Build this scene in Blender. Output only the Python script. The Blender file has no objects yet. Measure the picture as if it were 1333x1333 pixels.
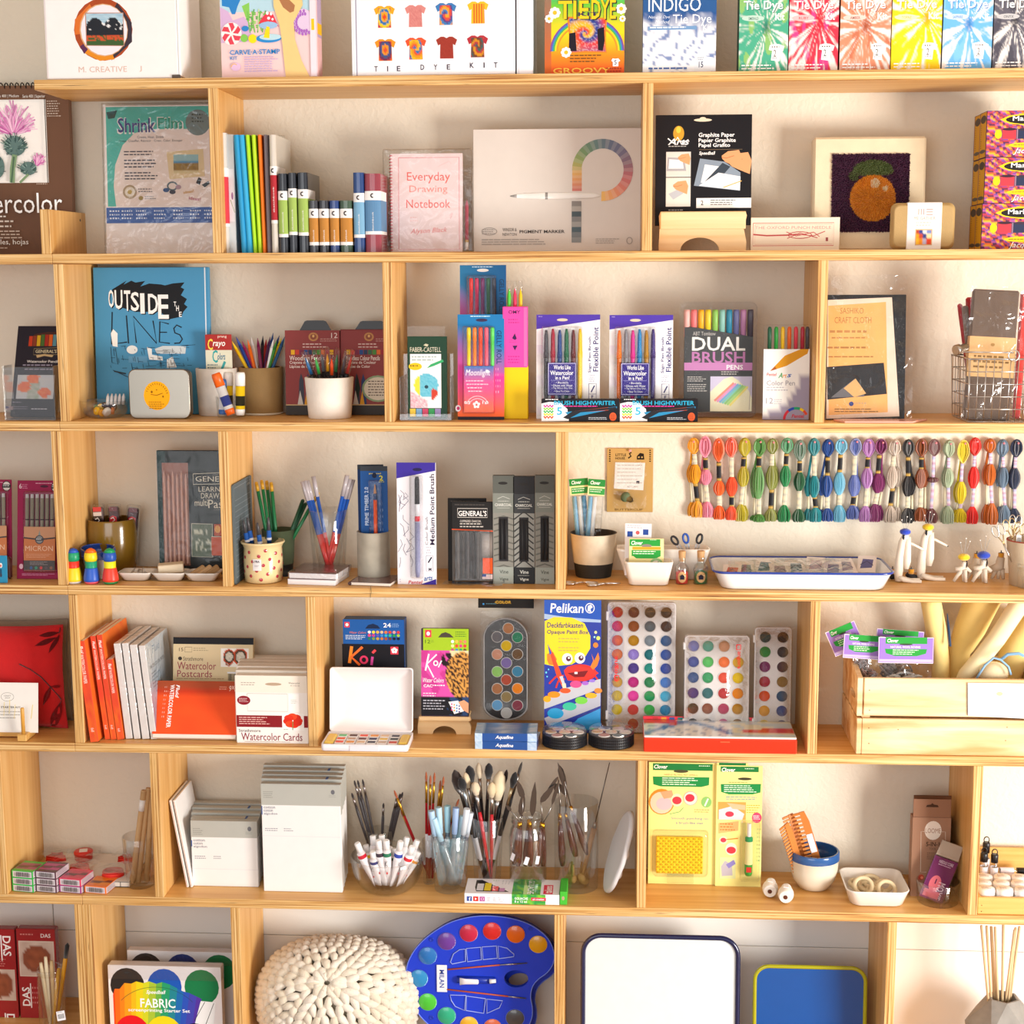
import bpy,math,random
from math import sin,cos,pi,radians as R
from mathutils import Vector as V,Matrix as Mx,noise as NZ
from mathutils.geometry import tessellate_polygon
sc=bpy.context.scene
COL=sc.collection
# ---- camera, world, lights, exposure
CAMP,CAMR,FPX=(0.0,-2.81921,1.55),(1.41687,0.00422,0.06375),2018.05
cam=bpy.data.cameras.new('camera');camo=bpy.data.objects.new('camera',cam);COL.objects.link(camo)
camo.location=CAMP;camo.rotation_euler=CAMR
cam.sensor_fit='HORIZONTAL';cam.sensor_width=36;cam.lens=FPX/1333*36;cam.clip_start=.05
sc.camera=camo
sc.view_settings.view_transform='Standard';sc.view_settings.look='None'
sc.view_settings.gamma=1;sc.view_settings.use_curve_mapping=False
sc.view_settings.exposure=0.3
w=bpy.data.worlds.new('world');sc.world=w;w.use_nodes=True
w.node_tree.nodes['Background'].inputs[0].default_value=(.95,.975,1,1)
w.node_tree.nodes['Background'].inputs[1].default_value=0.62
def area(name,loc,target,sx,sy,power,col):
 l=bpy.data.lights.new(name,'AREA');l.shape='RECTANGLE';l.size=sx;l.size_y=sy;l.energy=power;l.color=col
 o=bpy.data.objects.new(name,l);COL.objects.link(o);o.location=loc
 o.rotation_euler=(V(target)-V(loc)).to_track_quat('-Z','Y').to_euler()
 return o
area('window_light',(2.5,-1.85,.62),(0.1,.1,.8),1.0,1.1,104,(1,.965,.91))
area('fill_light',(-.9,-3.3,1.3),(-.1,0,1.0),2.0,1.4,24,(.97,.98,1))  # added soft fill from the front left, stands for no actual lamp
# ---- helpers
def hx(c):
 if not isinstance(c,str):return tuple(c)
 c=c.lstrip('#')
 if len(c)==3:c=''.join(k*2 for k in c)
 return tuple(((int(c[i:i+2],16)/255+.055)/1.055)**2.4 if int(c[i:i+2],16)>10 else int(c[i:i+2],16)/255/12.92 for i in(0,2,4))
def mixc(a,b,t):
 a,b=hx(a),hx(b);t=max(0,min(1,t));return tuple(a[i]*(1-t)+b[i]*t for i in range(3))
T_=.018;DEPTH=.197
ZB=[1.87688,1.5675,1.25962,.94846,.63946,.32988,-.048];Z6L=.0383;FL=-.1
ZS=[z+T_ for z in ZB]
from mathutils import Euler
CM=Euler(CAMR,'XYZ').to_matrix();CP=V(CAMP)
OX=(0,330,660,993)
def ppx(t,x,y):
 if t is None:return x,y
 if len(t)==3:return t[0]+x/t[2],t[1]+y/t[2]
 return OX[int(t[0])]+x/3.9206,OX[int(t[1])]+y/3.9206
def ray(px,py):return CM@V(((px-666.5)/FPX,-(py-666.5)/FPX,-1))
def at(px,py,Y):
 d=ray(px,py);return CP+d*((Y-CP.y)/d.y)
def onz(px,py,z):
 d=ray(px,py);return CP+d*((z-CP.z)/d.z)
def tat(t,x,y,Y):return at(*ppx(t,x,y),Y)
class MB:
 def __init__(s):s.v=[];s.f=[];s.c=[];s.sm=[];s.M=None
 def add(s,vs,fs,col,smooth=False):
  n=len(s.v)
  if s.M is not None:vs=[s.M@V(p)for p in vs]
  s.v+=[tuple(p)for p in vs]
  s.f+=[tuple(i+n for i in f)for f in fs];s.sm+=[smooth]*len(fs)
  if isinstance(col,list):s.c+=[tuple(hx(k))for k in col]
  else:s.c+=[hx(col)]*len(vs)
 def box(s,x0,x1,y0,y1,z0,z1,col,b=0):
  if b<=0:
   s.add([(x,y,z)for z in(z0,z1)for y in(y0,y1)for x in(x0,x1)],[(0,2,3,1),(4,5,7,6),(0,1,5,4),(2,6,7,3),(0,4,6,2),(1,3,7,5)],col);return s
  b=min(b,(x1-x0)*.45,(y1-y0)*.45,(z1-z0)*.45)
  vs=[];idx={}
  for sx in(0,1):
   for sy in(0,1):
    for sz in(0,1):
     X,Y,Z=(x0,x1)[sx],(y0,y1)[sy],(z0,z1)[sz];dx,dy,dz=(b,-b)[sx],(b,-b)[sy],(b,-b)[sz]
     for ax,p in enumerate(((X,Y+dy,Z+dz),(X+dx,Y,Z+dz),(X+dx,Y+dy,Z))):
      idx[(sx,sy,sz,ax)]=len(vs);vs.append(p)
  I=idx;fs=[]
  for k in(0,1):
   fs.append([I[(k,a,c,0)]for a,c in((0,0),(1,0),(1,1),(0,1))])
   fs.append([I[(a,k,c,1)]for a,c in((0,0),(1,0),(1,1),(0,1))])
   fs.append([I[(a,c,k,2)]for a,c in((0,0),(1,0),(1,1),(0,1))])
  for a in(0,1):
   for c in(0,1):
    fs.append([I[(a,c,0,0)],I[(a,c,1,0)],I[(a,c,1,1)],I[(a,c,0,1)]])
    fs.append([I[(a,0,c,0)],I[(a,1,c,0)],I[(a,1,c,2)],I[(a,0,c,2)]])
    fs.append([I[(0,a,c,1)],I[(1,a,c,1)],I[(1,a,c,2)],I[(0,a,c,2)]])
    for e in(0,1):fs.append([I[(a,c,e,0)],I[(a,c,e,1)],I[(a,c,e,2)]])
  ce=V(((x0+x1)/2,(y0+y1)/2,(z0+z1)/2));out=[]
  for f in fs:
   p=[V(vs[i])for i in f];nrm=(p[1]-p[0]).cross(p[2]-p[0]);m=sum(p,V((0,0,0)))/len(p)
   out.append(tuple(f)if nrm.dot(m-ce)>0 else tuple(reversed(f)))
  s.add(vs,out,col);return s
 def rings(s,rs,cols=None,col='fff',cap=True,smooth=True,closed=True):
  n=len(rs[0]);vs=[p for r in rs for p in r];fs=[]
  m=n if closed else n-1
  for i in range(len(rs)-1):
   for j in range(m):k=(j+1)%n;fs.append((i*n+j,i*n+k,(i+1)*n+k,(i+1)*n+j))
  c=[cols[i]for i in range(len(rs))for _ in range(n)]if cols else col
  base=len(s.v);s.add(vs,fs,c,smooth)
  if cap:
   for st,rev in((0,True),((len(rs)-1)*n,False)):
    f=list(range(base+st,base+st+n));s.f.append(tuple(reversed(f))if rev else tuple(f));s.sm.append(False)
  return s
 def lathe(s,prof,col='fff',seg=24,o=(0,0,0),cap=True,smooth=True,sx=1,sy=1):
  rs=[];cs=[];last=col
  for p in prof:
   r,z=p[0],p[1];c=p[2]if len(p)>2 else last
   if c!=last and rs:rs.append([(o[0]+max(r,1e-5)*sx*cos(2*pi*j/seg),o[1]+max(r,1e-5)*sy*sin(2*pi*j/seg),o[2]+z)for j in range(seg)]);cs.append(last)
   rs.append([(o[0]+max(r,1e-5)*sx*cos(2*pi*j/seg),o[1]+max(r,1e-5)*sy*sin(2*pi*j/seg),o[2]+z)for j in range(seg)]);cs.append(c);last=c
  return s.rings(rs,cs,cap=cap,smooth=smooth)
 def tube(s,pts,r,col='fff',seg=6,cap=True,closed=False):
  pts=[V(p)for p in pts];n=len(pts);rs=[];up=V((0,0,1));prev=None
  for i,p in enumerate(pts):
   if closed:d=pts[(i+1)%n]-pts[i-1]
   else:d=pts[min(i+1,n-1)]-pts[max(i-1,0)]
   d=d.normalized()if d.length>1e-9 else V((0,0,1))
   if prev is None:a=d.cross(up if abs(d.z)<.9 else V((1,0,0))).normalized()
   else:a=(prev-d*prev.dot(d)).normalized()
   prev=a;b=d.cross(a);rr=r[i]if isinstance(r,(list,tuple))else r
   rs.append([p+a*rr*cos(2*pi*j/seg)+b*rr*sin(2*pi*j/seg)for j in range(seg)])
  if closed:rs.append(rs[0]);cap=False
  cols=col if isinstance(col,list)else[col]*len(rs)
  return s.rings(rs,cols,cap=cap)
 def ell(s,c,r,col,seg=12,rows=8):
  vs=[(c[0],c[1],c[2]-r[2])];fs=[]
  for i in range(1,rows):
   a=-pi/2+pi*i/rows
   for j in range(seg):b=2*pi*j/seg;vs.append((c[0]+r[0]*cos(a)*cos(b),c[1]+r[1]*cos(a)*sin(b),c[2]+r[2]*sin(a)))
  vs.append((c[0],c[1],c[2]+r[2]));t=len(vs)-1
  for j in range(seg):
   k=(j+1)%seg;fs.append((0,1+k,1+j))
   for i in range(rows-2):a=1+i*seg;fs.append((a+j,a+k,a+seg+k,a+seg+j))
   a=1+(rows-2)*seg;fs.append((a+j,a+k,t))
  s.add(vs,fs,col,True);return s
 def prism(s,pts,y0,y1,col,colside=None,smooth=False):
  n=len(pts);tr=tessellate_polygon([[V((p[0],p[1],0))for p in pts]])
  for y,fl in((y0,1),(y1,-1)):
   fs=[]
   for t in tr:
    a,b,c=[V(pts[i])for i in t];cr=(b-a).x*(c-a).y-(b-a).y*(c-a).x
    fs.append(tuple(t)if cr*fl>0 else tuple(reversed(t)))
   s.add([(p[0],y,p[1])for p in pts],fs,col)
  ar=sum(pts[i][0]*pts[(i+1)%n][1]-pts[(i+1)%n][0]*pts[i][1]for i in range(n))
  fs=[(i,(i+1)%n,n+(i+1)%n,n+i)for i in range(n)]
  if ar>0:fs=[tuple(reversed(f))for f in fs]
  s.add([(p[0],y0,p[1])for p in pts]+[(p[0],y1,p[1])for p in pts],fs,colside or col,smooth);return s
 def build(s,name,mat,parent=None,loc=None):
  me=bpy.data.meshes.new(name);me.from_pydata(s.v,[],s.f)
  me.polygons.foreach_set('use_smooth',s.sm)
  ca=me.color_attributes.new('Col','FLOAT_COLOR','POINT')
  ca.data.foreach_set('color',[k for c in s.c for k in(c[0],c[1],c[2],1)])
  me.materials.append(MAT[mat]if isinstance(mat,str)else mat)
  o=bpy.data.objects.new(name,me);COL.objects.link(o)
  if parent:o.parent=parent
  if loc is not None:o.location=loc
  return o
def tag(o,label,cat=None,group=None,kind=None):
 if label:o['label']=label
 if cat:o['category']=cat
 if group:o['group']=group
 if kind:o['kind']=kind
 return o
def root(name,label,cat,loc=(0,0,0),rot=(0,0,0),group=None):
 o=bpy.data.objects.new(name,None);COL.objects.link(o);o.location=loc;o.rotation_euler=rot
 o.empty_display_size=.02
 return tag(o,label,cat,group)
def copytree(o,loc=None,rot=None,label=None,parent=None):
 c=o.copy();COL.objects.link(c)
 if parent:c.parent=parent
 if loc is not None:c.location=loc
 if rot is not None:c.rotation_euler=rot
 if label:c['label']=label
 for ch in KIDS.get(o.name,[])or[k for k in o.children]:copytree(ch,parent=c)
 return c
KIDS={}
# ---- flat print: pieces laid on a face. e: element list, (u,v) -> local x,z
LAY=.00002
_tc={}
def textmesh(s,bold,shear):
 k=(s,bold,shear)
 if k not in _tc:
  cu=bpy.data.curves.new('t','FONT');cu.body=s;cu.resolution_u=2;cu.offset=bold*.016;cu.shear=shear
  ob=bpy.data.objects.new('t',cu);me=bpy.data.meshes.new_from_object(ob)
  vs=[(v.co.x,v.co.y)for v in me.vertices];fs=[tuple(p.vertices)for p in me.polygons]
  bpy.data.objects.remove(ob);bpy.data.curves.remove(cu);bpy.data.meshes.remove(me);_tc[k]=(vs,fs)
 return _tc[k]
rnd=random.Random(7)
def art(mb,els,fx,y0=0.0,lay=LAY,clip=None):
 """fx(u,v)->(x,z). the layer is laid in front of y0 (towards -y)"""
 n=1
 for e in els:
  k=e[0];y=y0-lay*n;n+=1
  def P(u,v):x,z=fx(u,v);return(x,y,z)
  if k=='r':
   x0,ya,x1,yb=e[1:5];c=e[5];c2=e[6]if len(e)>6 else c
   mb.add([P(x0,yb),P(x1,yb),P(x1,ya),P(x0,ya)],[(0,1,2,3)],[c2,c2,c,c])
  elif k in('e','o'):
   cx,cy,rx,ry=e[1:5];m=20
   if k=='e':mb.add([P(cx+rx*cos(2*pi*j/m),cy-ry*sin(2*pi*j/m))for j in range(m)],[tuple(range(m))],e[5])
   else:
    th=e[6];a0,a1=(e[7],e[8])if len(e)>7 else(0,360);vs=[]
    for j in range(m+1):
     a=R(a0+(a1-a0)*j/m)
     vs+=[P(cx+rx*cos(a),cy-ry*sin(a)),P(cx+(rx-th)*cos(a),cy-(ry-th)*sin(a))]
    mb.add(vs,[(2*j,2*j+2,2*j+3,2*j+1)for j in range(m)],e[5])
  elif k=='p':
   pts=e[1];tr=tessellate_polygon([[V((p[0],-p[1],0))for p in pts]]);fs=[]
   for t in tr:
    a,b,c=[pts[i]for i in t];cr=(b[0]-a[0])*(c[1]-a[1])-(b[1]-a[1])*(c[0]-a[0])
    fs.append(tuple(t)if cr<0 else tuple(reversed(t)))
   mb.add([P(*p)for p in pts],fs,e[2])
  elif k=='t':
   x0,ya,x1,yb,s,c=e[1:7];bold=e[7]if len(e)>7 else 0;rot=e[8]if len(e)>8 else 0;sh=e[9]if len(e)>9 else 0
   vs,fs=textmesh(s,bold,sh)
   if not vs:continue
   if rot:a=R(rot);vs=[(p[0]*cos(a)-p[1]*sin(a),p[0]*sin(a)+p[1]*cos(a))for p in vs]
   ax=min(p[0]for p in vs);bx=max(p[0]for p in vs);ay=min(p[1]for p in vs);by=max(p[1]for p in vs)
   mb.add([P(x0+(p[0]-ax)/(bx-ax)*(x1-x0),yb-(p[1]-ay)/(by-ay)*(yb-ya))for p in vs],fs,c)
  elif k=='g':
   x0,ya,x1,yb,m,c=e[1:7];h=(yb-ya)/m;rr=random.Random(int(x0*7+ya))
   for i in range(m):
    u=x0;end=x1-(x1-x0)*rr.random()*.3
    while u<end:
     wd=min((x1-x0)*(.06+.1*rr.random()),end-u);v=ya+i*h
     mb.add([P(u,v+h*.5),P(u+wd,v+h*.5),P(u+wd,v+h*.12),P(u,v+h*.12)],[(0,1,2,3)],c);u+=wd+h*.3
  elif k=='l':
   pts=e[1];wd=e[2]/2;vs=[]
   for i,p in enumerate(pts):
    q0=pts[max(i-1,0)];q1=pts[min(i+1,len(pts)-1)];dx,dy=q1[0]-q0[0],q1[1]-q0[1];L=math.hypot(dx,dy)or 1
    vs+=[P(p[0]-dy/L*wd,p[1]+dx/L*wd),P(p[0]+dy/L*wd,p[1]-dx/L*wd)]
   mb.add(vs,[(2*i,2*i+2,2*i+3,2*i+1)for i in range(len(pts)-1)],e[3])
  elif k=='f':
   x0,ya,x1,yb,nx,ny,fn=e[1:8];vs=[];cs=[]
   for j in range(ny+1):
    for i in range(nx+1):vs.append(P(x0+(x1-x0)*i/nx,ya+(yb-ya)*j/ny));cs.append(fn(i/nx,j/ny))
   mb.add(vs,[(j*(nx+1)+i,(j+1)*(nx+1)+i,(j+1)*(nx+1)+i+1,j*(nx+1)+i+1)for j in range(ny)for i in range(nx)],cs)
  elif k=='b':
   x0,ya,x1,yb=e[1:5];u=x0;rr=random.Random(int(x0))
   while u<x1:wd=(x1-x0)*(.015+.035*rr.random());mb.add([P(u,yb),P(min(u+wd,x1),yb),P(min(u+wd,x1),ya),P(u,ya)],[(0,1,2,3)],'222222');u+=wd+(x1-x0)*(.015+.03*rr.random())
class Face:
 """front face of a thing standing on shelf 'row' (or at height z): maps enlarged-view coordinates to its own x,z"""
 def __init__(s,t,box,row=None,Y=None,rx=0,rz=0,z=None,fromy=False):
  s.t=t;x0,y0,x1,y1=box;s.box=box
  zs=ZS[row]if z is None else z;s.z0=zs
  a=R(rx);a0=ppx(t,x0,y1);a1=ppx(t,x1,y1)
  if Y is None:Y=onz((a0[0]+a1[0])/2,a0[1],zs).y
  s.Y=Y
  def hit(px,py):
   d=ray(px,py);n=V((0,cos(a),-sin(a)));return CP+d*(n.dot(V((0,Y,zs))-CP)/n.dot(d))
  m=ppx(t,(x0+x1)/2,0)[0];top=hit(m,ppx(t,0,y0)[1])
  s.H=(top-V((top.x,Y,zs))).length
  ym=(a0[1]+ppx(t,0,y0)[1])/2
  l,r=hit(a0[0],ym),hit(a1[0],ym);s.W=(r.x-l.x)/cos(R(rz));s.x=(l.x+r.x)/2
  s.loc=V((s.x,Y,zs+.0003));s.rot=(-a,0,R(rz))
  s.sx=s.W/(x1-x0);s.sz=s.H/(y1-y0)
 def fx(s,u,v):x0,y0,x1,y1=s.box;return((u-(x0+x1)/2)*s.sx,(y1-v)*s.sz)
def shrink(o):return o
def pack(name,label,cat,t,box,row,Y,dep,col,els=(),mat='card',rx=0,rz=0,group=None,multi=False,z=None,b=.0006,side=None,body=None):
 F=Face(t,box,row,Y,rx,rz,z)
 m=MB()
 if body:body(m,F)
 else:
  m.box(-F.W/2,F.W/2,0,dep,0,F.H,col,b)
  if side:side(m,F)
 art(m,els,F.fx)
 F.loc.z+=dep*math.sin(R(rx))if rx>0 else 0
 if multi:
  r=root(name,label,cat,F.loc,F.rot,group);F.body=m.build(multi if isinstance(multi,str)else 'box',mat,r);F.root=r
 else:
  r=m.build(name,mat);r.location=F.loc;r.rotation_euler=F.rot;tag(r,label,cat,group);F.root=r
 return F
def rod(name,label,cat,P0,P1,segs,group=None,seg=10,roll=0):
 """a slim turned thing from P0 to P1. segs: (part, material, [(fraction along, radius, colour)...])"""
 P0,P1=V(P0),V(P1);d=P1-P0;L=d.length;q=d.to_track_quat('Z','Y')
 e=q.to_euler()
 if len(segs)==1:
  m=MB();m.lathe([(p[1],p[0]*L)+tuple(p[2:])for p in segs[0][2]],seg=seg,col=segs[0][2][0][2]);o=m.build(name,segs[0][1]);o.location=P0;o.rotation_euler=e;return tag(o,label,cat,group)
 r=root(name,label,cat,P0,e,group)
 for pn,mt,pr in segs:
  m=MB();m.lathe([(p[1],p[0]*L)+tuple(p[2:])for p in pr],seg=seg,col=pr[0][2]);m.build(pn,mt,r)
 return r
ORD=['first','second','third','fourth','fifth','sixth','seventh','eighth','ninth','tenth','eleventh','twelfth','thirteenth','fourteenth','fifteenth','sixteenth','seventeenth','eighteenth','nineteenth','twentieth','twenty-first','twenty-second','twenty-third','twenty-fourth','twenty-fifth','twenty-sixth']
# ---- materials
MAT={}
def nm(name):
 m=bpy.data.materials.new(name);m.use_nodes=True;MAT[name]=m;nt=m.node_tree;return m,nt,nt.nodes['Principled BSDF'],nt.nodes,nt.links
def vmat(name,rough=.5,metal=0,coat=0,spec=.5,sheen=0,bump=0,bscale=300,trans=0,var=.04,sss=0,bdist=.001):
 m,nt,b,N,L=nm(name)
 a=N.new('ShaderNodeVertexColor');a.layer_name='Col'
 no=N.new('ShaderNodeTexNoise');no.inputs['Scale'].default_value=40;tc=N.new('ShaderNodeTexCoord');L.new(tc.outputs['Object'],no.inputs['Vector'])
 mr=N.new('ShaderNodeMapRange');mr.inputs['To Min'].default_value=1-var;mr.inputs['To Max'].default_value=1+var*.5;L.new(no.outputs['Fac'],mr.inputs['Value'])
 mu=N.new('ShaderNodeVectorMath');mu.operation='SCALE';L.new(a.outputs['Color'],mu.inputs[0]);L.new(mr.outputs['Result'],mu.inputs['Scale'])
 L.new(mu.outputs['Vector'],b.inputs['Base Color'])
 b.inputs['Roughness'].default_value=rough;b.inputs['Metallic'].default_value=metal
 b.inputs['Coat Weight'].default_value=coat;b.inputs['Specular IOR Level'].default_value=spec;b.inputs['Sheen Weight'].default_value=sheen
 if bump:
  n2=N.new('ShaderNodeTexNoise');n2.inputs['Scale'].default_value=bscale;n2.inputs['Detail'].default_value=3;L.new(tc.outputs['Object'],n2.inputs['Vector'])
  bp=N.new('ShaderNodeBump');bp.inputs['Strength'].default_value=bump;bp.inputs['Distance'].default_value=bdist;L.new(n2.outputs['Fac'],bp.inputs['Height']);L.new(bp.outputs['Normal'],b.inputs['Normal'])
 return m
vmat('card',.5,spec=.2);vmat('paper',.85,spec=.1);vmat('gloss',.22,coat=.3);vmat('plastic',.35,spec=.4);vmat('metal',.28,metal=1)
vmat('paint',.45);vmat('ceramic',.18,coat=.4,var=.06);vmat('clay',.7,bump=.4,bscale=400,var=.15);vmat('speckle',.6,bump=.25,bscale=700,var=.3)
vmat('cloth',.95,sheen=.3,bump=.5,bscale=900,var=.12);vmat('thread',.75,sheen=.05,bump=.15,bscale=1500,var=.2,bdist=.0002);vmat('wool',1,sheen=.5,bump=.6,bscale=500,var=.1,bdist=.003)
vmat('bristle',.9,sheen=.4,bump=.6,bscale=1200,var=.25);vmat('concrete',.9,bump=.5,bscale=150,var=.35);vmat('foam',.9,spec=.1,sheen=.2,var=.08)
def clear(name,tint=(1,1,1),refl=.9,rough=.05,bump=0,bscale=60,base=0.03,milk=0,bd=.004):
 m,nt,b,N,L=nm(name);N.remove(b);out=N['Material Output']
 tr=N.new('ShaderNodeBsdfTransparent');tr.inputs[0].default_value=(*tint,1);gl=N.new('ShaderNodeBsdfGlossy');gl.inputs['Roughness'].default_value=rough
 lw=N.new('ShaderNodeLayerWeight');lw.inputs['Blend'].default_value=.25
 mr=N.new('ShaderNodeMapRange');mr.inputs['To Min'].default_value=base;mr.inputs['To Max'].default_value=refl;L.new(lw.outputs['Facing'],mr.inputs['Value'])
 mx=N.new('ShaderNodeMixShader');L.new(mr.outputs[0],mx.inputs[0]);L.new(tr.outputs[0],mx.inputs[1]);L.new(gl.outputs[0],mx.inputs[2]);last=mx
 if bump:
  tc=N.new('ShaderNodeTexCoord');n2=N.new('ShaderNodeTexNoise');n2.inputs['Scale'].default_value=bscale;n2.inputs['Distortion'].default_value=1.5;L.new(tc.outputs['Object'],n2.inputs['Vector'])
  bp=N.new('ShaderNodeBump');bp.inputs['Strength'].default_value=bump;bp.inputs['Distance'].default_value=bd;L.new(n2.outputs['Fac'],bp.inputs['Height'])
  L.new(bp.outputs['Normal'],gl.inputs['Normal']);L.new(bp.outputs['Normal'],lw.inputs['Normal'])
 if milk:
  df=N.new('ShaderNodeBsdfDiffuse');df.inputs[0].default_value=(.9,.9,.9,1);m2=N.new('ShaderNodeMixShader');m2.inputs[0].default_value=milk;L.new(mx.outputs[0],m2.inputs[1]);L.new(df.outputs[0],m2.inputs[2]);last=m2
 L.new(last.outputs[0],out.inputs['Surface']);return m
clear('glass',(.985,.99,.988),.62,.03,base=.045);clear('acrylic',(.985,.99,.99),.8,.03,base=.05)
clear('film',(.97,.97,.97),.8,.12,bump=.7,bscale=24,base=.035,bd=.006);clear('blister',(.98,.98,.98),.7,.08,bump=.3,bscale=30,base=.012)
clear('blueglass',(.5,.82,.93),.5,.1,base=.05,milk=.2)
def wood(name,c1,c2,axis,rough=.5,sc1=1.0,dots=0,bump=.05,big=.35):
 """grain stretched along one axis (0 x, 1 y, 2 z)"""
 m,nt,b,N,L=nm(name);tc=N.new('ShaderNodeTexCoord');mp=N.new('ShaderNodeMapping');L.new(tc.outputs['Object'],mp.inputs['Vector'])
 s=[60*sc1]*3;s[axis]=2.2*sc1+(1.5 if name=='pine' else 0);mp.inputs['Scale'].default_value=s
 no=N.new('ShaderNodeTexNoise');no.inputs['Scale'].default_value=1;no.inputs['Detail'].default_value=5;no.inputs['Distortion'].default_value=.4;L.new(mp.outputs[0],no.inputs['Vector'])
 n2=N.new('ShaderNodeTexNoise');n2.inputs['Scale'].default_value=3;L.new(tc.outputs['Object'],n2.inputs['Vector'])
 ad=N.new('ShaderNodeMath');ad.operation='MULTIPLY_ADD';ad.inputs[1].default_value=big;L.new(n2.outputs['Fac'],ad.inputs[0]);L.new(no.outputs['Fac'],ad.inputs[2])
 cr=N.new('ShaderNodeValToRGB');cr.color_ramp.elements[0].position=.45;cr.color_ramp.elements[1].position=.66 if name=='pine' else .85
 cr.color_ramp.elements[0].color=(*hx(c1),1);cr.color_ramp.elements[1].color=(*hx(c2),1);L.new(ad.outputs[0],cr.inputs[0])
 L.new(cr.outputs[0],b.inputs['Base Color']);b.inputs['Roughness'].default_value=rough
 bp=N.new('ShaderNodeBump');bp.inputs['Strength'].default_value=bump;bp.inputs['Distance'].default_value=.001;L.new(no.outputs['Fac'],bp.inputs['Height']);L.new(bp.outputs[0],b.inputs['Normal'])
 return m
def plyedge(name,axis,along):
 """edge of plywood: thin dark and light veneer lines across 'axis', running 'along'"""
 m,nt,b,N,L=nm(name);tc=N.new('ShaderNodeTexCoord');mp=N.new('ShaderNodeMapping');L.new(tc.outputs['Object'],mp.inputs['Vector'])
 s=[3.0,3.0,3.0];s[axis]=330;mp.inputs['Scale'].default_value=s
 no=N.new('ShaderNodeTexNoise');no.inputs['Scale'].default_value=1;no.inputs['Detail'].default_value=3;no.inputs['Roughness'].default_value=.6;L.new(mp.outputs[0],no.inputs['Vector'])
 mp2=N.new('ShaderNodeMapping');L.new(tc.outputs['Object'],mp2.inputs['Vector']);s2=[14.0]*3;s2[axis]=420;mp2.inputs['Scale'].default_value=s2
 n2=N.new('ShaderNodeTexNoise');n2.inputs['Scale'].default_value=1;n2.inputs['Detail'].default_value=2;L.new(mp2.outputs[0],n2.inputs['Vector'])
 cr=N.new('ShaderNodeValToRGB');e=cr.color_ramp.elements;e[0].position=.36;e[0].color=(*hx('96602a'),1);e[1].position=.62;e[1].color=(*hx('e8c48a'),1);x=e.new(.47);x.color=(*hx('cc9c58'),1)
 L.new(no.outputs['Fac'],cr.inputs[0])
 c2=N.new('ShaderNodeValToRGB');c2.color_ramp.elements[0].position=.27;c2.color_ramp.elements[0].color=(.12,.07,.03,1);c2.color_ramp.elements[1].position=.36;c2.color_ramp.elements[1].color=(1,1,1,1);L.new(n2.outputs['Fac'],c2.inputs[0])
 mu=N.new('ShaderNodeMix');mu.data_type='RGBA';mu.blend_type='MULTIPLY';mu.inputs[0].default_value=.8;L.new(cr.outputs[0],mu.inputs[6]);L.new(c2.outputs[0],mu.inputs[7])
 L.new(mu.outputs[2],b.inputs['Base Color']);b.inputs['Roughness'].default_value=.6;return m
wood('ply_x','cd934a','e4b570',0,.42);wood('ply_z','d49b4e','e9bb78',2,.42)
plyedge('edge_z',2,0);plyedge('edge_x',0,2)
wood('pine','cf9c60','f6dcb0',0,.6,sc1=.45,big=.15);wood('birch','e2b67a','f4d6a6',0,.5);wood('beech','c98a4e','e0a868',0,.5,sc1=2);wood('bamboo','cf9a4a','e2b468',0,.5,sc1=2)
wood('floor_wood','8a6038','a87848',0,.5)
def wallmat(name,col,bump,scale,dist):
 m,nt,b,N,L=nm(name);tc=N.new('ShaderNodeTexCoord')
 no=N.new('ShaderNodeTexNoise');no.inputs['Scale'].default_value=scale;no.inputs['Detail'].default_value=4;no.inputs['Distortion'].default_value=.6;L.new(tc.outputs['Object'],no.inputs['Vector'])
 n2=N.new('ShaderNodeTexNoise');n2.inputs['Scale'].default_value=2.5;L.new(tc.outputs['Object'],n2.inputs['Vector'])
 cr=N.new('ShaderNodeValToRGB');cr.color_ramp.elements[0].color=(*mixc(col,'000000',.06),1);cr.color_ramp.elements[1].color=(*hx(col),1);L.new(n2.outputs['Fac'],cr.inputs[0]);L.new(cr.outputs[0],b.inputs['Base Color'])
 b.inputs['Roughness'].default_value=.7;bp=N.new('ShaderNodeBump');bp.inputs['Strength'].default_value=bump;bp.inputs['Distance'].default_value=dist;L.new(no.outputs['Fac'],bp.inputs['Height']);L.new(bp.outputs[0],b.inputs['Normal'])
wallmat('plaster','e8ddca',.4,75,.004);wallmat('board_white','efeae2',.1,30,.001)
# ---- the room and the shelving
def struct(m,name,mat,par=None):
 o=m.build(name,mat,par)
 if not par:o['kind']='structure'
 return o
m=MB();m.box(-3.2,3.2,DEPTH,DEPTH+.08,.340,3.0,'fff');struct(m,'wall_back','plaster')
wlow=bpy.data.objects.new('wall_lower',None);COL.objects.link(wlow);wlow['kind']='structure';wlow['label']='white painted boards on the wall behind the lowest shelves'
zz=.340;SEAM=at(700,1226,DEPTH).z
for k,h in enumerate((.340-SEAM,.25,SEAM-.25-FL-.001)):
 xs=[-3.2,-.96,3.2]if k==0 else[-3.2,-1.10,1.6,3.2]if k==1 else[-3.2,3.2]
 if k==0:xs=[-3.2,at(69,1195,DEPTH).x,3.2]
 for i in range(len(xs)-1):
  mm=MB();mm.box(xs[i]+.0008,xs[i+1]-.0008,DEPTH+.002,DEPTH+.02,zz-h+.0013,zz,'fff',.001);struct(mm,'plank','board_white',wlow)
 zz-=h
mm=MB();mm.box(-3.2,3.2,DEPTH+.02,DEPTH+.08,FL,.340,'fff');struct(mm,'backing','board_white',wlow)
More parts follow.
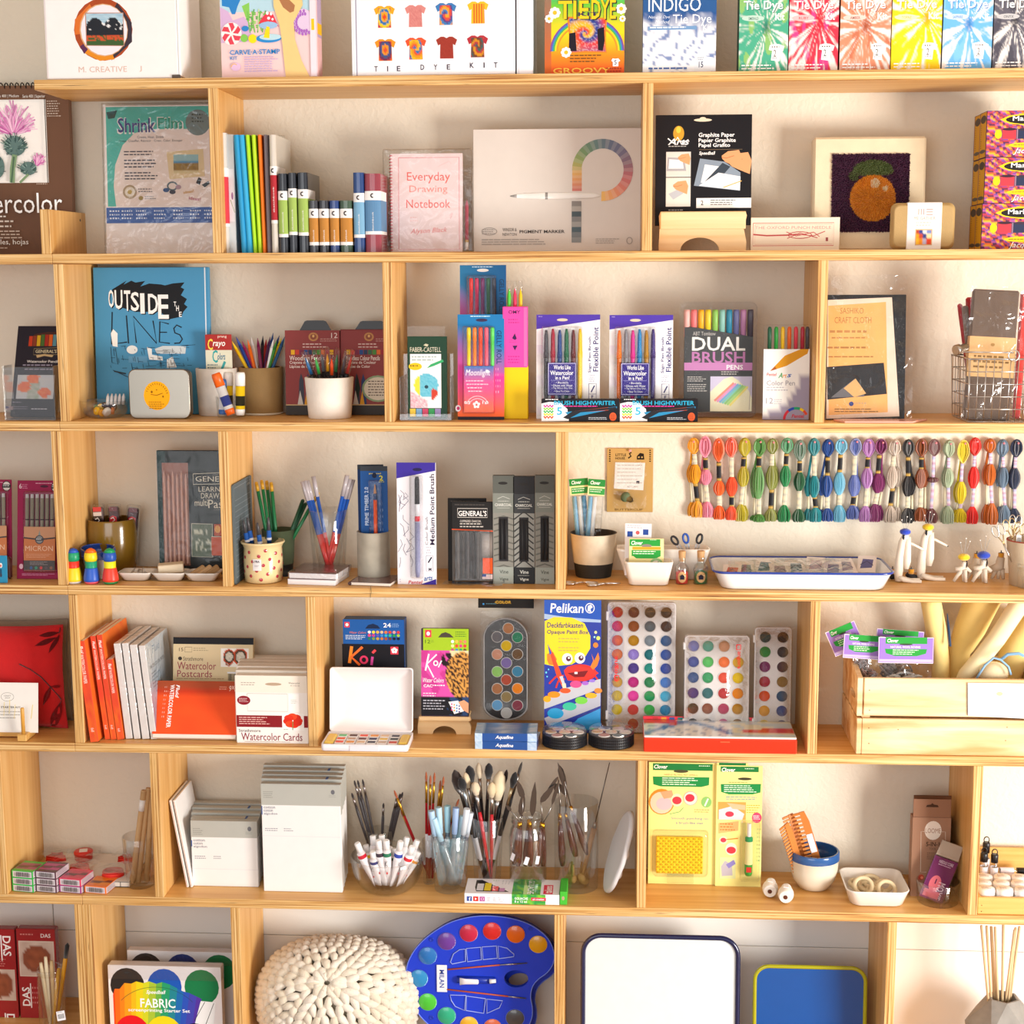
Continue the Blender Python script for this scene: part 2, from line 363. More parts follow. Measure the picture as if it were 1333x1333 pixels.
m=MB();m.box(-3.2,3.2,-4.5,DEPTH+.08,FL-.05,FL,'fff');struct(m,'floor','floor_wood')
m=MB();m.box(-3.2,3.2,-4.5,DEPTH+.08,2.6,2.65,'fff');struct(m,'unseen_ceiling','plaster')  # out of view, added to block world light from above and darken the top
def ply(name,x0,x1,z0,z1,par,horiz,y0=0,y1=None):
 y1=DEPTH-.0005 if y1 is None else y1
 mm=MB();mm.box(x0,x1,y0,y1,z0,z1,'fff',.0008)
 o=mm.build(name,'ply_x' if horiz else 'ply_z',par);me=o.data
 me.materials.append(MAT['edge_z' if horiz else 'edge_x'])
 for p in me.polygons:
  n=p.normal
  if n.y<-.6 or(horiz and abs(n.x)>.9)or(not horiz and abs(n.z)>.9):p.material_index=1
 return o
XJ=-1.0235-0.0
XR=1.30;XL=-1.75
su=root('shelving_unit','wide plywood wall shelving filled with art supplies','shelving',(0,0,0))
sl=root('shelving_unit','plywood shelving at the left edge butted against the wide unit','shelving',(0,0,0))
XJ={0:-1.042,1:-1.024,2:-1.0255,3:-1.026,4:-1.0265,5:-1.027,6:-1.027}
for k in range(7):
 ply('shelf_board',XJ[k],XR,ZB[k],ZS[k],su,True)
 if k:z=ZS[k]if k<6 else Z6L;ply('shelf_board',XL,XJ[k]-.0006,z-T_-.0004,z-.0004,sl,True)
ply('plinth',XJ[6],XR,FL+.0003,ZB[6]-.0003,su,True,.02,.038);ply('plinth',XL,XJ[6]-.0006,FL+.0003,Z6L-T_-.0006,sl,True,.02,.038)
dv={0:[(-.72466,su),(.05255,su),(1.02,su)],1:[(-.41547,su),(.36537,su),(1.1,su)],2:[(-.72713,su),(-.10147,su),(.98,su)],3:[(-.57139,su),(.36787,su),(1.0,su)],4:[(-.88202,su),(.05285,su),(.67466,su)],5:[(-.73412,su),(-.10393,su),(.52693,su)]}
ends={0:None,1:(-1.02333,su),2:(-1.04357,sl),3:(-1.02543,su),4:(-1.3,su),5:(-1.0441,sl)}
for r_,ds in dv.items():
 for x,par in ds:ply('divider',x,x+T_,ZS[r_+1]+.0001,ZB[r_]-.0001,par,False)
for r_,e in ends.items():
 if e and r_!=4:ply('divider',e[0],e[0]+T_,(ZS[r_+1]if r_<5 else Z6L)+.0001,ZB[r_]-.0006,e[1],False)
ply('divider',XJ[6]+.0001,XJ[6]+T_,ZS[6]+.0001,ZB[5]-.0001,su,False)
# ==== on top of the shelving
def n2(u,v,s=1,z=0):return NZ.noise(V((u*s,v*s,z)))*.5+.5
def burst(base,dark,cx,cy,seed,second=None,spokes=13):
 def fn(u,v):
  dx,dy=(u-cx),(v-cy)*1.5;r=math.hypot(dx,dy);a=math.atan2(dy,dx)
  k=NZ.noise(V((a*spokes/1.6,r*1.5,seed)))*1.5+.6*NZ.noise(V((a*spokes*1.3,r*9,seed+5)))
  k+=.36-r*.25;t=max(0,min(1,.5+k*1.9))
  c=mixc('ece6e2',base,t)
  if n2(u,v,6,seed)>.62:c=mixc(c,second or dark,.55*t)
  if r<.1:c=mixc(dark,c,r*8)
  return c
 return fn
def mtn(u,v):
 if v<.34-.2*abs(sin(u*6.5)):return mixc('7fb0cc','c8dce6',n2(u,v*4,6))
 if v<.40-.2*abs(sin(u*6.5))and n2(u,v,7)>.5:return hx('e8e8ea')
 c='20242c' if v<.68 else('c8502c' if n2(u,v,16)>.45 and v<.85 else '3c5a30')
 if .35<v<.55 and n2(u,v,9,3)>.66:c='e0e0e2'
 return hx(c)
F=pack('gift_box','white cardboard craft box with a round embroidered mountain picture','box','00',(222,-330,900,413),0,.006,.15,'f1efee',[('r',224,-320,232,405,'dcd2d2'),('e',523,155,150,162,'a8481f'),('p',[(523,155),(600,15),(670,120),(668,220),(560,315)],'3a2f3a'),('p',[(523,155),(375,180),(380,100),(460,20)],'d8702a'),('p',[(523,155),(420,275),(500,317),(575,310)],'e08a1c'),('p',[(523,155),(400,240),(420,280)],'5a2a50'),('e',525,157,124,137,'d9a777'),('e',527,157,119,132,'e9e6ee')]+[('f',436,68,626,238,34,30,mtn),('l',[(436,68),(628,70),(626,240),(434,236),(436,68)],5,'b88878'),('t',388,346,636,376,'M. CREATIVE','d9b6a8'),('t',700,346,712,376,'J','d9b6a8')],multi='carton',b=.002)
m=MB();m.box(F.W/2+.0005,F.W/2+.004,0,.145,.004,F.H,'fbfafa',.0008);m.build('side_flap','card',F.root)
m=MB();m.box(F.W/2-.012,F.W/2+.004,-.003,0,0,.006,'554a44',.0008);m.build('corner_tab','card',F.root)
# carve-a-stamp
ts=(280,0,8.887)
els=[('r',50,-220,1110,905,'f6d3d3'),('r',52,-220,1110,130,'b9dceb'),('p',[(52,60),(150,120),(200,220),(330,180),(400,260),(430,470),(52,480)],'d7b4dc'),('p',[(75,-220),(400,-220),(260,60),(230,150),(190,150),(160,70),(75,50)],'2f86cf'),('p',[(310,60),(400,20),(400,230),(370,240)],'8ccf5c')]
for i in range(9):
 x=400+45*(i%5)+12*(i//5);y0_=370-20*(i%2);els.append(('l',[(x,y0_),(x+20*((i%3)-1),y0_-150),(x+35*((i%3)-1)+10,y0_-250)],13,['7cc45a','cfe8a8','5fae50'][i%3]))
 for q in range(4):els.append(('e',x+12*((i%3)-1)+(16 if q%2 else-16),y0_-60-q*50,16,9,['7cc45a','a8d87a','5fae50'][q%3]))
els+=[('e',180,375,122,132,'f8f4f2')]
for q in range(6):
 a=q*60+20
 els.append(('p',[(180+18*cos(R(a)),375-20*sin(R(a))),(180+80*cos(R(a-22)),375-88*sin(R(a-22))),(180+118*cos(R(a)),375-128*sin(R(a))),(180+118*cos(R(a+26)),375-128*sin(R(a+26))),(180+60*cos(R(a+18)),375-66*sin(R(a+18)))],'e2475a'))
els+=[('e',345,320,42,32,'2f86cf'),('e',330,430,44,46,'86cc58'),('e',430,440,50,52,'ffe21e'),('e',620,440,150,50,'2f8fd6'),('e',640,425,130,36,'bfe2ee'),('p',[(500,270),(560,190),(620,130),(680,170),(740,310),(620,240)],'e63c50'),('e',620,290,110,42,'9fc4ea'),('e',612,150,17,20,'fff'),('e',655,160,14,18,'fff'),('e',626,208,17,17,'fff'),('e',672,222,13,14,'fff'),('p',[(560,430),(600,300),(635,310),(630,440)],'fadd1e'),('e',1030,260,115,150,'e4cdea')]
for q in range(24):
 a=R(80+q*9.5);r_=90+30*(q%2)
 els.append(('e',1040+r_*cos(a),270-r_*1.1*sin(a),14,20,'b06cc8'))
els+=[('p',[(680,-220),(1010,-220),(1030,70),(920,260),(930,460),(1000,700),(1095,900),(812,900),(780,500),(755,300),(690,80)],'f4d08c'),('p',[(755,0),(870,0),(940,70),(925,140),(880,155),(800,90)],'b07850'),('t',155,565,748,622,'CARVE·A·STAMP','1d86d0',1),('t',157,640,243,678,'KIT','1d86d0',1),('e',222,760,60,48,'e7c3e6'),('o',205,765,42,45,'f0b87c',12,40,180),('g',325,645,755,835,7,'c9b0da'),('r',1110,-220,1180,892,'f4e4ee'),('r',1125,230,1160,360,'f5c91e')]
def sd(m,F):
 m.box(F.W/2,F.W/2+.0008,.001,.028,0,F.H,'e2b3b4');m.box(F.W/2+.0008,F.W/2+.001,.001,.028,F.H*.4,F.H,'b7a0bd');m.box(F.W/2+.001,F.W/2+.0012,.001,.028,F.H*.43,F.H*.54,'e9b71e')
pack('stamp_kit_box','pink stamp carving kit box with a hand and toadstool picture','box',ts,(55,-260,1185,900),0,.02,.03,'f2cfd2',els,rz=-5,side=sd)
# tie dye kit with eight shirts
def shirt(cx,cy,w,h,fn):
 p=[(cx-w*.5,cy-h*.36),(cx-w*.28,cy-h*.5),(cx-w*.12,cy-h*.5),(cx,cy-h*.43),(cx+w*.12,cy-h*.5),(cx+w*.28,cy-h*.5),(cx+w*.5,cy-h*.36),(cx+w*.4,cy-h*.1),(cx+w*.3,cy-h*.16),(cx+w*.32,cy+h*.5),(cx-w*.32,cy+h*.5),(cx-w*.3,cy-h*.16),(cx-w*.4,cy-h*.1)]
 return[('p',p,fn(.5,.3)),('f',cx-w*.3,cy-h*.4,cx+w*.3,cy+h*.49,10,12,fn)]
pal=['e8421c','f4a41c','2a6fb0','f0c81e','b02c58','2c3f80']
def ringsf(c,sw=0):
 def fn(u,v):
  dx,dy=u-.5,v-.45;r=math.hypot(dx,dy);a=math.atan2(dy,dx)/(2*pi)
  return hx(c[int((r*7+a*sw*3+20))%len(c)])
 return fn
SH=[(668,80,ringsf(pal[:5])),(827,78,lambda u,v:mixc('d9928c','c26a68',n2(u,v,14))),(983,70,ringsf(['3a7ab8','f0a030','d44a3a','5a3a80'],1)),(1146,65,lambda u,v:hx('c8341e')if int(u*9)%2 else hx('f2bc2a')),(670,250,ringsf(['d44a2a','f0901c','3a4f80','6a2a50'])),(827,245,ringsf(['f2901c','f2b41c','2a6fa8','e0502a'],2)),(985,242,lambda u,v:mixc('a83a2a','8a2c22',n2(u,v,12))),(1143,238,ringsf(['d08a1c','6a3a2a','3a5a58','b02c3a'],2))]
els=[('r',498,-330,512,386,'e4e6ec'),('l',[(522,-330),(522,386)],5,'8884a0')]
for cx,cy,f in SH:els+=shirt(cx,cy,108,112,f)
for k,ch in enumerate('TIE'):els.append(('t',(612,678,728)[k],333,(629,683,746)[k],360,ch,'40384a',1))
for k,ch in enumerate('DYE'):els.append(('t',(850,918,985)[k],328,(869,936,1002)[k],355,ch,'40384a',1))
for k,ch in enumerate('KIT'):els.append(('t',(1103,1173,1226)[k],321,(1124,1179,1244)[k],348,ch,'40384a',1))
pack('dye_kit_box','large white dye kit box printed with eight small colourful shirts','box','10',(505,-330,1334,384),0,.01,.09,'f0eff4',els,b=.0015)
pack('slim_box','narrow plain white box between the shirt kit and the rainbow kit','box','20',(48,-330,132,371),0,.012,.15,'eeedf3',[('l',[(58,-330),(58,371)],3,'c8c4d4')],b=.001)
# groovy kit
def groovy(u,v):
 c=mixc('3a4fb0','2a9a9a',v*4)if v<.25 else mixc('2a9a9a','5cc04a',(v-.25)*4)if v<.5 else mixc('6ac43a','f4d21c',(v-.5)*5)if v<.7 else mixc('f4d21c','f08a1c',(v-.7)*6)if v<.87 else mixc('f08a1c','e04a24',(v-.87)*8)
 return mixc(c,'4a3a8a',.5 if(n2(u,v,5,2)>.6 and v<.3)else 0)
def spiral(u,v):
 dx,dy=u-.45,v-.45;r=math.hypot(dx,dy);a=math.atan2(dy,dx);k=(a*3/(2*pi)*1.0+math.log(r+.03)*1.6+20)%3
 cs=['2a3f8f','e2452c','f2b41e'];i=int(k);c=mixc(cs[i],cs[(i+1)%3],(k-i)**3)
 if v>.72:c=mixc(c,'8a2a80',(v-.72)*3)
 return mixc(c,'fff',.25 if n2(u,v,22)>.6 else 0)
def daisy(x,y,r):return[('e',x+r*.62*cos(R(q*45)),y-r*.62*sin(R(q*45)),r*.3,r*.3,'fbf7f4')for q in range(8)]+[('e',x,y,r*.32,r*.32,'f2b82a')]
els=[('f',192,-330,600,368,14,30,groovy),('r',192,-330,226,368,'1f7f78','d0601c')]
for i,c in enumerate(['7a4a9a','3a80c0','48b050','f0d020','e8902a']):els.append(('o',410,250,190-i*8,172-i*8,c,9,0,180))
els+=[('f',316,84,506,254,34,30,spiral),('l',[(312,80),(420,84),(508,90),(500,180),(508,258),(400,254),(318,260),(322,170),(312,80)],9,'f08028'),('p',[(318,160),(350,155),(356,250),(316,250)],'1c1420'),('p',[(462,140),(496,130),(500,200),(490,250),(466,246)],'1c1420')]
els+=daisy(244,55,32)+daisy(302,256,30)+daisy(583,40,30)+daisy(215,85,24)+daisy(590,90,18)
els+=[('t',268,-8,425,92,'TIE','2c3a2c',1),('t',262,-4,418,88,'TIE','f0c81e',1),('t',436,-2,562,96,'DYE','2c3a2c',1),('t',431,-8,556,90,'DYE','f0c81e',1),('t',364,55,470,74,'KIT','3a3050',1),('t',235,335,530,364,'GROOVY','f6c24a',1),('g',322,268,500,314,3,'705020'),('p',[(540,290),(555,292),(570,290),(580,302),(570,308),(570,330),(542,330),(542,308),(534,302)],'fff'),('t',549,298,562,322,'5','403050',1),('g',508,336,590,364,2,'a03020')]
pack('dye_kit_box','rainbow coloured dye kit box with a spiral shirt and daisies','box','20',(192,-330,600,368),0,.02,.05,'208a80',els)
# indigo kit
def indigo(u,v):
 if v<.56:return mixc('2c5d96','2a5590',v)
 t=(v-.56)/.44;k=n2(u*1.8+v*1.2,v*3-u,5,1);c=mixc('24508f','eef0f6',t*3+(k-.5)*1.4)
 s=abs(sin((u*1.6+v*2.2+n2(u,v,4)*.8)*9));return mixc(c,'2a5aa0',.8 if(s<.25 and t>.2)else 0)
els=[('f',695,-330,1070,362,26,60,indigo),('t',722,-18,990,50,'INDIGO','fff'),('t',848,66,1045,124,'Tie Dye','fff'),('t',1003,118,1044,148,'Kit','fff'),('t',722,70,832,88,'Natural Dye','dfe8f4',0,0,.3),('t',757,93,832,110,'Method','dfe8f4',0,0,.3),('r',722,124,970,142,'6f97c4'),('g',730,125,940,141,1,'fff'),('p',[(960,300),(990,275),(1055,285),(1040,360),(960,360)],'e8ecf4'),('t',983,305,1006,335,'15','26365c',1),('g',975,282,1010,302,2,'26365c'),('g',725,330,940,352,1,'4a6aa8')]
pack('dye_kit_box','dark blue and white dye kit box beside the rainbow kit','box','20',(695,-330,1070,362),0,.02,.05,'24508a',els)
# six narrow kits
for nme,x0,x1,b_,d_,s2,ce in[('emerald',-118,133,'4aa888','1f6a58','a8c84a',(.55,.42)),('ruby',138,390,'e8344a','c8102a','d04aa8',(.62,.33)),('amber',399,658,'d88a6a','9a4428','b05a3c',(.5,.42)),('topaz',663,918,'f4cc1e','c89a10','f4e01e',(.7,.3)),('sapphire',925,1178,'6ab0e8','2f70b8','88c4f0',(.52,.4)),('onyx',1184,1440,'5c5a66','2a2830','3a3844',(.42,.35))]:
 W_=x1-x0;els=[('f',x0,-330,x1,353,44,90,burst(b_,d_,ce[0],.48+ce[1]*.5-.02,x0*.1,s2)),('t',x0+.1*W_,-2,x0+.9*W_,56,'Tie Dye',d_,1),('t',x0+.085*W_,-5,x0+.885*W_,52,'Tie Dye','fff',1),('t',x0+.73*W_,58,x0+.92*W_,94,'Kit','fff',1),('e',x0+.28*W_,82,.23*W_,15,mixc(b_,'fff',.45)),('t',x0+.19*W_,76,x0+.39*W_,90,nme.upper()if nme!='sapphire' else 'SAPPHIRE',mixc(d_,'fff',.1),1),('p',[(x0+.63*W_,218),(x0+.73*W_,212),(x0+.83*W_,214),(x0+.93*W_,224),(x0+.9*W_,250),(x0+.85*W_,248),(x0+.83*W_,300),(x0+.66*W_,294),(x0+.68*W_,246),(x0+.61*W_,242)],'fbf8f6'),('t',x0+.71*W_,242,x0+.765*W_,276,'2','403838'),('g',x0+.67*W_,222,x0+.87*W_,238,1,'604848'),('g',x0+.69*W_,278,x0+.82*W_,292,1,'604848'),('g',x0+.06*W_,314,x0+.75*W_,346,2,'fdfdfd')]
 cn={'emerald':'green','ruby':'red','amber':'rusty brown','topaz':'yellow','sapphire':'light blue','onyx':'black'}[nme]
 pack('dye_kit_box',cn+' and white starburst dye kit box in the row at the upper right','box','30',(x0,-330,x1,353),0,.02,.045,mixc(d_,'202028',.3),els,group='starburst dye kits')
rr=random.Random(2);TH=[]
for cx,cy,n_,r0,sp_,a0 in((78,690,110,175,75,90),(190,850,34,75,50,65)):
 for q in range(n_):
  a=R(a0+rr.uniform(-sp_,sp_));L_=r0*rr.uniform(.55,1.05)*(1-.25*abs(a-R(a0)));b_=a+rr.uniform(-.2,.2)
  TH.append(('l',[(cx+L_*.12*cos(a),cy-L_*.12*sin(a)),(cx+L_*.6*cos(a),cy-L_*.6*sin(a)),(cx+L_*cos(b_),cy-L_*sin(b_))],rr.uniform(3,7),mixc(['d870b4','c04c9c','f0b0d4'][q%3],'fff',rr.uniform(0,.3))))
for cx,cy,rx_,ry_,n_ in((85,745,55,52,60),(150,860,42,34,34),(-10,850,40,60,20)):
 TH.append(('e',cx,cy,rx_,ry_,'5c7672'))
 for q in range(n_):a=rr.uniform(0,6.28);k_=rr.uniform(.3,1);TH.append(('l',[(cx+rx_*k_*cos(a),cy-ry_*k_*sin(a)),(cx+rx_*(k_+.38)*cos(a),cy-ry_*(k_+.3)*sin(a)-8)],4,['3a5250','8aa49c','2c4444','4e6c60'][q%4]))
TH+=[('l',[(85,790),(70,860),(66,932)],26,'7c9670'),('l',[(80,800),(62,932)],9,'4e6a50'),('l',[(150,890),(105,932)],12,'7c9670')]
els=[('r',-100,510,247,932,'f2ede7')]+TH+[('r',-100,500,247,510,'6b4a36'),('l',[(247,508),(247,934)],4,'2a1c14'),('t',-250,985,316,1088,'Watercolor','fff'),('t',137,488,250,508,'Serie 400 | Superior','e8e0d8'),('t',-10,486,118,504,'Series 400 | Medium','e8e0d8'),('g',258,518,332,605,7,'c4b0a0'),('g',190,935,245,948,1,'c4b0a0'),('g',-60,1098,30,1118,1,'e8e0d8'),('g',-60,1122,100,1145,1,'d8ccc0'),('g',-60,1148,95,1170,1,'d8ccc0'),('g',-60,1175,150,1225,3,'c4b0a0'),('t',-75,1222,136,1256,'feuilles, hojas','f0ece6'),('g',-60,1262,60,1275,1,'c4b0a0')]
F=pack('watercolor_pad','brown spiral watercolor paper pad with a pink thistle picture','pad','00',(-330,440,362,1300),1,.15,.018,'6b4a36',els,multi='cover',rx=1.5)
for i in range(25):
 x=-F.W/2+.008+i*(F.W-.016)/24;m=MB();m.tube([(x,.009+.0095*cos(a),F.H-.002+.0085*sin(a))for a in[k*pi/5 for k in range(10)]],.0011,'1e1a1a',5,closed=True);m.build('wire_ring','metal',F.root)
pz=MB();a,b2=onz(55,331,ZS[1]),0
r=root('end_panel','low plywood end panel at the edge of the first shelf','panel',(-1.0435,0,ZS[1]-.0003))
o=ply('board',0,T_,0,.0805,r,False);m=MB();m.lathe([(.0025,0),(.0025,.0005)],'1a120c',10);o2=m.build('screw_hole','plastic',r);o2.location=(T_,.165,.066);o2.rotation_euler=(0,pi/2,0)
# shrink film
def pic_field(u,v):return hx('8fb4b8')if v<.35 else hx('3a86b0')if v<.47 else mixc('a8842c','6a4a20',n2(u,v,25))if v<.85 else hx('cdb98a')
els=[('r',548,545,1085,1052,'4fb0a2'),('p',[(690,680),(760,660),(1085,660),(1085,1052),(590,1052),(580,950),(590,840),(630,740)],'e4d2c8'),('e',1015,628,62,66,'6f7d7a'),('g',985,582,1048,635,3,'3a4440'),('p',[(550,572),(607,562),(592,602),(560,606)],'234a4a'),('t',604,598,806,684,'Shrink','e8e0dc',1),('t',608,602,800,676,'Shrink','3e3a78',1),('t',808,598,942,662,'Film','e8e0dc',1),('t',812,602,936,656,'Film','2f8f74',1),('t',706,692,842,708,'Create, Heat, Shrink','2a2a38'),('t',612,712,936,727,'Crear, Chauffer, Rétrécir · Crear, Calor, Encoger','2a2a38'),('g',636,768,832,798,2,'3a3a48'),('g',636,812,820,862,3,'3a3a48'),('g',638,876,808,922,3,'3a3a48'),('p',[(853,776),(1040,762),(1046,900),(866,915)],'d9c094'),('f',888,790,1015,885,14,10,pic_field),('e',662,978,36,36,'a89070'),('e',662,978,26,26,'d8cbb8'),('e',662,978,12,12,'b89a50'),('e',718,1010,12,11,'a08a50'),('g',706,960,780,985,2,'5a5a60'),('g',738,1000,800,1020,2,'5a5a60'),('o',880,950,28,24,'5a6a70',8),('e',848,970,16,11,'2f4a78'),('e',880,980,16,11,'3a3a48'),('e',910,955,15,12,'a88a94'),('p',[(1000,935),(1015,905),(1030,915),(1020,945)],'1f2530'),('p',[(1030,945),(1065,925),(1070,940),(1045,958)],'2f3f4c'),('t',934,968,990,990,'ideas!','c8902a',1,12),('t',962,1004,1022,1026,'ideas!','b04a6a',1,-8),('r',540,1058,1085,1138,'3a5fa4')]+[('g',x,1070,x+62,1126,3,'dfe6f2')for x in(556,618,692,784,882,968,1040)]
F=pack('film_packet','teal and white shrink plastic packet in a clear sleeve','packet','00',(535,538,1100,1296),1,.13,.006,'e7dcd6',els,multi='sheet',rx=3.5)
m=MB();m.box(-F.W/2-.003,F.W/2+.002,-.003,.008,0,F.H+.004,'fff',.001);m.build('clear_sleeve','film',F.root)
# books standing in a row
tb=(280,160,6.059)
def spinebook(label,x0,x1,y0,col,lab,dep,Y=.03,xt=None,crop=1018,labx=None,lw='f1eeec',edge='e8e4dc',wrap=True,group=None):
 """closed sketch roll/book with spine forward; lab: (top, colour top, colour bottom, bottom)"""
 F=Face(tb,(x0,y0,x1,crop),1,Y);r=root('sketchbook',label,'book',F.loc,(0,0,0),group)
 if xt:d=(xt-(x0+x1)/2)*F.sx;r.rotation_euler=(0,math.atan2(d,F.H),0)
 m=MB();n=10;pr=[(-F.W/2*cos(pi*k/n),.006-.006*sin(pi*k/n))for k in range(n+1)]
 m.rings([[(x,y,z)for x,y in pr]+[(F.W/2,dep,z),(-F.W/2,dep,z)]for z in(0,F.H)],col=col,smooth=False);m.build('cover','gloss' if wrap else 'plastic',r)
 if lab:
  a,c1,c2,b3=lab;zt,zc1,zc2,zb=[(crop-k)*F.sz for k in(a,a+70,b3-25,b3)]
  def band(z0,z1,c,e=.0004):
   p2=[(x*1.02,y-e)for x,y in pr];mm.rings([[(x,y,z)for x,y in p2]+[(F.W/2+e,dep*.6,z)]for z in(z0,z1)],col=c,cap=False,smooth=False,closed=False)
  mm=MB();band(zb,zt,lw);band(zc2,zc1,c1,.0006);art(mm,[('o',0,35,16,18,'30282c',9,60,300),('t',-6,160,6,160+(b3-a)*.45,'sketchbook','f4f0ec',0,90)],lambda u,v:(u*F.sx,zt-v*F.sz),-.0007)
  mm.build('paper_label','card',r)
 return r,F
spinebook('white bound sketchbook with a red label, leftmost in the row',42,96,78,'d9d4ce',(350,'d63a48',0,810),.15,.028)
m=MB();F=Face(tb,(100,90,158,1018),1,.04)
m.box(-F.W/2,F.W/2,0,.12,0,F.H,'c9d0d4',.0008);art(m,[('r',102,360,150,770,'dfe2e8'),('e',135,570,8,30,'8a3a80'),('l',[(120,600),(150,700)],4,'7aa048')],F.fx);o=m.build('sketchbook','gloss');o.location=F.loc;tag(o,'pale grey wrapped sketchbook touching the blue ones','book','coloured sketchbooks')
for x0,x1,xt,c,c2,nm_ in[(192,240,178,'1c96cc','0f5f90','blue sketchbook with the thin spine, first of the two'),(236,284,218,'2aa4d8','1676a8','blue sketchbook next to the lime ones, second of the two'),(286,318,264,'a8dc1e','5a9a10','lime green sketchbook touching the blue one'),(324,356,312,'b4e028','6aa818','lime green sketchbook touching the orange one'),(360,390,360,'f47a1e','a03a10','orange thin spined sketchbook'),(396,432,408,'807880','4a4450','grey thin spined sketchbook beside the orange one')]:
 r,F=spinebook(nm_,x0,x1,94,c,None,.11,.03,xt,wrap=False,group='coloured sketchbooks')
 m=MB();m.box(-F.W/2+.0003,F.W/2+.0006,.007,.108,.0004,F.H-.0004,c2);m.build('pages','paper',r)
spinebook('light grey sketchbook with a dark red label, tall',434,488,94,'d0c8bc',(338,'b02a34',0,786),.13,.02)
m=MB();F=Face(tb,(492,100,560,1018),1,.14);m.box(-F.W/2-.004,F.W/2,0,.004,0,F.H,'ddd6cc',.0008);o=m.build('plastic_sheet','film');o.location=F.loc;tag(o,'clear plastic sheet standing behind the black sketchbooks','sheet')
for x0,x1,l,b3,y0,nm_ in[(496,570,535,892,400,'black sketchbook with a green label, first of three'),(576,642,515,875,395,'black sketchbook with a green label, middle of three'),(652,732,522,880,392,'black sketchbook with a green label, last of three')]:
 spinebook(nm_,x0,x1,y0,'23262e',(l,'9cb85c',0,b3),.12,.018,crop=1012,group='black sketchbooks with green labels')
for x0,x1,c,nm_ in[(738,812,'33333a','small black sketchbook with an ochre label beside the green labelled ones'),(818,896,'28282e','small black sketchbook with an ochre label beside the navy one'),(902,976,'1f3a78','small navy sketchbook with an ochre label'),(984,1080,'3f5440','small dark green sketchbook with an ochre label')]:
 spinebook(nm_,x0,x1,614,c,(676,'bb8038',0,955),.09,.018,crop=1010,group='small sketchbooks with ochre labels')
spinebook('navy sketchbook with a pale blue label',1090,1176,392,'1f3f78',(550,'78a8c8',0,895),.12,.018,crop=1008,group='sketchbooks with blue labels')
spinebook('burgundy sketchbook with a blue label',1180,1306,400,'8e3440',(534,'5c88b0',0,868),.12,.018,crop=1005,group='sketchbooks with blue labels')
# everyday drawing notebook
els=[('l',[(742,806),(1050,806),(1050,1262),(740,1262),(742,806)],3,'e0808a'),('t',784,878,1004,934,'Everyday','ea6a60'),('t',796,944,990,988,'Drawing','f0988e'),('t',780,1014,1004,1056,'Notebook','ea6a60'),('t',800,1152,988,1190,'Alyson Black','ee8a8a',0,3,.35),('g',800,1098,850,1130,2,'f2c4c0'),('l',[(945,850),(1000,825),(1010,838)],2,'f4c8c8'),('l',[(1005,1110),(1015,1080),(1000,1095)],2,'f0a0a0')]
F=pack('spiral_notebook','pale pink spiral drawing notebook in a clear bag with a pencil','notebook','10',(700,785,1066,1276),1,.10,.012,'f0dcdc',els,multi='cover',rx=3)
for i in range(31):
 z=.004+i*(F.H-.008)/30;m=MB();m.tube([(-F.W/2+.001+.0035*cos(a),.005+.0065*sin(a),z)for a in[k*pi/4 for k in range(8)]],.0007,'d8344a',4,closed=True);m.build('spiral_ring','plastic',F.root)
m=MB();m.box(-F.W/2-.014,F.W/2+.019,-.004,.014,.0005,F.H+.008,'fff',.002);m.build('clear_bag','film',F.root)
m=MB();m.lathe([(.0032,0,'e8e0da'),(.0032,.014,'d8b060'),(.0034,.018,'b04a5c'),(.0034,.082),(.0005,.092,'f0d0a0')],seg=8);o=m.build('pencil','plastic',F.root);o.location=(F.W/2+.008,.002,.004)
# pigment marker box
def hue(k,n):
 cs=['c85a4a','d88838','d8a838','8aa038','3f8048','2f6a70','2f4f78','4a4a78','7a4a68','c04a58','d86a50','e89a48','f0c83a'];x=k/n*(len(cs)-1);i=min(int(x),len(cs)-2);return mixc(mixc(cs[i],cs[i+1],x-i),'e8e0d8',.15+.12*(k%2))
els=[('r',-170,662,682,1272,'d9d0c8')]+[('r',334,972-(i+1)*13,383,972-i*13,hue(i,44))for i in range(9)]
for i in range(34):
 a0=180-i*8.0;a1=a0-8.3
 p=[(488+r_*cos(R(a)),868-r2*sin(R(a)))for a,r_,r2 in((a0,155,155),(a1,155,155),(a1,107,107),(a0,107,107))]
 els.append(('p',p,hue(i+9,44)))
els+=[('r',332,1022+i*26,381,1048+i*26,mixc(['8a8480','b0a8a0','4a5458'][i%3],'5a7280',i/8*.6))for i in range(8)]
els+=[('t',65,1166,296,1182,'PIGMENT MARKER','4a4440',1),('t',-22,1155,50,1172,'WINSOR &','6a6460'),('t',-22,1180,50,1194,'NEWTON','6a6460'),('g',-130,1210,230,1245,3,'a8a09a'),('o',-90,1172,40,20,'9a928c',3),('g',-128,1160,-50,1190,3,'9a928c'),('g',455,1210,575,1240,3,'aaa29c'),('o',627,1222,16,18,'aaa29c',4)]
F=pack('marker_set_box','large pale grey marker set box with a curved colour swatch band','box','20',(-172,660,674,1274),1,.12,.03,'d5ccc4',els,rx=2,multi='box')
m=MB();m.lathe([(.0008,0,'8a8480'),(.0025,.008,'9a9490'),(.0032,.012,'e9e5e0'),(.0055,.03),(.006,.05),(.0062,.065,'8c8884'),(.0062,.07,'e9e5e0'),(.006,.11),(.005,.155),(.002,.168)],seg=14)
o=m.build('printed_marker','plastic',F.root);x,z=F.fx(18,995);o.location=(x,-.0005,z);o.rotation_euler=(0,R(90),0);o.scale=(1,.35,1)
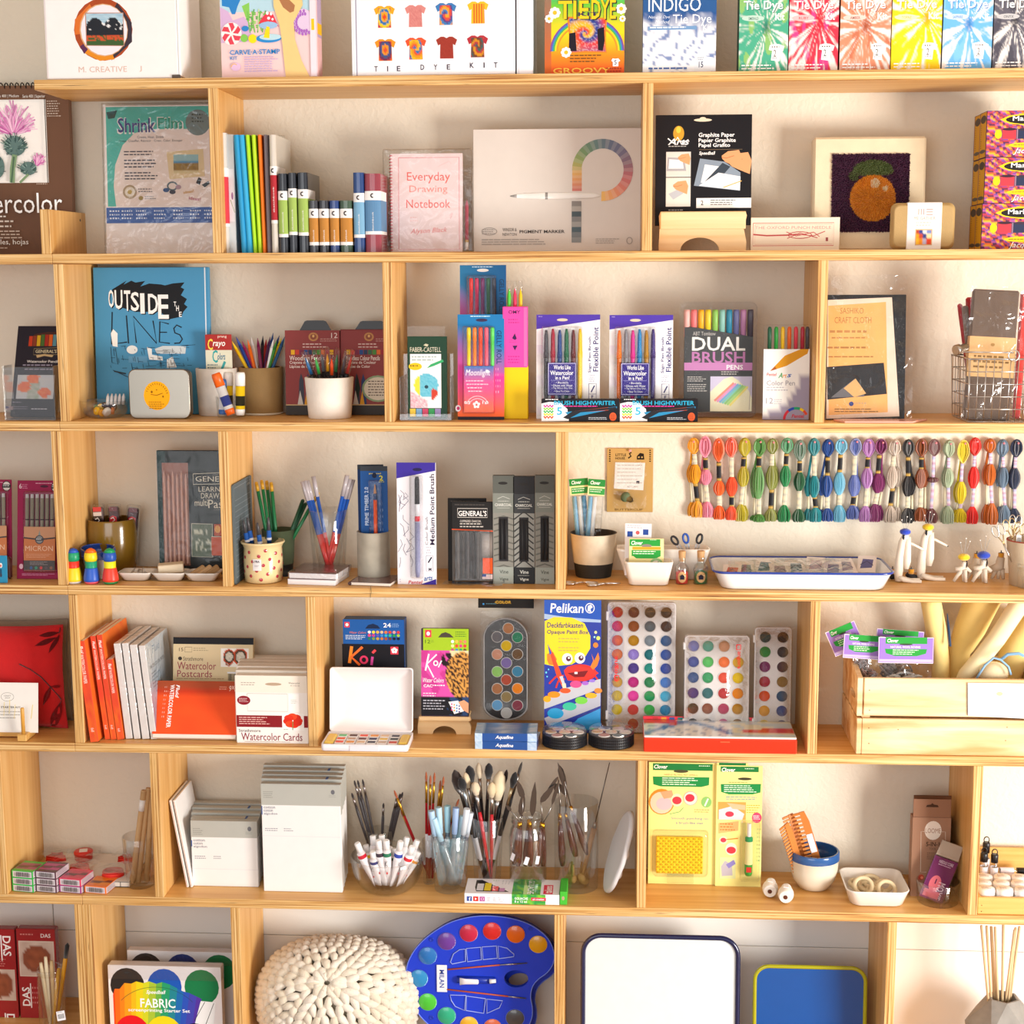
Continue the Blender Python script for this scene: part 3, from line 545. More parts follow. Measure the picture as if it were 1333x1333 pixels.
# graphite paper on its wooden stand
def hand(x,y,s,fl=1):return[('p',[(x,y),(x+40*s*fl,y-28*s),(x+110*s*fl,y-36*s),(x+130*s*fl,y+10*s),(x+120*s*fl,y+80*s),(x+70*s*fl,y+60*s),(x+25*s*fl,y+40*s),(x+5*s*fl,y+20*s)],'e2a070'),('l',[(x,y+10*s),(x+30*s*fl,y+15*s),(x+80*s*fl,y)],5*s,'c07c50')]
els=[('e',998,614,46,8,'e8d8c0'),('e',998,606,16,7,'e8d8c0'),('e',875,680,28,38,'c89a30'),('e',874,662,12,17,'f0c84a'),('l',[(820,705),(850,730),(870,700),(890,735),(925,712)],6,'fff'),('t',820,706,930,738,'Arts','fff',1,0,.3),('g',824,742,926,752,1,'bbb'),('t',977,678,1160,706,'Graphite Paper','fff',1),('t',977,706,1166,732,'Papier Graphite','fff',1),('t',977,731,1138,756,'Papel Grafito','fff',1),('r',980,762,1200,764,'806a50'),('t',980,772,1062,794,'Speedball','fff',1,0,.2),('r',812,773,938,900,'dcd6d0'),('p',[(820,800),(905,805),(915,870),(815,870)],'a8a8ae'),('p',[(828,810),(895,815),(902,858),(824,858)],'eeeef0')]+hand(872,800,.5)+[('r',812,904,938,1050,'e4ddd4'),('p',[(825,985),(880,960),(910,940),(900,985),(850,1015)],'b8bcc4')]+hand(848,940,.6)+[('p',[(985,808),(1110,825),(1192,880),(1190,972),(955,945)],'8a98a8'),('p',[(1010,838),(1090,850),(1060,935),(990,930)],'f2f2f4'),('p',[(1100,830),(1140,850),(1070,930),(1000,935)],'3a4450'),('p',[(1080,880),(1192,900),(1190,970),(980,945)],'ececf0'),('l',[(1105,955),(1198,922)],5,'d8b060')]+hand(1125,812,.95)+hand(1095,795,.8)+[('r',968,1008,1248,1058,'f4f0ec'),('t',991,1020,1004,1044,'2','404040',1),('g',1040,1016,1190,1048,3,'5a5a5a'),('g',825,1064,930,1076,1,'aaa')]
pack('graphite_paper_pack','black graphite paper pack standing on a wooden display stand','paper pack','20',(757,587,1248,1146),None,.072,.004,'17151a',els,rx=5,z=ZS[1]+.0455)
def stand(label,t,box,row,Y,arch,lip,name='display_stand',lf=.62):
 F=Face(t,box,row,Y);x0,y0,x1,y1=box;r=root(name,label,'stand',F.loc)
 cx=(arch[0]+arch[1])/2;rw=(arch[1]-arch[0])/2;rh=y1-arch[2]
 p=[(x0,y1)]+[(cx-rw*cos(pi*k/12),y1-rh*sin(pi*k/12))for k in range(13)]+[(x1-2,y1),(x1,y1-40),(x1-14,lip),(x1,y0+20),(x1-8,y0),(x0+8,y0),(x0,y0+20),(x0+4,lip),(x0,y1-30)]
 m=MB();m.prism([F.fx(*q)for q in p][::-1],0,.01,'fff');m.build('front_panel','birch',r)
 m=MB();m.box(-F.W/2+.002,F.W/2-.002,-.004,-.0002,F.fx(0,lip)[1],F.H,'fff',.0015);m.build('lip','birch',r)
 m=MB();m.box(-F.W/2+.004,F.W/2-.004,.0102,.05,F.H*(lf-.15),F.H*lf,'fff',.001);m.build('ledge','birch',r)
 m=MB();m.box(-F.W*.32,F.W*.32,.042,.05,F.H*lf,F.H*1.6,'fff',.002);m.build('back_rest','birch',r)
 return r
stand('pale wooden display stand with an arched cutout holding the black paper pack','20',(775,1080,1223,1269),1,.055,(885,1085,1205),1165,lf=.64)
# oxford punch needle card
els=[('l',[(-50,1137),(362,1137),(362,1247),(-50,1247),(-50,1137)],3,'c85a58'),('l',[(-40,1144),(355,1144),(355,1240),(-40,1240),(-40,1144)],1.5,'d88a80'),('t',-40,1152,348,1166,'THE OXFORD PUNCH NEEDLE','d09088'),('l',[(-48,1192),(20,1198),(120,1196),(180,1192)],7,'b84a4a'),('l',[(180,1192),(260,1200),(318,1178)],4,'b84a4a'),('o',190,1196,62,18,'b84a4a',4),('l',[(120,1180),(170,1200),(260,1182),(290,1204)],4,'c05a58'),('l',[(125,1212),(190,1186),(280,1210)],4,'c05a58'),('r',322,1208,334,1226,'9a4a4a')]
pack('needle_card_box','small cream box with a red line drawing of a punch needle','box','30',(-62,1110,392,1270),1,.07,.02,'ecdcc6',els)
# canvas with the tufted orange
F=Face('30',(255,698,830,1272),1,.12,rx=3);r=root('punch_needle_canvas','square cream canvas with a tufted orange on a purple ground','canvas',F.loc,F.rot)
m=MB();m.box(-F.W/2,F.W/2,0,.035,0,F.H,'e8d5b4',.004);m.build('stretched_cloth','cloth',r)
m=MB();art(m,[('r',352,786,746,1178,'32102a'),('e',560,855,104,42,'46512a'),('e',562,1008,118,118,'c47c1a')],F.fx,-.0001);m.build('punched_ground','paper',r)
rr=random.Random(3);m=MB();NXX=58;sh=[R(90*k)for k in range(4)]
for j in range(NXX):
 for i in range(NXX):
  u=350+(i+.5+rr.uniform(-.3,.3))*398/NXX;v=783+(j+.5+rr.uniform(-.3,.3))*397/NXX
  x,z=F.fx(u,v);dx,dy=(u-562)/118,(v-1008)/118
  lf=(u-560)/105,(v-855-.0015*(u-560)**2*.9)/42
  if dx*dx+dy*dy<1:c=mixc('dc8c1c','f6b43c',rr.random());ang=math.atan2(-dy,dx)
  elif lf[0]**2+lf[1]**2<1 or(math.hypot(u-462,v-895)<26):c=mixc('56652e','7a8748',rr.random());ang=rr.uniform(0,pi)
  else:c=mixc('4a1a3e','6a2a54',rr.random());ang=rr.uniform(0,pi)
  if dx*dx+dy*dy<1 and(math.hypot(u-572,v-932)<24 or math.hypot(u-624,v-958)<15):c=hx('f2e2c4')
  L_,w_=.0017,.0008;h=.004+rr.uniform(-.0008,.0008);ca,sa=cos(ang),sin(ang)
  b_=[(x-ca*L_-sa*w_,-.0002,z-sa*L_+ca*w_),(x+ca*L_-sa*w_,-.0002,z+sa*L_+ca*w_),(x+ca*L_+sa*w_,-.0002,z+sa*L_-ca*w_),(x-ca*L_+sa*w_,-.0002,z-sa*L_-ca*w_)]
  t_=[(x-ca*L_*.6,-h,z-sa*L_*.6),(x+ca*L_*.6,-h,z+sa*L_*.6)]
  m.add(b_+t_,[(0,1,5,4),(2,3,4,5),(1,2,5),(3,0,4)],c)
o=m.build('loop_pile','thread',r);o['kind']='stuff'
# moulded pulp box
F=Face('30',(655,1035,985,1267),1,.045);r=root('pulp_box','brown moulded pulp soap box with a white paper sleeve','box',F.loc)
m=MB()
def rrect(w,h,rad,n=5):
 p=[]
 for cx,cz,a0 in((w/2-rad,h/2-rad,0),(-w/2+rad,h/2-rad,90),(-w/2+rad,-h/2+rad,180),(w/2-rad,-h/2+rad,270)):
  for k in range(n+1):a=R(a0+90*k/n);p.append((cx+rad*cos(a),cz+rad*sin(a)))
 return p
def loft(m,w,h,cz,lev,col):
 m.rings([[(x,y,z+cz)for x,z in rrect(w-2*i,h-2*i,rd)]for y,i,rd in lev][::-1],col=col,smooth=True)
loft(m,F.W,F.H,F.H/2,[(0,.006,.010),(.003,.003,.011),(.010,.0005,.012),(.0102,.0,.012),(.0125,0,.012),(.024,.004,.011),(.027,.008,.01)],'b4945f');m.build('shell','clay',r)
m=MB();x0,_=F.fx(735,0);x1,_=F.fx(912,0);m.box(x0,x1,-.0008,.0285,-.0+.0002,F.H+.0004,'efeae4',.0008)
def quilt(u,v):return hx([['b04a38','3a4a90','e8e0d8','7a8ac0'],['e8a02c','c8503a','3f4a88','f0d8a8'],['f0b83a','e8902a','b8b0c8','d84a30']][min(2,int(v*3))][min(3,int(u*4))])
art(m,[('l',[(793,1065),(793,1095)],5,'b09a94'),('l',[(806,1065),(806,1095)],5,'b09a94'),('l',[(819,1065),(819,1095)],5,'b09a94'),('l',[(832,1068),(866,1068)],5,'b09a94'),('l',[(832,1081),(866,1081)],5,'b09a94'),('l',[(832,1094),(866,1094)],5,'b09a94'),('t',770,1104,880,1120,'ME GATHER','b89a90'),('g',782,1130,868,1155,2,'d0b8ae'),('r',779,1166,866,1246,'d8a878'),('f',784,1171,861,1241,8,6,quilt)],F.fx,-.0008)
m.build('paper_sleeve','paper',r)
# marbling kits, three high and two deep
tm=(1250,140,7.014)
def marble(u,v):
 s=(u*9+.35*abs(((v*26)%2)-1)*2+NZ.noise(V((u*4,v*4,2))));k=int(s*1.7+int(v*13)*2)%7
 return hx(['c03a4a','6a4a98','e86a2c','3a2a50','b85a9a','f0b02a','8a3a58'][k])
for k,(y0,y1,xl)in enumerate([(78,488,238),(490,893,222),(896,1286,196)]):
 base=ZS[1]+(2-k)*.0802
 for dq in(1,0):
  lab=['upper','middle','lower'][k]+(' marbling paint kit box in the front stack at the right edge' if dq==0 else ' marbling paint kit box in the rear stack, only its yellow spine showing')
  F=Face(tm,(xl,y0,760,y1),1,.03,z=base)
  F.H=.0798;F.sz=F.H/(y1-y0);r=MB();x=-F.W/2;r.box(x,F.W/2,.0,.052,0,F.H,'4a2a4a',.0006)
  if dq==0:
   lx=lambda a:a
   els=[('f',xl+2,y0+2,760,y1-2,46,26,marble)];q=xl
   els+=[('p',[(q+120,y0+80),(q+200,y0+45),(q+330,y0+28),(760,y0+20),(760,y0+140),(q+330,y0+128),(q+200,y0+112)],'f6cc1e'),('e',q+380,y0+80,210,40,'23201e'),('t',q+235,y0+48,q+530,y0+104,'Marbling','fff',1),('e',q+108,y0+208,32,40,'f4d01e'),('r',q+140,y0+160,760,y0+250,'5a4a60'),('r',q+146,y0+168,q+270,y0+250,'e23c48'),('e',q+208,y0+165,66,12,'3a2430'),('r',q+290,y0+172,q+420,y0+250,'2c3450'),('e',q+355,y0+168,66,12,'3a3040'),('r',q+280,y0+165,q+284,y0+250,'c8a0b8'),('r',q+440,y0+172,q+560,y0+250,'2f6a58'),('e',q+400,y0+306,195,24,'f2d01e'),('g',q+250,y0+300,q+520,y0+314,1,'4a3020'),('t',q+250,y0+330,q+400,y0+392,'Jacq','fff',0,0,.4)]
   art(r,els,F.fx)
  def fx2(u,v):return(u,(y1-v)*F.sz)
  s=MB();s.M=Mx.Translation((x,0,0))@Mx.Rotation(-pi/2,4,'Z')
  art(s,[('r',-.048,y0+6,-.004,y1-4,'d8a016'),('e',-.026,y0+66,.021,36,'4a4038'),('g',-.042,y0+110,-.010,y0+330,11,'6a5010'),('e',-.026,y0+352,.021,17,'5a564e'),('r',-.0515,y0+2,-.048,y1-2,'7a4a68')],fx2)
  n0=len(r.v);r.v+=s.v;r.f+=[tuple(i+n0 for i in f)for f in s.f];r.c+=s.c;r.sm+=s.sm
  o=r.build('marbling_kit_box','card');o.location=(F.x+(.002 if dq else 0),.03+dq*.053,base);tag(o,lab,'box','marbling kits stacked at the right edge')
def cyl_at(t,x0,x1,yb,row,z=None):
 """centre, radius of an upright pot whose base front shows at (x0..x1, yb)"""
 zs=ZS[row]if z is None else z
 px0,py=ppx(t,x0,yb);px1,_=ppx(t,x1,yb);a=onz((px0+px1)/2,py,zs);d=ray((px0+px1)/2,py)
 l,r_=at(px0,py,a.y),at(px1,py,a.y);rad=(r_.x-l.x)/2
 dirh=V((d.x,d.y,0)).normalized();c=V((a.x,a.y,zs))+dirh*rad;return c,rad
def vessel(name,label,t,xb,yb,xt,yt,row,mat,col,cat='pot',thick=.003,prof=None,Y=None,seg=32,bands=None,z=None,fill=.004,group=None,part='body'):
 """open pot: base x-range xb at yb (front bottom), rim x-range xt, rim front at yt. returns root, centre, base r, rim r, height"""
 zs=(ZS[row]if z is None else z)+.0003;c,rb=cyl_at(t,xb[0],xb[1],yb,row,z)
 if Y is not None:c=at(*ppx(t,(xb[0]+xb[1])/2,yb),Y);l,r2=[at(*ppx(t,k,yb),Y)for k in xb];rb=(r2.x-l.x)/2;c=V((c.x,Y,zs))
 l,r2=[at(*ppx(t,k,yt),c.y)for k in xt];rt=(r2.x-l.x)/2
 H=at(*ppx(t,(xt[0]+xt[1])/2,yt),c.y-rt).z-zs
 r=root(name,label,cat,(c.x,c.y,zs),(0,0,0),group);m=MB()
 if prof is None:prof=[(rb-.001,0),(rb,.001),(rt,H-.001),(rt-thick*.4,H)]
 else:prof=[(p[0]*rb if p[0]else 0,p[1]*H)+tuple(p[2:])for p in prof]
 out=[(0,0)]+prof
 inn=[(max(p[0]-thick,.001),max(p[1],fill))for p in reversed(prof)if p[1]>fill]+[(prof[0][0]*.6,fill),(0,fill)]
 if bands:col0=bands
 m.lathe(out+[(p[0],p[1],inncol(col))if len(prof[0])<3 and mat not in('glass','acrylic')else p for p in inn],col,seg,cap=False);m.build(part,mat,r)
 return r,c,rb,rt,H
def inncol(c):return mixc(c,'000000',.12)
def pen(label,t,tip,base,Y,segs,name='pencil',cat='pencil',group=None,seg=8,Yb=None):
 P1=tat(t,tip[0],tip[1],Y);P0=V(base)if len(base)==3 else tat(t,base[0],base[1],Yb if Yb is not None else Y)
 return rod(name,label,cat,P0,P1,segs,group,seg)
tq=(0,330,5.792)
def tulips(u,v):
 for cx,cy in((.42,.15),(.2,.5),(.75,.72)):
  r=math.hypot((u-cx)/.17,(v-cy)/.22)
  if r<1+.2*NZ.noise(V((u*9,v*9,0))):return mixc('d84a28','e88a4a',n2(u,v,9))
 return mixc('c8c4c0','8a9a84' if abs(u-.45)<.16 and v>.3 else 'b8bcc8',n2(u,v,8))
els=[('p',[(185,680),(230,625),(330,608),(420,610),(420,715),(185,720)],'4a2820')]+[('r',190+i*31,640-i*3 if i<3 else 628,217+i*31,715,c)for i,c in enumerate(['c83c1c','8a3a20','d8a81c','4a6a2c','a82c1c','d8601c','5a8a94','6a4a3a'])]+[('l',[(235,735),(420,728),(420,780),(235,782),(235,735)],3,'a08a60'),('t',248,742,412,768,"GENERAL'S",'d8c8a0',1),('p',[(255,785),(320,775),(390,785),(380,800),(320,790),(265,805)],'c8a878'),('t',188,822,440,842,'Watercolor Pencils','e8e0d8',1),('g',160,852,440,878,1,'9a90a0'),('g',175,884,440,908,1,'8a8090'),('f',128,935,415,1115,22,16,tulips),('t',70,1135,98,1160,'12','e8e0d8'),('g',108,1135,190,1155,1,'8a8090'),('r',55,1172,115,1200,'c8a8a8'),('r',55,1172,80,1186,'4a5088'),('g',120,1170,230,1200,2,'7a7080'),('g',255,1185,420,1202,1,'c8c0c8')]
pack('pencil_box','black watercolor pencil box with a tulip picture in the left corner','box',tq,(95,562,440,1245),2,.06,.012,'26202a',els,rx=18,rz=-4)
F=Face(tq,(25,850,410,1256),2,.012);r=root('acrylic_holder','clear acrylic holder in front of the black pencil box','holder',F.loc+V((0,0,.0003)))
for nm_,a in(('front_panel',(-F.W/2,F.W/2,0,.002,0,F.H*.98)),('side_panel',(-F.W/2,-F.W/2+.002,.0022,.045,0,F.H)),('side_panel',(F.W/2-.002,F.W/2,.0022,.045,0,F.H)),('base',(-F.W/2+.0022,F.W/2-.0022,.0022,.045,0,.002))):
 m=MB();m.box(*a,'fff',.0003);m.build(nm_,'acrylic',r)
els=[('r',1050,75,1056,822,'dfe6ee'),('p',[(580,185),(655,140),(640,160),(680,140),(700,150),(750,142),(725,170),(770,155),(830,160),(850,165),(890,155),(950,150),(930,175),(948,185),(930,215),(960,235),(945,260),(962,275),(940,300),(930,325),(870,338),(820,300),(700,300),(600,270)],'14161a')]
for k,ch in enumerate('OUTSIDE'):
 x=(560,592,640,674,722,762,812)[k];w_=(28,40,32,42,22,50,54)[k];y=(186,188,190,198,205,208,212)[k];h=(92,98,104,98,104,102,124)[k]
 els+=[('t',x+5,y+5,x+w_+5,y+h+5,ch,'14161a',0),('t',x,y,x+w_,y+h,ch,'f6f6f4',1)]
els+=[('t',892,248,905,272,'T','f6f6f4',1),('t',904,268,918,296,'H','f6f6f4',1),('t',918,300,932,326,'E','f6f6f4',1)]
els+=[('l',[(578,300),(570,466),(650,455)],6,'14161a'),('l',[(650,318),(657,462)],6,'14161a'),('l',[(697,460),(685,322),(800,462),(785,345)],6,'14161a'),('l',[(865,362),(820,350),(815,455),(868,462)],6,'14161a'),('l',[(818,405),(855,405)],5,'14161a'),('l',[(930,380),(905,368),(890,385),(895,408),(920,418),(932,440),(918,460),(890,462)],6,'14161a')]
rr=random.Random(5)
els+=[('p',[(568,410),(580,388),(602,410),(600,480),(575,475)],'eef0ee'),('e',674,494,28,22,'e8ecec'),('p',[(750,480),(775,490),(775,520),(828,530),(830,550),(760,545)],'eef0ee'),('p',[(790,490),(830,475),(905,475),(950,478),(945,515),(800,515)],'cfd6d8'),('p',[(850,545),(880,530),(900,585),(850,588)],'e8ecec'),('r',655,528,750,560,'5f9cc4')]
for i in range(70):
 x=rr.uniform(560,960);y=rr.uniform(470,590);w_=rr.uniform(10,60);v_=rr.random()<.4
 els.append(('l',[(x,y),(x+(4 if v_ else w_),y+(w_*.6 if v_ else rr.uniform(-4,4)))],1.8,'1c2228'))
els+=[('l',[(575,600),(650,635)],3,'14161a'),('l',[(580,605),(640,618)],6,'2a3036'),('l',[(590,485),(600,570),(570,560),(566,480)],2.5,'1c2228')]
pack('picture_book','large blue picture book with hand-drawn lettering and a harbour sketch','book','01',(485,72,1072,828),2,.14,.012,'4a92bd',els,rx=2.5,b=.001)
# glass bowl with little things
def bowl(name,label,t,xt,yrim,xb,yb,row,mat='glass',col='fff',thick=.0025,z=None,cat='bowl'):
 zs=(ZS[row]if z is None else z)+.0003;c,rb=cyl_at(t,xb[0],xb[1],yb,row,z);l,r2=[at(*ppx(t,k,yrim),c.y)for k in xt];rt=(r2.x-l.x)/2
 c.x=(l.x+r2.x)/2
 H=at(*ppx(t,(xt[0]+xt[1])/2,yrim),c.y).z-zs
 r=root(name,label,cat,(c.x,c.y,zs));m=MB();n=8
 o=[(0,0),(rb,0)]+[(rb+(rt-rb)*sin(pi/2*k/n),H*(1-cos(pi/2*k/n)))for k in range(1,n+1)]
 i_=[(p[0]-thick,max(p[1],thick))for p in reversed(o[1:])]+[(0,thick)]
 m.lathe(o+[(rt-thick/2,H+thick*.5)]+i_,col,36,cap=False);m.build('bowl_wall',mat,r)
 return r,c,rb,rt,H
r,c,rb,rt,H=bowl('glass_bowl','small clear glass bowl of tiny sharpeners and erasers','01',(415,656),752,(470,610),843,2)
rr=random.Random(11)
for i,(dx,dy,dz,s,cl)in enumerate([(-.016,-.008,.010,.008,'f2c21e'),(-.004,-.012,.007,.007,'e8a01c'),(.008,-.014,.009,.009,'d8d4d0'),(.018,-.004,.010,.007,'b86a40'),(.004,.004,.014,.008,'2a3a58'),(-.012,.008,.016,.007,'f0c828'),(.016,.010,.016,.007,'3a4a60'),(-.020,.004,.016,.006,'6a8a3c'),(.0,-.002,.021,.006,'22283a')]):
 m=MB();m.lathe([(s*.7,-s*.5),(s,-s*.3),(s,s*.3),(s*.7,s*.5),(s*.3,s*.5,mixc(cl,'fff',.3))],cl,12)
 o=m.build('pencil_sharpener','plastic');o.location=c+V((dx*.85,dy*.85,dz+.003));o.rotation_euler=(rr.uniform(.6,2),rr.uniform(0,1),rr.uniform(0,6));tag(o,'tiny round %s sharpener in the glass bowl, %s'%(['bright yellow','amber','white','tan','navy','lemon','slate','olive green','black'][i],['left front','front','front right','at the right','in the middle','at the back left','at the back right','far left','on top'][i]),'sharpener','tiny sharpeners in the glass bowl')
for i in range(5):
 P0=tat('01',548+i*20,770,.075+.004*i);P1=tat('01',552+i*20,716,.09)
 rod('cap_eraser','pale cap standing up out of the glass bowl, %s from the left'%ORD[i],'cap',P0,P1,[('a','plastic',[(0,.003,'dcdce0'),(.7,.003),(1,.0012)])],'caps in the glass bowl')
F=Face('01',(658,592,968,828),2,.05);r=root('metal_tin','silver hinged tin with a round yellow label','tin',F.loc+V((0,0,.0003)))
m=MB();loft(m,F.W,F.H,F.H/2,[(.0,.0015,.012),(.001,0,.013),(.009,0,.013)],'8c857a');m.build('lid','metal',r)
m=MB();loft(m,F.W-.001,F.H-.001,F.H/2,[(.0093,.0,.0125),(.0225,0,.0125),(.0235,.0015,.012)],'8e867a');m.build('base','metal',r)
m=MB();art(m,[('e',800,718,67,69,'f2a81e')]+[('p',[(800+55*sin(R(a)),718-57*cos(R(a))),(800+60*sin(R(a+3)),718-62*cos(R(a+3))),(800+48*sin(R(a+6)),718-50*cos(R(a+6)))],'8a5a14')for a in range(-70,80,12)]+[('g',758,745,845,785,4,'a8741c'),('l',[(770,712),(800,716),(830,706)],3,'8a5a14'),('e',775,700,5,6,'8a5a14'),('e',832,722,4,5,'8a5a14'),('e',800,690,3,3,'8a5a14')],F.fx,-.0001);m.build('round_label','paper',r)
# white speckled cup with a crayon box
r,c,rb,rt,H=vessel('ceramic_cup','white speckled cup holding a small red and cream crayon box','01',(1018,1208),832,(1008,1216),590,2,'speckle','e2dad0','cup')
els=[('r',1050,415,1185,478,'a82c28'),('t',1114,420,1160,430,'prang','e8d0c0',1),('t',1062,432,1088,478,'C','f4d84a',1),('t',1088,444,1152,470,'rayo','f4f0e8',1,0,.2),('r',1050,478,1185,600,'dcd8c0'),('t',1084,478,1112,530,'C','2aa0a0',1),('t',1110,490,1150,518,'olors','2a6a88',1,0,.2),('g',1058,535,1112,582,4,'3a5a68'),('l',[(1120,575),(1148,525)],12,'3a9a9a')]
pack('crayon_box','small red and cream box of crayons standing in the white cup','box','01',(1050,415,1172,650),None,c.y-.012,.02,'c8342c',els,z=ZS[2]+.045)
# glass jar with glue sticks
r,c,rb,rt,H=vessel('glass_jar','short clear jar holding four glue sticks','01',(1112,1254),840,(1106,1262),735,2,'glass','fff','jar',thick=.002)
def glue(label,tip,base,Y,cap,body,txt=None):
 P0,P1=tat('01',base[0],base[1],Y),tat('01',tip[0],tip[1],Y)
 P0.z=max(P0.z,ZS[2]+.008)
 R0=.0088;return rod('glue_stick',label,'glue stick',P0,P1,[('barrel','plastic',[(0,R0*.9,cap),(.03,R0,cap),(.14,R0,cap),(.14,R0*.98,body),(.68,R0*.98,body)]if not txt else[(0,R0*.9,cap),(.1,R0,cap),(.14,R0,body),(.22,R0,body),(.22,R0,txt),(.45,R0,txt),(.45,R0,body),(.68,R0,body)]),('cap','plastic',[(.685,R0*1.05,cap),(.93,R0*1.05,cap),(1,R0*.9,cap)])],seg=18)
glue('glue stick with an orange cap tilted in the short jar',(1100,612),(1180,822),.045,'e8641c','f0f0f0','3a4a9a')
glue('yellow glue stick with a white cap, upright at the right of the jar',(1226,606),(1226,826),.05,'efefec','f2cc1e','2c2c20')
glue('yellow glue stick with a white cap, behind the orange capped one',(1165,606),(1165,818),.068,'efefec','f2cc1e','2c2c20')
glue('white and blue glue stick low in the jar behind the orange one',(1140,640),(1140,826),.064,'3a6ab0','e8e8ec')
# cork pot with colour pencils
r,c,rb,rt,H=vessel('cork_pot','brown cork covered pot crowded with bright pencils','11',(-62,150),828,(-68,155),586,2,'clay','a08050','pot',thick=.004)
m=MB();m.lathe([(rb*.98,0),(rb*1.03,.001),(rb*1.01,.004)],'d8cdb8',32);m.build('foot','ceramic',r)
pc=['f0c81e','2a50b0','e03c8c','f0701c','f4f0ee','7a1c48','20222c','c82c30','1c3a6a','5a2a5a','f2f0ee','f4d41e','1e4a8a','2c5a88','c03a2c','3a8a3c']
tips=[(-112,445,0),(-90,424,1),(-58,448,2),(-30,440,3),(-12,425,4),(20,430,5),(48,420,6),(65,438,7),(100,405,8),(85,425,9),(102,437,10),(142,430,11),(132,418,12),(160,424,13),(75,450,14),(118,445,15)]
cn=['yellow','blue','pink','orange','white','dark purple','black','red','navy','plum','white','yellow','blue','steel blue','brick red','green']
for x,y,k in tips:
 u=(x-43)/110.0;Yt=c.y+.018*((k*7)%5-2)/2;P1=tat('11',x,y,Yt);P0=V((c.x-u*.012+.004*((k%3)-1),c.y-(Yt-c.y)*.6,ZS[2]+.008));cl=pc[k]
 rod('colour_pencil','%s pencil in the cork pot, %s from the left'%(cn[k],ORD[sorted(tips).index((x,y,k))]),'pencil',P0,P1,[('barrel','plastic',[(0,.0034,cl),(.88,.0034,cl)]),('point','plastic',[(.88,.0034,cl),(.985,.0007,cl),(1,.0003,cl)])],'pencils in the cork pot',7)
def wl(x0,title):
 e=[('r',x0,395,x0+278,825,'8a3a38'),('e',x0+145,428,25,22,'b8804c'),('e',x0+145,428,16,14,'8a4a34'),('e',x0+145,424,6,7,'d8a868'),('t',x0+236,408,x0+268,434,'12','e0d0c8'),('g',x0+180,436,x0+268,456,2,'b88a80'),('g',x0+90,460,x0+220,490,2,'d0b0a8')]
 e+=[('r',x0+30+i*22,494,x0+49+i*22,518,['e8b01c','c83a2c','7a2a48','2a4a88','2a3a58','3a6a4a','4a8a3a','d86a2c','a02c30'][i%9])for i in range(10)]
 e+=[('t',x0+22,524,x0+200,548,title[0],'e8d8d0',1),('t',x0+22,550,x0+180,570,'Crayons de Couleur','e8d8d0',1),('t',x0+22,571,x0+150,590,'Lápices de Color','e8d8d0',1)]
 e+=[('p',[(x0+65,775),(x0+70,650),(x0+80,612),(x0+92,650),(x0+96,775)],'3a3a48'),('p',[(x0+100,775),(x0+104,655),(x0+114,615),(x0+126,655),(x0+130,775)],'2a3a68'),('p',[(x0+60,775),(x0+74,700),(x0+90,775)],'c8c0b8'),('p',[(x0+95,775),(x0+108,700),(x0+120,775)],'d89a1c'),('r',x0,772,x0+278,777,'c8a878'),('r',x0,777,x0+278,825,'3a3634')]
 return e
def hanger(m,F,x0,x1,y0,y1):
 cx=(x0+x1)/2;p=[F.fx(*q)for q in((x0,y1),(x0+28,y0+4),(x0+40,y0),(x1-40,y0),(x1-28,y0+4),(x1,y1))];m.prism(p[::-1],.004,.008,'1c1a1c')
F=pack('pencil_box','dark red box of woodless pencils behind the white cup, left one','box','11',(163,395,441,825),2,.13,.016,'7a302e',wl(163,('Woodless Pencils',)),rx=3,multi='carton')
m=MB();hanger(m,F,235,398,345,397);m.build('hanger','plastic',F.root)
e2=wl(446,('Woodless Colour Pencils',))+[('p',[(520,690),(530,620),(545,690),(530,750)],'1c2a20'),('e',635,692,82,68,'8aa078'),('e',635,692,72,59,'d8cdb8'),('g',585,650,690,735,6,'6a5a50')]
F=pack('pencil_box','dark red box of woodless pencils beside the divider, right one','box','11',(446,390,724,825),2,.135,.016,'7a302e',e2,rx=3,multi='carton')
m=MB();hanger(m,F,518,690,347,392);m.build('hanger','plastic',F.root)
# white cup with clear capped brush pens
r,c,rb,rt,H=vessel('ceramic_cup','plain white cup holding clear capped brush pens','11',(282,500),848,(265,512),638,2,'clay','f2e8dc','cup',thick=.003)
for i,(x,y,bx,cl,nm_)in enumerate([(252,500,320,'2c6aa0','blue'),(308,497,350,'3aa84a','green'),(398,505,415,'f0501c','orange red'),(475,500,455,'4a4048','dark grey'),(510,492,470,'c83a34','red'),(345,480,372,'6a6a70','grey'),(375,478,395,'e8a01c','amber'),(430,482,430,'3a8a5a','sea green'),(480,488,440,'30343c','black'),(270,505,340,'40444c','charcoal')]):
 Yt=c.y-.015+(.028 if i>4 else 0);P1=tat('11',x,y,Yt);P0=V((c.x+(bx-388)*.00012,c.y-(Yt-c.y)*.5,ZS[2]+.006))
 rod('brush_pen','%s brush pen with a clear cap in the white cup'%nm_,'pen',P0,P1,[('barrel','plastic',[(0,.0045,'1c1c20'),(.62,.005),(.64,.0035,cl)]),('bristle_tip','plastic',[(.64,.0032,cl),(.8,.003,cl),(.9,.0006,cl)]),('clear_cap','blister',[(.55,.0056,'fff'),(.95,.005),(1,.004)])],'brush pens in the white cup',10)
F=Face('11',(745,632,1008,840),2,.02);r=root('acrylic_holder','clear acrylic holder with a lip holding the green marker pack','holder',F.loc+V((0,0,.0003)))
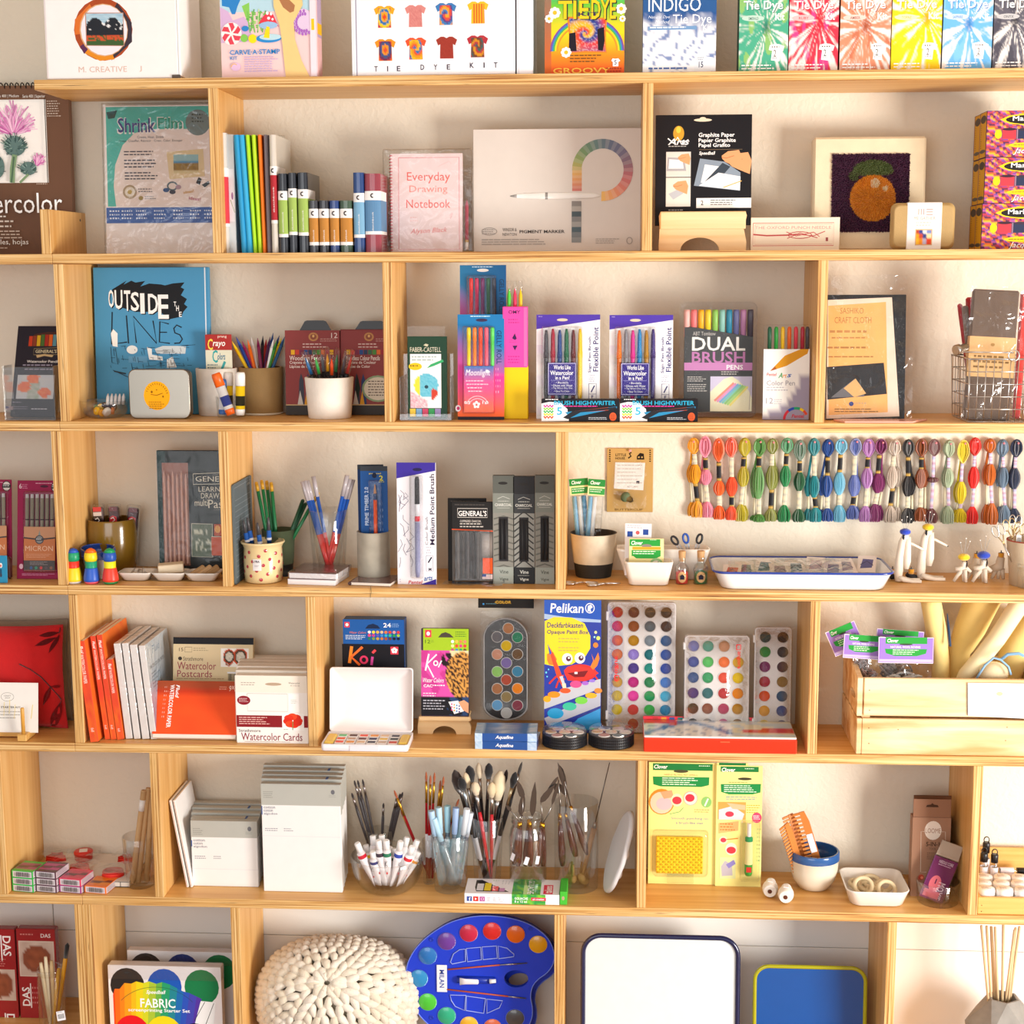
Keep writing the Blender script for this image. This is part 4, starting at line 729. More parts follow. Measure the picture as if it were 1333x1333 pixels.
for nm_,a in(('front_lip',(-F.W/2,F.W/2,0,.002,.0,.0125)),('side_panel',(-F.W/2,-F.W/2+.002,.0022,.05,0,F.H)),('side_panel',(F.W/2-.002,F.W/2,.0022,.05,0,F.H)),('base',(-F.W/2+.0022,F.W/2-.0022,.0022,.05,0,.002)),('back_panel',(-F.W/2,F.W/2,.0502,.0522,0,F.H*1.5))):
 m=MB();m.box(*a,'fff',.0003);m.build(nm_,'acrylic',r)
def parrot(u,v):
 d=math.hypot((u-.52)/.4,(v-.36)/.33)
 if .68<u<.9 and .45+abs(u-.75)*.4<v<.8-abs(u-.72):return hx('c8402c')
 if v>.52+.5*u and u<.55:return mixc('d02c6a','f8f8f8',n2(u*2,v*2,16))
 if d<1:return mixc('f0d83a','c8d84a',n2(u,v,9))if u<.3 else mixc('3aa8c8','8ad0e0',n2(u,v,18))
 return hx('f4f4f2')
els=[('r',788,425,985,790,'1f3f2e'),('t',800,474,958,496,'FABER-CASTELL','d8d4c0',0),('p',[(868,465),(880,458),(895,462),(888,472)],'c8c4a8'),('r',800,505,958,752,'f4f4f2'),('g',808,514,950,542,2,'9aa'),('e',826,562,34,17,'e8c01c'),('g',800,554,850,570,1,'6a5010'),('f',800,590,956,752,24,24,parrot),('p',[(885,570),(905,552),(965,530),(972,540),(920,560)],'3aa86a'),('e',882,655,10,8,'2a4a58')]+[('r',797+i*32,755,826+i*32,791,['e8c84a','7aa8d0','c84a6a','3a9a5a','9a88b8'][i])for i in range(5)]
F=pack('marker_pack','dark green marker pack with a blue parrot in the clear holder','marker pack','11',(786,425,986,800),None,.035,.012,'1c3a2a',els,z=ZS[2]+.0027,multi='carton',rx=2)
m=MB();m.box(-F.W/2,F.W/2-.003,.004,.005,F.H+.0002,F.H+.019,'fff',.0003);m.build('hang_tab','blister',F.root)
# gelly roll packs
def pens_on(F,els_colors,x0,dx,y0,y1,r_=.0035,mat='plastic',capf=.35,body=None,name='gel_pen'):
 for i,cl in enumerate(els_colors):
  x,z1=F.fx(x0+i*dx,y0);_,z0=F.fx(0,y1);b_=body or cl;L_=z1-z0
  m=MB();m.lathe([(r_*.9,0,b_),(r_,L_*.06,b_),(r_,L_*(1-capf),b_),(r_*1.1,L_*(1-capf),cl),(r_*1.1,L_*.96,cl),(r_*.7,L_,cl)],seg=10,col=b_);o=m.build(name,mat,F.root);o.location=(x,-r_-.0004,z0)
def gel_grad(u,v):return mixc('1f7ab8','e83c9a',(v-.1)*2.2-u*.5)if v<.6 else mixc('e83c9a','f26a1c',(v-.6)*2.6)
els=[('f',1055,60,1290,420,10,16,lambda u,v:mixc(mixc('2c78a8','1c5a90',u),'e03c90' if u<.4 else '6a3a78',(v-.25)*1.6-u*.8)),('g',1118,66,1225,76,1,'cfe4f4'),('e',1172,86,30,8,'e0dcd8'),('t',1254,130,1280,292,'GELLY ROLL','1c3a5c',1,-90)]
F=pack('gel_pen_pack','gel pen card pack standing at the back, red to green pens','pen pack','11',(1055,60,1290,826),2,.10,.002,'2a6a98',els,multi='backing_card',rx=2,rz=0)
pens_on(F,['e0302c','c82058','7a2a6a','2a6a48','3a4458'],1113,29,125,320)
m=MB();x0,z0=F.fx(1092,330);x1,z1=F.fx(1240,112);m.box(x0,x1,-.0095,-.0002,z0,z1,'fff',.002);m.build('blister','blister',F.root)
els=[('f',1042,312,1280,825,12,20,gel_grad),('r',1042,815,1280,830,'2a2430'),('g',1108,318,1218,328,1,'dff'),('e',1165,340,30,8,'3a3050'),('t',1240,390,1266,556,'GELLY ROLL','1c3a6c',1,-90),('g',1236,572,1262,712,5,'f4b0d0')]
F=pack('gel_pen_pack','blue and pink gel pen card pack in front with neon pens','pen pack','11',(1042,312,1278,830),2,.045,.002,'2a7ab0',els,multi='backing_card',rx=4)
pens_on(F,['f2d41e','f4862c','f2502c','f2607c','5ad85a'],1100,30,376,565)
m=MB();x0,z0=F.fx(1078,790);x1,z1=F.fx(1228,566);m.box(x0,x1,-.0085,-.0003,z0,z1,'e8508c',.0006)
art(m,[('f',1078,566,1228,790,6,10,lambda u,v:mixc('2a7ac0','f24a90',v*2.4)if v<.45 else mixc('f24a90','f26a40',(v-.45)*2)),('t',1085,582,1210,622,'Moonlight','fff',0,0,.2),('e',1196,592,8,8,'fff')]+[('g',1086+k*4,634+k*17,1206-k*4,648+k*17,1,'ffd8e4')for k in range(4)]+[('o',1145,770,60,58,'ffd0dc',3,20,160),('o',1145,770,48,46,'ffd0dc',3,20,160),('t',1078,738,1108,752,'0.5','fff',1),('t',1170,738,1200,752,'1.0','fff',1)]+[('e',1140+12*cos(R(90+72*k)),756-12*sin(R(90+72*k)),7,7,'fff')for k in range(5)],F.fx,-.0085);m.build('insert_card','card',F.root)
m=MB();x0,z0=F.fx(1068,800);x1,z1=F.fx(1232,370);m.box(x0,x1,-.0105,-.0002,z0,z1,'fff',.002);m.build('blister','blister',F.root)
m=MB();art(m,[('e',1044,774,14,16,'e8e0e8'),('e',1044,774,8,9,'b83a6a')],F.fx,-.0002);m.build('seal','paper',F.root)
# yellow box with the pink pen box on it
pack('yellow_box','plain bright yellow box under the pink pen box','box','21',(-30,576,107,828),2,.06,.03,'f4cc12',[],b=.001)
els=[('t',8,290,68,308,'OMY','3a1c50',1),('g',8,332,68,362,2,'b02c80'),('p',[(26,430),(40,405),(50,432),(40,440)],'3a1c50'),('p',[(28,468),(54,466),(40,492)],'3a1c50'),('g',12,436,60,458,2,'c83a98'),('g',5,518,75,562,3,'c02c8c'),('r',86,275,102,572,'ea6cb0')]
zb=tat('21',40,578,.05).z
F=pack('pen_box','hot pink pen box standing on the yellow box','box','21',(-22,272,104,577),None,.058,.024,'f24aa8',els,z=ZS[2]+.0963,multi='carton',b=.0008)
for i,cl in enumerate(['4ad83a','f03060','f4cc14']):
 x,z=F.fx(10+i*29,272);m=MB();m.lathe([(.0035,-.03,cl),(.0035,.02),(.0012,.029),(.0005,.033)],cl,10);o=m.build('felt_pen','plastic',F.root);o.location=(x,.012,z)
 m=MB();m.lathe([(.0038,0),(.0038,.044),(.0036,.045)],'fff',10);o=m.build('clear_cap','blister',F.root);o.location=(x,.012,z+.002)
def signpack(x0,y0,cols,label,k):
 X=lambda v:v-150+x0
 e=[('r',x0,y0,x0+324,y0+510,'f4f2f4'),('p',[(x0,y0),(x0+324,y0),(x0+324,y0+25),(x0,y0+72)],'5038a8'),('g',x0+12,y0+6,x0+34,y0+16,1,'d8d0f0'),('e',x0+132,y0+26,28,7,'dcc8b0'),('f',x0+3,y0+150,x0+60,y0+505,4,20,lambda u,v:mixc('f4f2f4',['a86ab8','8a6a50','e8e0d0'][int(v*7)%3],.35*n2(u,v,9))),('t',x0+264,y0+110,x0+282,y0+288,'Sign Pen Brush','2a2070',1,90),('t',x0+289,y0+62,x0+316,y0+282,'Flexible Point','2a2070',1,90),('g',x0+268,y0+298,x0+306,y0+336,4,'9a94b0'),('l',[(x0+268,y0+342),(x0+306,y0+342),(x0+306,y0+422),(x0+268,y0+422),(x0+268,y0+342)],2.5,'6a6488'),('l',[(x0+280,y0+385),(x0+297,y0+352)],6,'3a3870'),('l',[(x0+268,y0+394),(x0+306,y0+394)],2,'6a6488'),('t',x0+282,y0+400,x0+292,y0+416,'F','2a2070',1)]
 F=pack('brush_pen_pack',label,'pen pack','21',(x0,y0,x0+324,832),2,.06,.002,'f0eef2',e,multi='backing_card',rx=4,group='brush pen packs with purple tops')
 for i,cl in enumerate(cols):
  x,z1=F.fx(x0+50+i*34.5,y0+68+(2 if i%2 else 8));_,z0=F.fx(0,y0+432);L_=z1-z0;dk=mixc(cl,'000',.15)if cl!='f0c01e' else cl
  m=MB();m.lathe([(.0032,0,dk),(.0042,L_*.1,dk),(.0042,L_*.6,dk),(.0048,L_*.61,cl),(.0048,L_*.68,cl),(.0042,L_*.7,cl),(.0036,L_*.92,cl),(.002,L_,cl)],cl,12);o=m.build('brush_pen','plastic',F.root);o.location=(x,-.005,z0)
  m=MB();m.box(x-.001,x+.001,-.0108,-.0095,z0+L_*.66,z0+L_*.95,cl,.0004);m.build('pen_clip','plastic',F.root)
 m=MB();x0_,z0=F.fx(x0+60,y0+400);x1_,z1=F.fx(x0+204,y0+238);m.box(x0_,x1_,-.0125,-.0118,z0,z1,'3c3088',.0003)
 q=x0+60;p=y0+238
 art(m,[('l',[(q+3,p+4),(q+141,p+4),(q+141,p+156),(q+3,p+156),(q+3,p+4)],4,'c8c4e8'),('t',q+30,p+12,q+116,p+34,'Works Like','fff',1),('t',q+12,p+40,q+130,p+62,'Watercolor','fff',1),('t',q+38,p+66,q+110,p+84,'in a Pen!','fff',1),('r',q+14,p+87,q+130,p+89,'9a94d0'),('t',q+42,p+94,q+104,p+104,'• Blendable','fff',0),('t',q+20,p+108,q+126,p+119,'• Dilutes with Water','fff',0),('t',q+20,p+122,q+126,p+133,"• Tip Won't Dry Out",'fff',0),('t',q+34,p+137,q+110,p+149,'• Easy To Clean','fff',0)],F.fx,-.0125);m.build('insert_card','card',F.root)
 m=MB();xa,z0=F.fx(x0+26,y0+450);xb,z1=F.fx(x0+236,y0+58);m.box(xa,xb,-.0145,-.0002,z0,z1,'fff',.003);m.build('blister','blister',F.root)
signpack(150,313,['4a4a50','a82038','2c4a8a','1f6a48','6a3034','f0c01e'],'brush pen pack with black, red, blue, green, brown and yellow pens',0)
signpack(522,315,['f2781c','8a8c94','e83c98','2a88c8','b8862c','4a3c80'],'brush pen pack with orange, grey, pink, light blue, ochre and purple pens',1)
# highwriter boxes
for x0,lab in((176,'black highlighter brush set box lying below the left brush pen pack'),(577,'black highlighter brush set box lying below the right brush pen pack')):
 e=[('p',[(x0,765),(x0+40,757),(x0+95,760),(x0+132,790),(x0+140,846),(x0,848)],'f4f2f2'),('t',x0+64,752,x0+378,772,'BRUSH HIGHWRITER','2ab0d8',1),('g',x0+20,743,x0+95,752,1,'fff'),('t',x0+78,782,x0+106,818,'5','2ab0d8',1),('g',x0+112,774,x0+290,784,1,'e83c9a')]
 for k,cl in enumerate(['e83c9a','8ad03a','3ab058','f0d020','f05a2c']):e.append(('l',[(x0+12+q*8,776+k*13+(5 if q%2 else-4))for q in range(7)],8,cl))
 e+=[('p',[(x0+120,805),(x0+385,778),(x0+385,786),(x0+150,832)],'2a88b8'),('p',[(x0+160,800),(x0+340,782),(x0+342,796),(x0+165,808)],'b8482c'),('p',[(x0+110,830),(x0+160,800),(x0+380,780),(x0+384,790),(x0+200,806),(x0+135,838)],'23252c'),('g',x0+240,828,x0+345,842,2,'c8ccd4'),('e',x0+365,826,18,20,'d8582c'),('g',x0+354,816,x0+376,838,3,'3a1c14')]
 pack('highlighter_box',lab,'box','21',(x0,745,x0+397,849),2,.012,.022,'1a1a20',e,group='highlighter boxes')
F=Face('21',(878,228,1280,828),2,.09,rx=3)
els=[('p',[(905,376),(955,376),(1255,425),(1253,798),(905,798)],'4c4e50'),('t',948,398,1064,417,'ABT Tombow','c8c4c0',0),('t',944,424,1216,494,'DUAL','f4f2ec',1),('t',944,498,1216,556,'BRUSH','c080b4',1),('r',905,553,1253,592,'c888bc'),('t',1122,564,1206,588,'PENS','fff',1),('g',1095,596,1200,618,2,'c8c4c0'),('r',1040,622,1253,798,'cfc8e0'),('p',[(1060,680),(1110,635),(1150,622),(1180,640),(1235,690),(1253,730),(1253,798),(1040,798),(1040,700)],'f0eccc')]+[('l',[(1062+i*13,745+i*4),(1160+i*12,655+i*3)],11,c)for i,c in enumerate(['f09a8a','e8a0d0','88b8e0','8ad0c8','9ad08a','b8e08a','f0e48a'])]+[('g',922,622,1026,652,3,'c8c4c0'),('g',922,660,1026,702,4,'c8c4c0'),('g',925,732,965,742,1,'e8e4e0'),('g',925,765,990,778,1,'9a9a9a'),('l',[(1240,790),(1246,640)],3,'b8b0a8')]
r=root('brush_pen_pack','large clear case of ten pastel dual brush pens','pen pack',F.loc+V((0,0,.001)),F.rot)
m=MB();xa,z0=F.fx(905,800);xb,z1=F.fx(1253,425);m.box(xa,xb,.002,.014,z0,z1,'404244')
art(m,els,F.fx,.0019);m.build('insert_card','card',r)
for i,cl in enumerate(['f4b8b0','f07a7c','f0b01e','e8cc2c','8cc058','8ac0b4','2a88a8','6a6c9c','b880a8','4a4450']):
 x,z1=F.fx(912+i*36,288);_,z0=F.fx(0,425);m=MB();m.lathe([(.0055,0,cl),(.0058,(z1-z0)*.9,cl),(.0052,(z1-z0),cl)],cl,14);o=m.build('dual_brush_pen','plastic',r);o.location=(x+.002,.008,z0)
m=MB();xa,_=F.fx(882,0);xb,_=F.fx(1278,0)
m.rings([[(x,y,z+F.H*.48)for x,z in rrect(F.W*.97,F.H*.96,.012)]for y in(.0,.018)][::-1],cap=True);m.build('clear_case','blister',r)
m=MB();m.rings([[(x,y,z+F.H*.48)for x,z in rrect(F.W*1.0,F.H*.985,.013)]for y in(.019,.021)][::-1],cap=True);m.build('case_flange','blister',r)
# color pen pack with divider
tE='31'
els=[('f',2,490,236,836,12,12,lambda u,v:hx('9a92a8')if(u-.0)**2*.9+(v-.0)**2*.9>.78 and v>.35 else hx('efece8')),('p',[(35,598),(110,522),(190,490),(232,490),(225,512),(120,572)],'d8961c'),('p',[(35,598),(60,574),(70,588)],'a85a1c'),('t',18,606,70,622,'Pentel','c82c3a',1,0,.2),('t',78,606,100,632,'A','2a9a4a',1,0,.3),('t',100,612,122,630,'rt','e8901c',1,0,.3),('t',122,612,146,628,'s','2a5ab0',1,0,.3),('t',20,644,164,668,'Color Pen','8a8694',0),('g',18,674,135,700,2,'b8b4bc'),('t',18,730,54,758,'12','9a96a0',0),('g',60,735,100,765,3,'b8b4bc')]
for k,(cl,a0,a1)in enumerate([('c82c3a',130,180),('2a4ab0',100,130),('2a9a6a',70,100),('e8c01c',50,70),('d84a2c',25,50)]):els.append(('o',172,836,66,62,cl,13,a0,a1))
els+=[('t',150,810,214,828,'Pentel','c82c3a',1,0,.2)]
F=pack('color_pen_pack','grey and white colour pen case touching the divider','pen pack',tE,(2,490,238,838),2,.05,.010,'a8a0b0',els,multi='sleeve',rx=2)
for i,cl in enumerate(['1f5a3c','2a9a3c','f0c01e','f06a1c','e03c50','b01c34','4a4448']):
 x,z1=F.fx(32+i*33.5,380);_,z0=F.fx(0,492);m=MB();m.lathe([(.0036,0,cl),(.0038,(z1-z0)*.9),(.0022,z1-z0)],cl,12);o=m.build('colour_pen','plastic',F.root);o.location=(x if i<6 else x-.003,.005,z0)
m=MB();_,z1=F.fx(0,370);m.box(-F.W/2,F.W/2,-.0003,.011,F.H+.0003,z1,'fff',.001);m.build('clear_case','blister',F.root)
# sashiko cloth packet
els=[('p',[(328,240),(655,228),(702,800),(328,812)],'f0d8c4'),('p',[(330,268),(625,250),(642,780),(340,795)],'efb46c'),('t',392,278,512,306,'SASHIKO','b07c48',0),('t',364,322,552,352,'CRAFT CLOTH','b07c48',0),('g',340,382,590,412,1,'b8864c'),('g',350,416,560,434,1,'b8864c'),('g',330,462,610,484,1,'a87840'),('g',335,508,575,524,1,'a87840'),('p',[(328,562),(618,542),(636,692),(332,720)],'26262a'),('p',[(350,710),(415,660),(470,620),(520,680),(520,705)],'6a6a70'),('p',[(415,665),(475,618),(530,690),(470,708)],'e0b074'),('e',455,740,12,11,'3a4a8a'),('g',470,732,540,748,1,'c8ac8c'),('g',370,762,600,785,2,'8a6438')]
F=pack('cloth_packet','black cloth packet with an orange printed sheet in a crackly clear bag','packet',tE,(328,215,728,815),2,.05,.014,'16161a',els,multi='folded_cloth',rx=6,mat='cloth')
rr=random.Random(9);m=MB()
for i in range(120):x,z=F.fx(rr.uniform(672,726),rr.uniform(235,790));m.add([(x,-.0004,z),(x+.0006,-.0004,z),(x,-.0004,z+.0006)],[(0,1,2)],'d8d8dc')
m.build('white_specks','paper',F.root)
def crinkle(m,x0,x1,z0,z1,y,amp,nx=14,nz=18,seed=0,freq=40):
 vs=[]
 for j in range(nz+1):
  for i in range(nx+1):
   x=x0+(x1-x0)*i/nx;z=z0+(z1-z0)*j/nz
   vs.append((x,y+amp*NZ.noise(V((x*freq,z*freq*.6,seed)))+amp*.5*NZ.noise(V(((x+z)*freq*2,(x-z)*freq,seed+3))),z))
 m.add(vs,[(j*(nx+1)+i,j*(nx+1)+i+1,(j+1)*(nx+1)+i+1,(j+1)*(nx+1)+i)for j in range(nz)for i in range(nx)],'fff',True)
m=MB();crinkle(m,-F.W/2-.004,F.W/2+.012,.0,F.H+.004,-.006,.005,seed=2);m.build('clear_bag','film',F.root)
m=MB();crinkle(m,-F.W/2+.002,F.W/2+.002,F.H+.0045,F.H+.036,.0,.006,14,6,seed=5);m.build('bag_header','film',F.root)
m=MB();a=onz(*ppx(tE,600,850),ZS[2]+.002);m.prism([(-.085,-.008),(-.07,.03),(.05,.03),(.085,-.018),(.02,-.022),(-.06,-.022)],0,.003,'e0a08c');o=m.build('flat_packet','gloss');o.rotation_euler=(R(90),0,0);o.location=(a.x,.024,ZS[2]+.0006)
tag(o,'flat pink and brown packet lying below the cloth packet','packet')
# wire basket
tk=(1200,340,5.797)
FB=Face(tk,(350,742,830,1200),2,.012);r=root('wire_basket','chrome wire basket of folded cloth packets at the right edge','basket',FB.loc+V((0,0,.001)))
Wt=FB.W*1.02;Wb=FB.W*.97;D_=.13;Hh=FB.H;N_=8
def wire(pts,rad=.0009,nm_='wire'):m=MB();m.tube(pts,rad,'c8c4c0',5,closed=False);return m.build(nm_,'metal',r)
for k in range(6):
 f=k/5;w_=(Wb+(Wt-Wb)*f)/2;d_=.012*f;z=Hh*f;wire([(-w_,-d_,z),(w_,-d_,z),(w_,D_+d_,z),(-w_,D_+d_,z),(-w_,-d_,z)],.0018 if k==5 else .0010,'rim' if k==5 else 'wire')
for k in range(N_+1):
 f=k/N_*2-1;wire([(f*Wt/2,-.012,Hh),(f*Wb/2,0,0),(f*Wb/2,D_,0),(f*Wt/2,D_+.012,Hh)])
for k in range(7):
 y=D_*k/6;wire([(-Wt/2,y,Hh),(-Wb/2,y,0),(Wb/2,y,0),(Wt/2,y,Hh)])
x,z=FB.fx(285,690);m=MB();m.tube([(x,-.014,z),(FB.fx(665,0)[0],-.014,z-.001)],.0016,'d0ccc8',6);m.build('handle','metal',r)
m=MB();cx,cz=FB.fx(668,716);m.tube([(cx+.0095*cos(k*pi/9),-.014,cz+.0095*sin(k*pi/9))for k in range(18)],.0013,'d8d4d0',6,closed=True);m.build('handle_loop','metal',r)
m=MB();m.lathe([(.008,0),(.0095,.002),(.0095,.01),(.007,.013),(.007,.03)],'a8a098',16);o=m.build('handle_end','metal',r);x,z=FB.fx(238,680);o.location=(x,-.004,z);o.rotation_euler=(R(-80),0,R(-50))
def clothpk(label,x0,y0,x1,y1,Y,col,band,rz,ry,extra=None):
 F=Face(tk,(x0,y0,x1,y1),2,Y,z=ZS[2]+.003,rz=rz);F.loc.x-=F.H*sin(R(ry));rr_=root('cloth_packet',label,'packet',F.loc,(R(-3),R(ry),R(rz)),'cloth packets in the wire basket')
 m=MB();m.box(-F.W/2,F.W/2,0,.012,0,F.H,col,.003);m.build('folded_cloth','cloth',rr_)
 if band:m=MB();m.box(-F.W/2-.0005,F.W/2+.0005,-.0006,.0126,F.H*band[0],F.H*band[1],'e0b680',.0004);(art(m,[('g',x0+40,y0+(y1-y0)*.5,x1-40,y0+(y1-y0)*.62,3,'8a6a40'),('e',(x0+x1)/2,y0+(y1-y0)*.42,16,12,'b08850')],F.fx,-.0007));m.build('paper_band','paper',rr_)
 m=MB();crinkle(m,-F.W/2-.006,F.W/2+.008,0,F.H+.006,-.004,.004,12,18,seed=x0);m.build('clear_bag','film',rr_)
clothpk('brown cloth packet with a tan paper band in the wire basket',385,215,740,1190,.028,'6a5648',(.33,.64),3,3)
clothpk('narrow brown cloth packet turned edge-on at the left of the basket',300,330,345,1190,.05,'7a6a60',(.4,.62),0,-7)
clothpk('red cloth packet turned edge-on behind the brown one',330,270,415,1190,.09,'c0303a',None,0,-3)
clothpk('thin red cloth packet at the far left of the basket',265,310,300,1190,.075,'b82c38',None,0,-9)
clothpk('red and white cloth packet at the right edge of the basket',745,235,800,1190,.05,'d84038',None,0,2)
# ==== third shelf
t5=(0,560,6.35)
def micron(x0,y0,x1,y1,Y,lab,rx=9):
 W_=x1-x0;X=lambda f:x0+f*W_
 els=[('t',X(.04),y0+25,X(.1),y0+62,'6','f0d8e0'),('g',X(.11),y0+28,X(.26),y0+68,3,'d890b0'),('g',X(.42),y0+18,X(.82),y0+30,1,'e8b0c8'),('e',X(.62),y0+45,34,10,'4a1430'),('e',X(.88),y0+50,36,40,'2a2628'),('e',X(.88),y0+50,31,34,'d8d0cc'),('r',X(.88)-34,y0+38,X(.88)+34,y0+62,'2a2628'),('g',X(.88)-28,y0+42,X(.88)+28,y0+58,1,'fff'),('e',X(.1),y1-95,17,20,'e8c0d0'),('g',X(.12),y1-42,X(.95),y1-22,2,'d890b0')]
 F=pack('pen_pack',lab,'pen pack',t5,(x0,y0,x1,y1),3,Y,.002,'941848',els,multi='backing_card',rx=rx,group='magenta fine liner packs')
 for i in range(6):
  x,z1=F.fx(X(.25)+i*W_*.115,y0+105);_,z0=F.fx(0,y0+400);L_=z1-z0
  m=MB();m.lathe([(.0034,0,'8c8674'),(.0034,L_*.32,'8c8674'),(.0036,L_*.33,'3a2a34'),(.0036,L_*.36,'9a9484'),(.0037,L_*.9,'9a9484'),(.0034,L_*.9,'d8d8e0'),(.0032,L_,'d8d8e0')],'8c8674',12);o=m.build('fine_liner','plastic',F.root);o.location=(x,-.0045,z0)
 m=MB();xa,z0=F.fx(X(.2),y1-66);xb,z1=F.fx(X(.92),y0+352);m.box(xa,xb,-.0098,-.0092,z0,z1,'c8743c',.0002);q=X(.2);w_=X(.92)-q;p=y0+352
 art(m,[('r',q,p,q+w_,p+84,'c89068'),('l',[(q,p+84),(q+w_*.3,p+92),(q+w_*.5,p+98),(q+w_*.7,p+92),(q+w_,p+84)],11,'3a302e'),('p',[(q+w_*.5,p+25),(q+w_*.55,p+78),(q+w_*.45,p+78)],'8a9088'),('e',q+w_*.5,p+98,w_*.14,34,'3a3a40'),('e',q+w_*.5,p+98,w_*.11,27,'8a8a88'),('r',q+w_*.38,p+88,q+w_*.62,p+106,'3a3a40'),('g',q+w_*.4,p+90,q+w_*.6,p+104,1,'fff'),('t',q+w_*.05,p+145,q+w_*.93,p+184,'MICRON','e8c0a0',0),('g',q+w_*.08,p+205,q+w_*.92,p+240,3,'d89c74'),('r',q,p+256,q+w_,p+330,'4a4240'),('g',q+w_*.2,p+264,q+w_*.8,p+294,3,'9a9090')]+[('e',q+w_*(.08+.16*k),p+312,12,12,['3a3a3e','3a5a90','3a8a70','c83a3a','5a4a50','8a5a48'][k])for k in range(6)],F.fx,-.0098);m.build('insert_card','card',F.root)
 m=MB();xa,z0=F.fx(X(.18),y1-50);xb,z1=F.fx(X(.95),y0+80);m.box(xa,xb,-.012,-.0002,z0,z1,'fff',.003);m.build('blister','blister',F.root)
micron(-250,410,98,1160,.07,'magenta fine liner pen pack cut off by the left edge of the picture',7)
micron(142,418,500,1168,.055,'magenta fine liner pen pack with an orange insert beside the divider')
F=pack('greeting_card','small blue card with round eyes at the left edge of the third shelf','card',t5,(-60,1038,58,1205),3,.015,.002,'2a88b0',[('e',8,1098,11,15,'f0ece8'),('e',6,1100,6,8,'c83a2c'),('r',-4,1120,14,1150,'1c4a68'),('e',6,1158,9,12,'3a3a48')],rx=4)
F=pack('wrapped_sweet','small dark red wrapped piece leaning behind the blue card','package',t5,(58,1050,95,1195),3,.05,.015,'4a2420',[],b=.004,mat='gloss',rz=20)
# mustard pot with three wrapped sticks
r,c,rb,rt,H=vessel('glazed_pot','mustard brown glazed pot holding wrapped red sticks',t5,(775,1115),1165,(745,1142),762,3,'ceramic','7a5c1c','pot',thick=.003,Y=.145,prof=[(.92,0),(1.0,.02),(1.13,.3),(1.19,.6),(1.18,.85),(1.145,.98),(1.13,1.0)])
for i,(x,y,lab)in enumerate([(828,628,'red and black wrapped stick in the mustard pot, left of three'),(940,625,'red and black wrapped stick in the mustard pot, middle of three'),(1060,632,'red and black wrapped stick in the mustard pot, right of three')]):
 F=Face(t5,(x-52,y,x+52,1000),None,c.y-.02+.008*i,z=ZS[3]+.035);r2=root('wrapped_stick',lab,'stick',F.loc,(0,R([-3,0,7][i]),0),'wrapped sticks in the mustard pot')
 m=MB();m.box(-F.W*.42,F.W*.42,0,.012,0,F.H*.97,'3a1c20',.003);a=(x,y)
 art(m,[('r',x-34,y+8,x+34,y+42,'d83038' if i==0 else '6a2c30'),('r',x-34,y+46,x+34,y+75,'e8d8d0' if i==0 else '4a2428'),('p',[(x-30,y+90),(x-5,y+75),(x+28,y+85),(x+30,y+150),(x-10,y+160),(x-34,y+130)],'c83038' if i else '2a2024'),('l',[(x-22,y+100),(x,y+90),(x+12,y+110),(x-10,y+125),(x+20,y+145)],8,'f4ece8'),('l',[(x-25,y+140),(x+5,y+150)],6,'f4ece8')],F.fx)
 m.build('stick','gloss',r2);m=MB();m.box(-F.W*.5,F.W*.5,-.002,.014,0,F.H*1.03,'fff',.002);m.build('clear_wrapper','blister',r2)
F=Face(t5,(705,915,930,1225),3,.05);r,c,rb,rt,H=vessel('glazed_cup','white cup with a deep blue glazed inside and rim, tipped forward',t5,(725,905),1222,(690,990),1015,3,'ceramic','c8bcae','cup',thick=.003,Y=.072,prof=[(.9,0,'cfc4b6'),(1.1,.2,'cfc4b6'),(1.42,.72,'cfc4b6'),(1.5,.74,'1c3a8a'),(1.56,1.0,'1c3a8a'),(1.5,1.03,'2a4aa0')])
for ch in list(r.children):ch.data.color_attributes['Col'].data
m=MB();n=18;m.lathe([(rb*1.50,H*.99),(rb*1.34,H*.6),(rb*.9,H*.1),(.0,H*.08)],'1c3a94',32,cap=False);m.build('blue_lining','ceramic',r);r.rotation_euler=(R(5),R(3),0);r.location.z+=.003
m=MB();F=Face(t5,(855,1105,905,1190),None,.02,z=ZS[3]+.01)
# three stacking crayons
def pawn(label,x,cols,base,dk=0):
 c,rr_=cyl_at(t5,x-64,x+64,1250,3);c.y=min(c.y,.022);S_=rr_/.0105;z=[0,.004,.012,.022,.0285,.0295,.040,.0405,.044,.050,.056,.061,.0635];rd=[.0085,.010,.0105,.0095,.0078,.0076,.0078,.0074,.0085,.0086,.0078,.005,.0015]
 r=root('stacking_crayon',label,'crayon',(c.x,c.y,ZS[3]+.0003),(0,0,0),'stacking crayons');k=S_*1.0;hs=(at(*ppx(t5,x,978),c.y).z-ZS[3])/.0635
 for nm_,i0,i1,cl in(('base_ring',0,1,cols[4]),('body',1,4,cols[0]),('middle',4,7,cols[1]),('head',7,11,cols[2]),('cap',10,12,cols[3])):
  m=MB();pr=[(rd[j]*k,z[j]*hs)for j in range(i0,i1+1)]
  if nm_=='body':
   pr=[]
   for q in range(16):f=q/15;zz_=z[1]+(z[4]-z[1])*f;rr0=.0108*(1-.27*f**1.6)if f>.15 else .0100+.0008*f/.15;pr.append(((rr0+(.0002 if q%2 else-.0001))*k,zz_*hs))
  if nm_=='cap':pr=[(p[0]*1.02,p[1]+.0004)for p in pr]
  m.lathe(pr,cl,24);m.build(nm_,'plastic',r)
pawn('stacking crayon with yellow body, red middle and green head',660,['f0d01c','e03424','1a9a6a','2a5ac0','d8d4d0'],0)
pawn('stacking crayon with blue body, green middle and yellow head',806,['2a5ac0','1a9a70','f4d41c','f06a1c','e85a6a'],0)
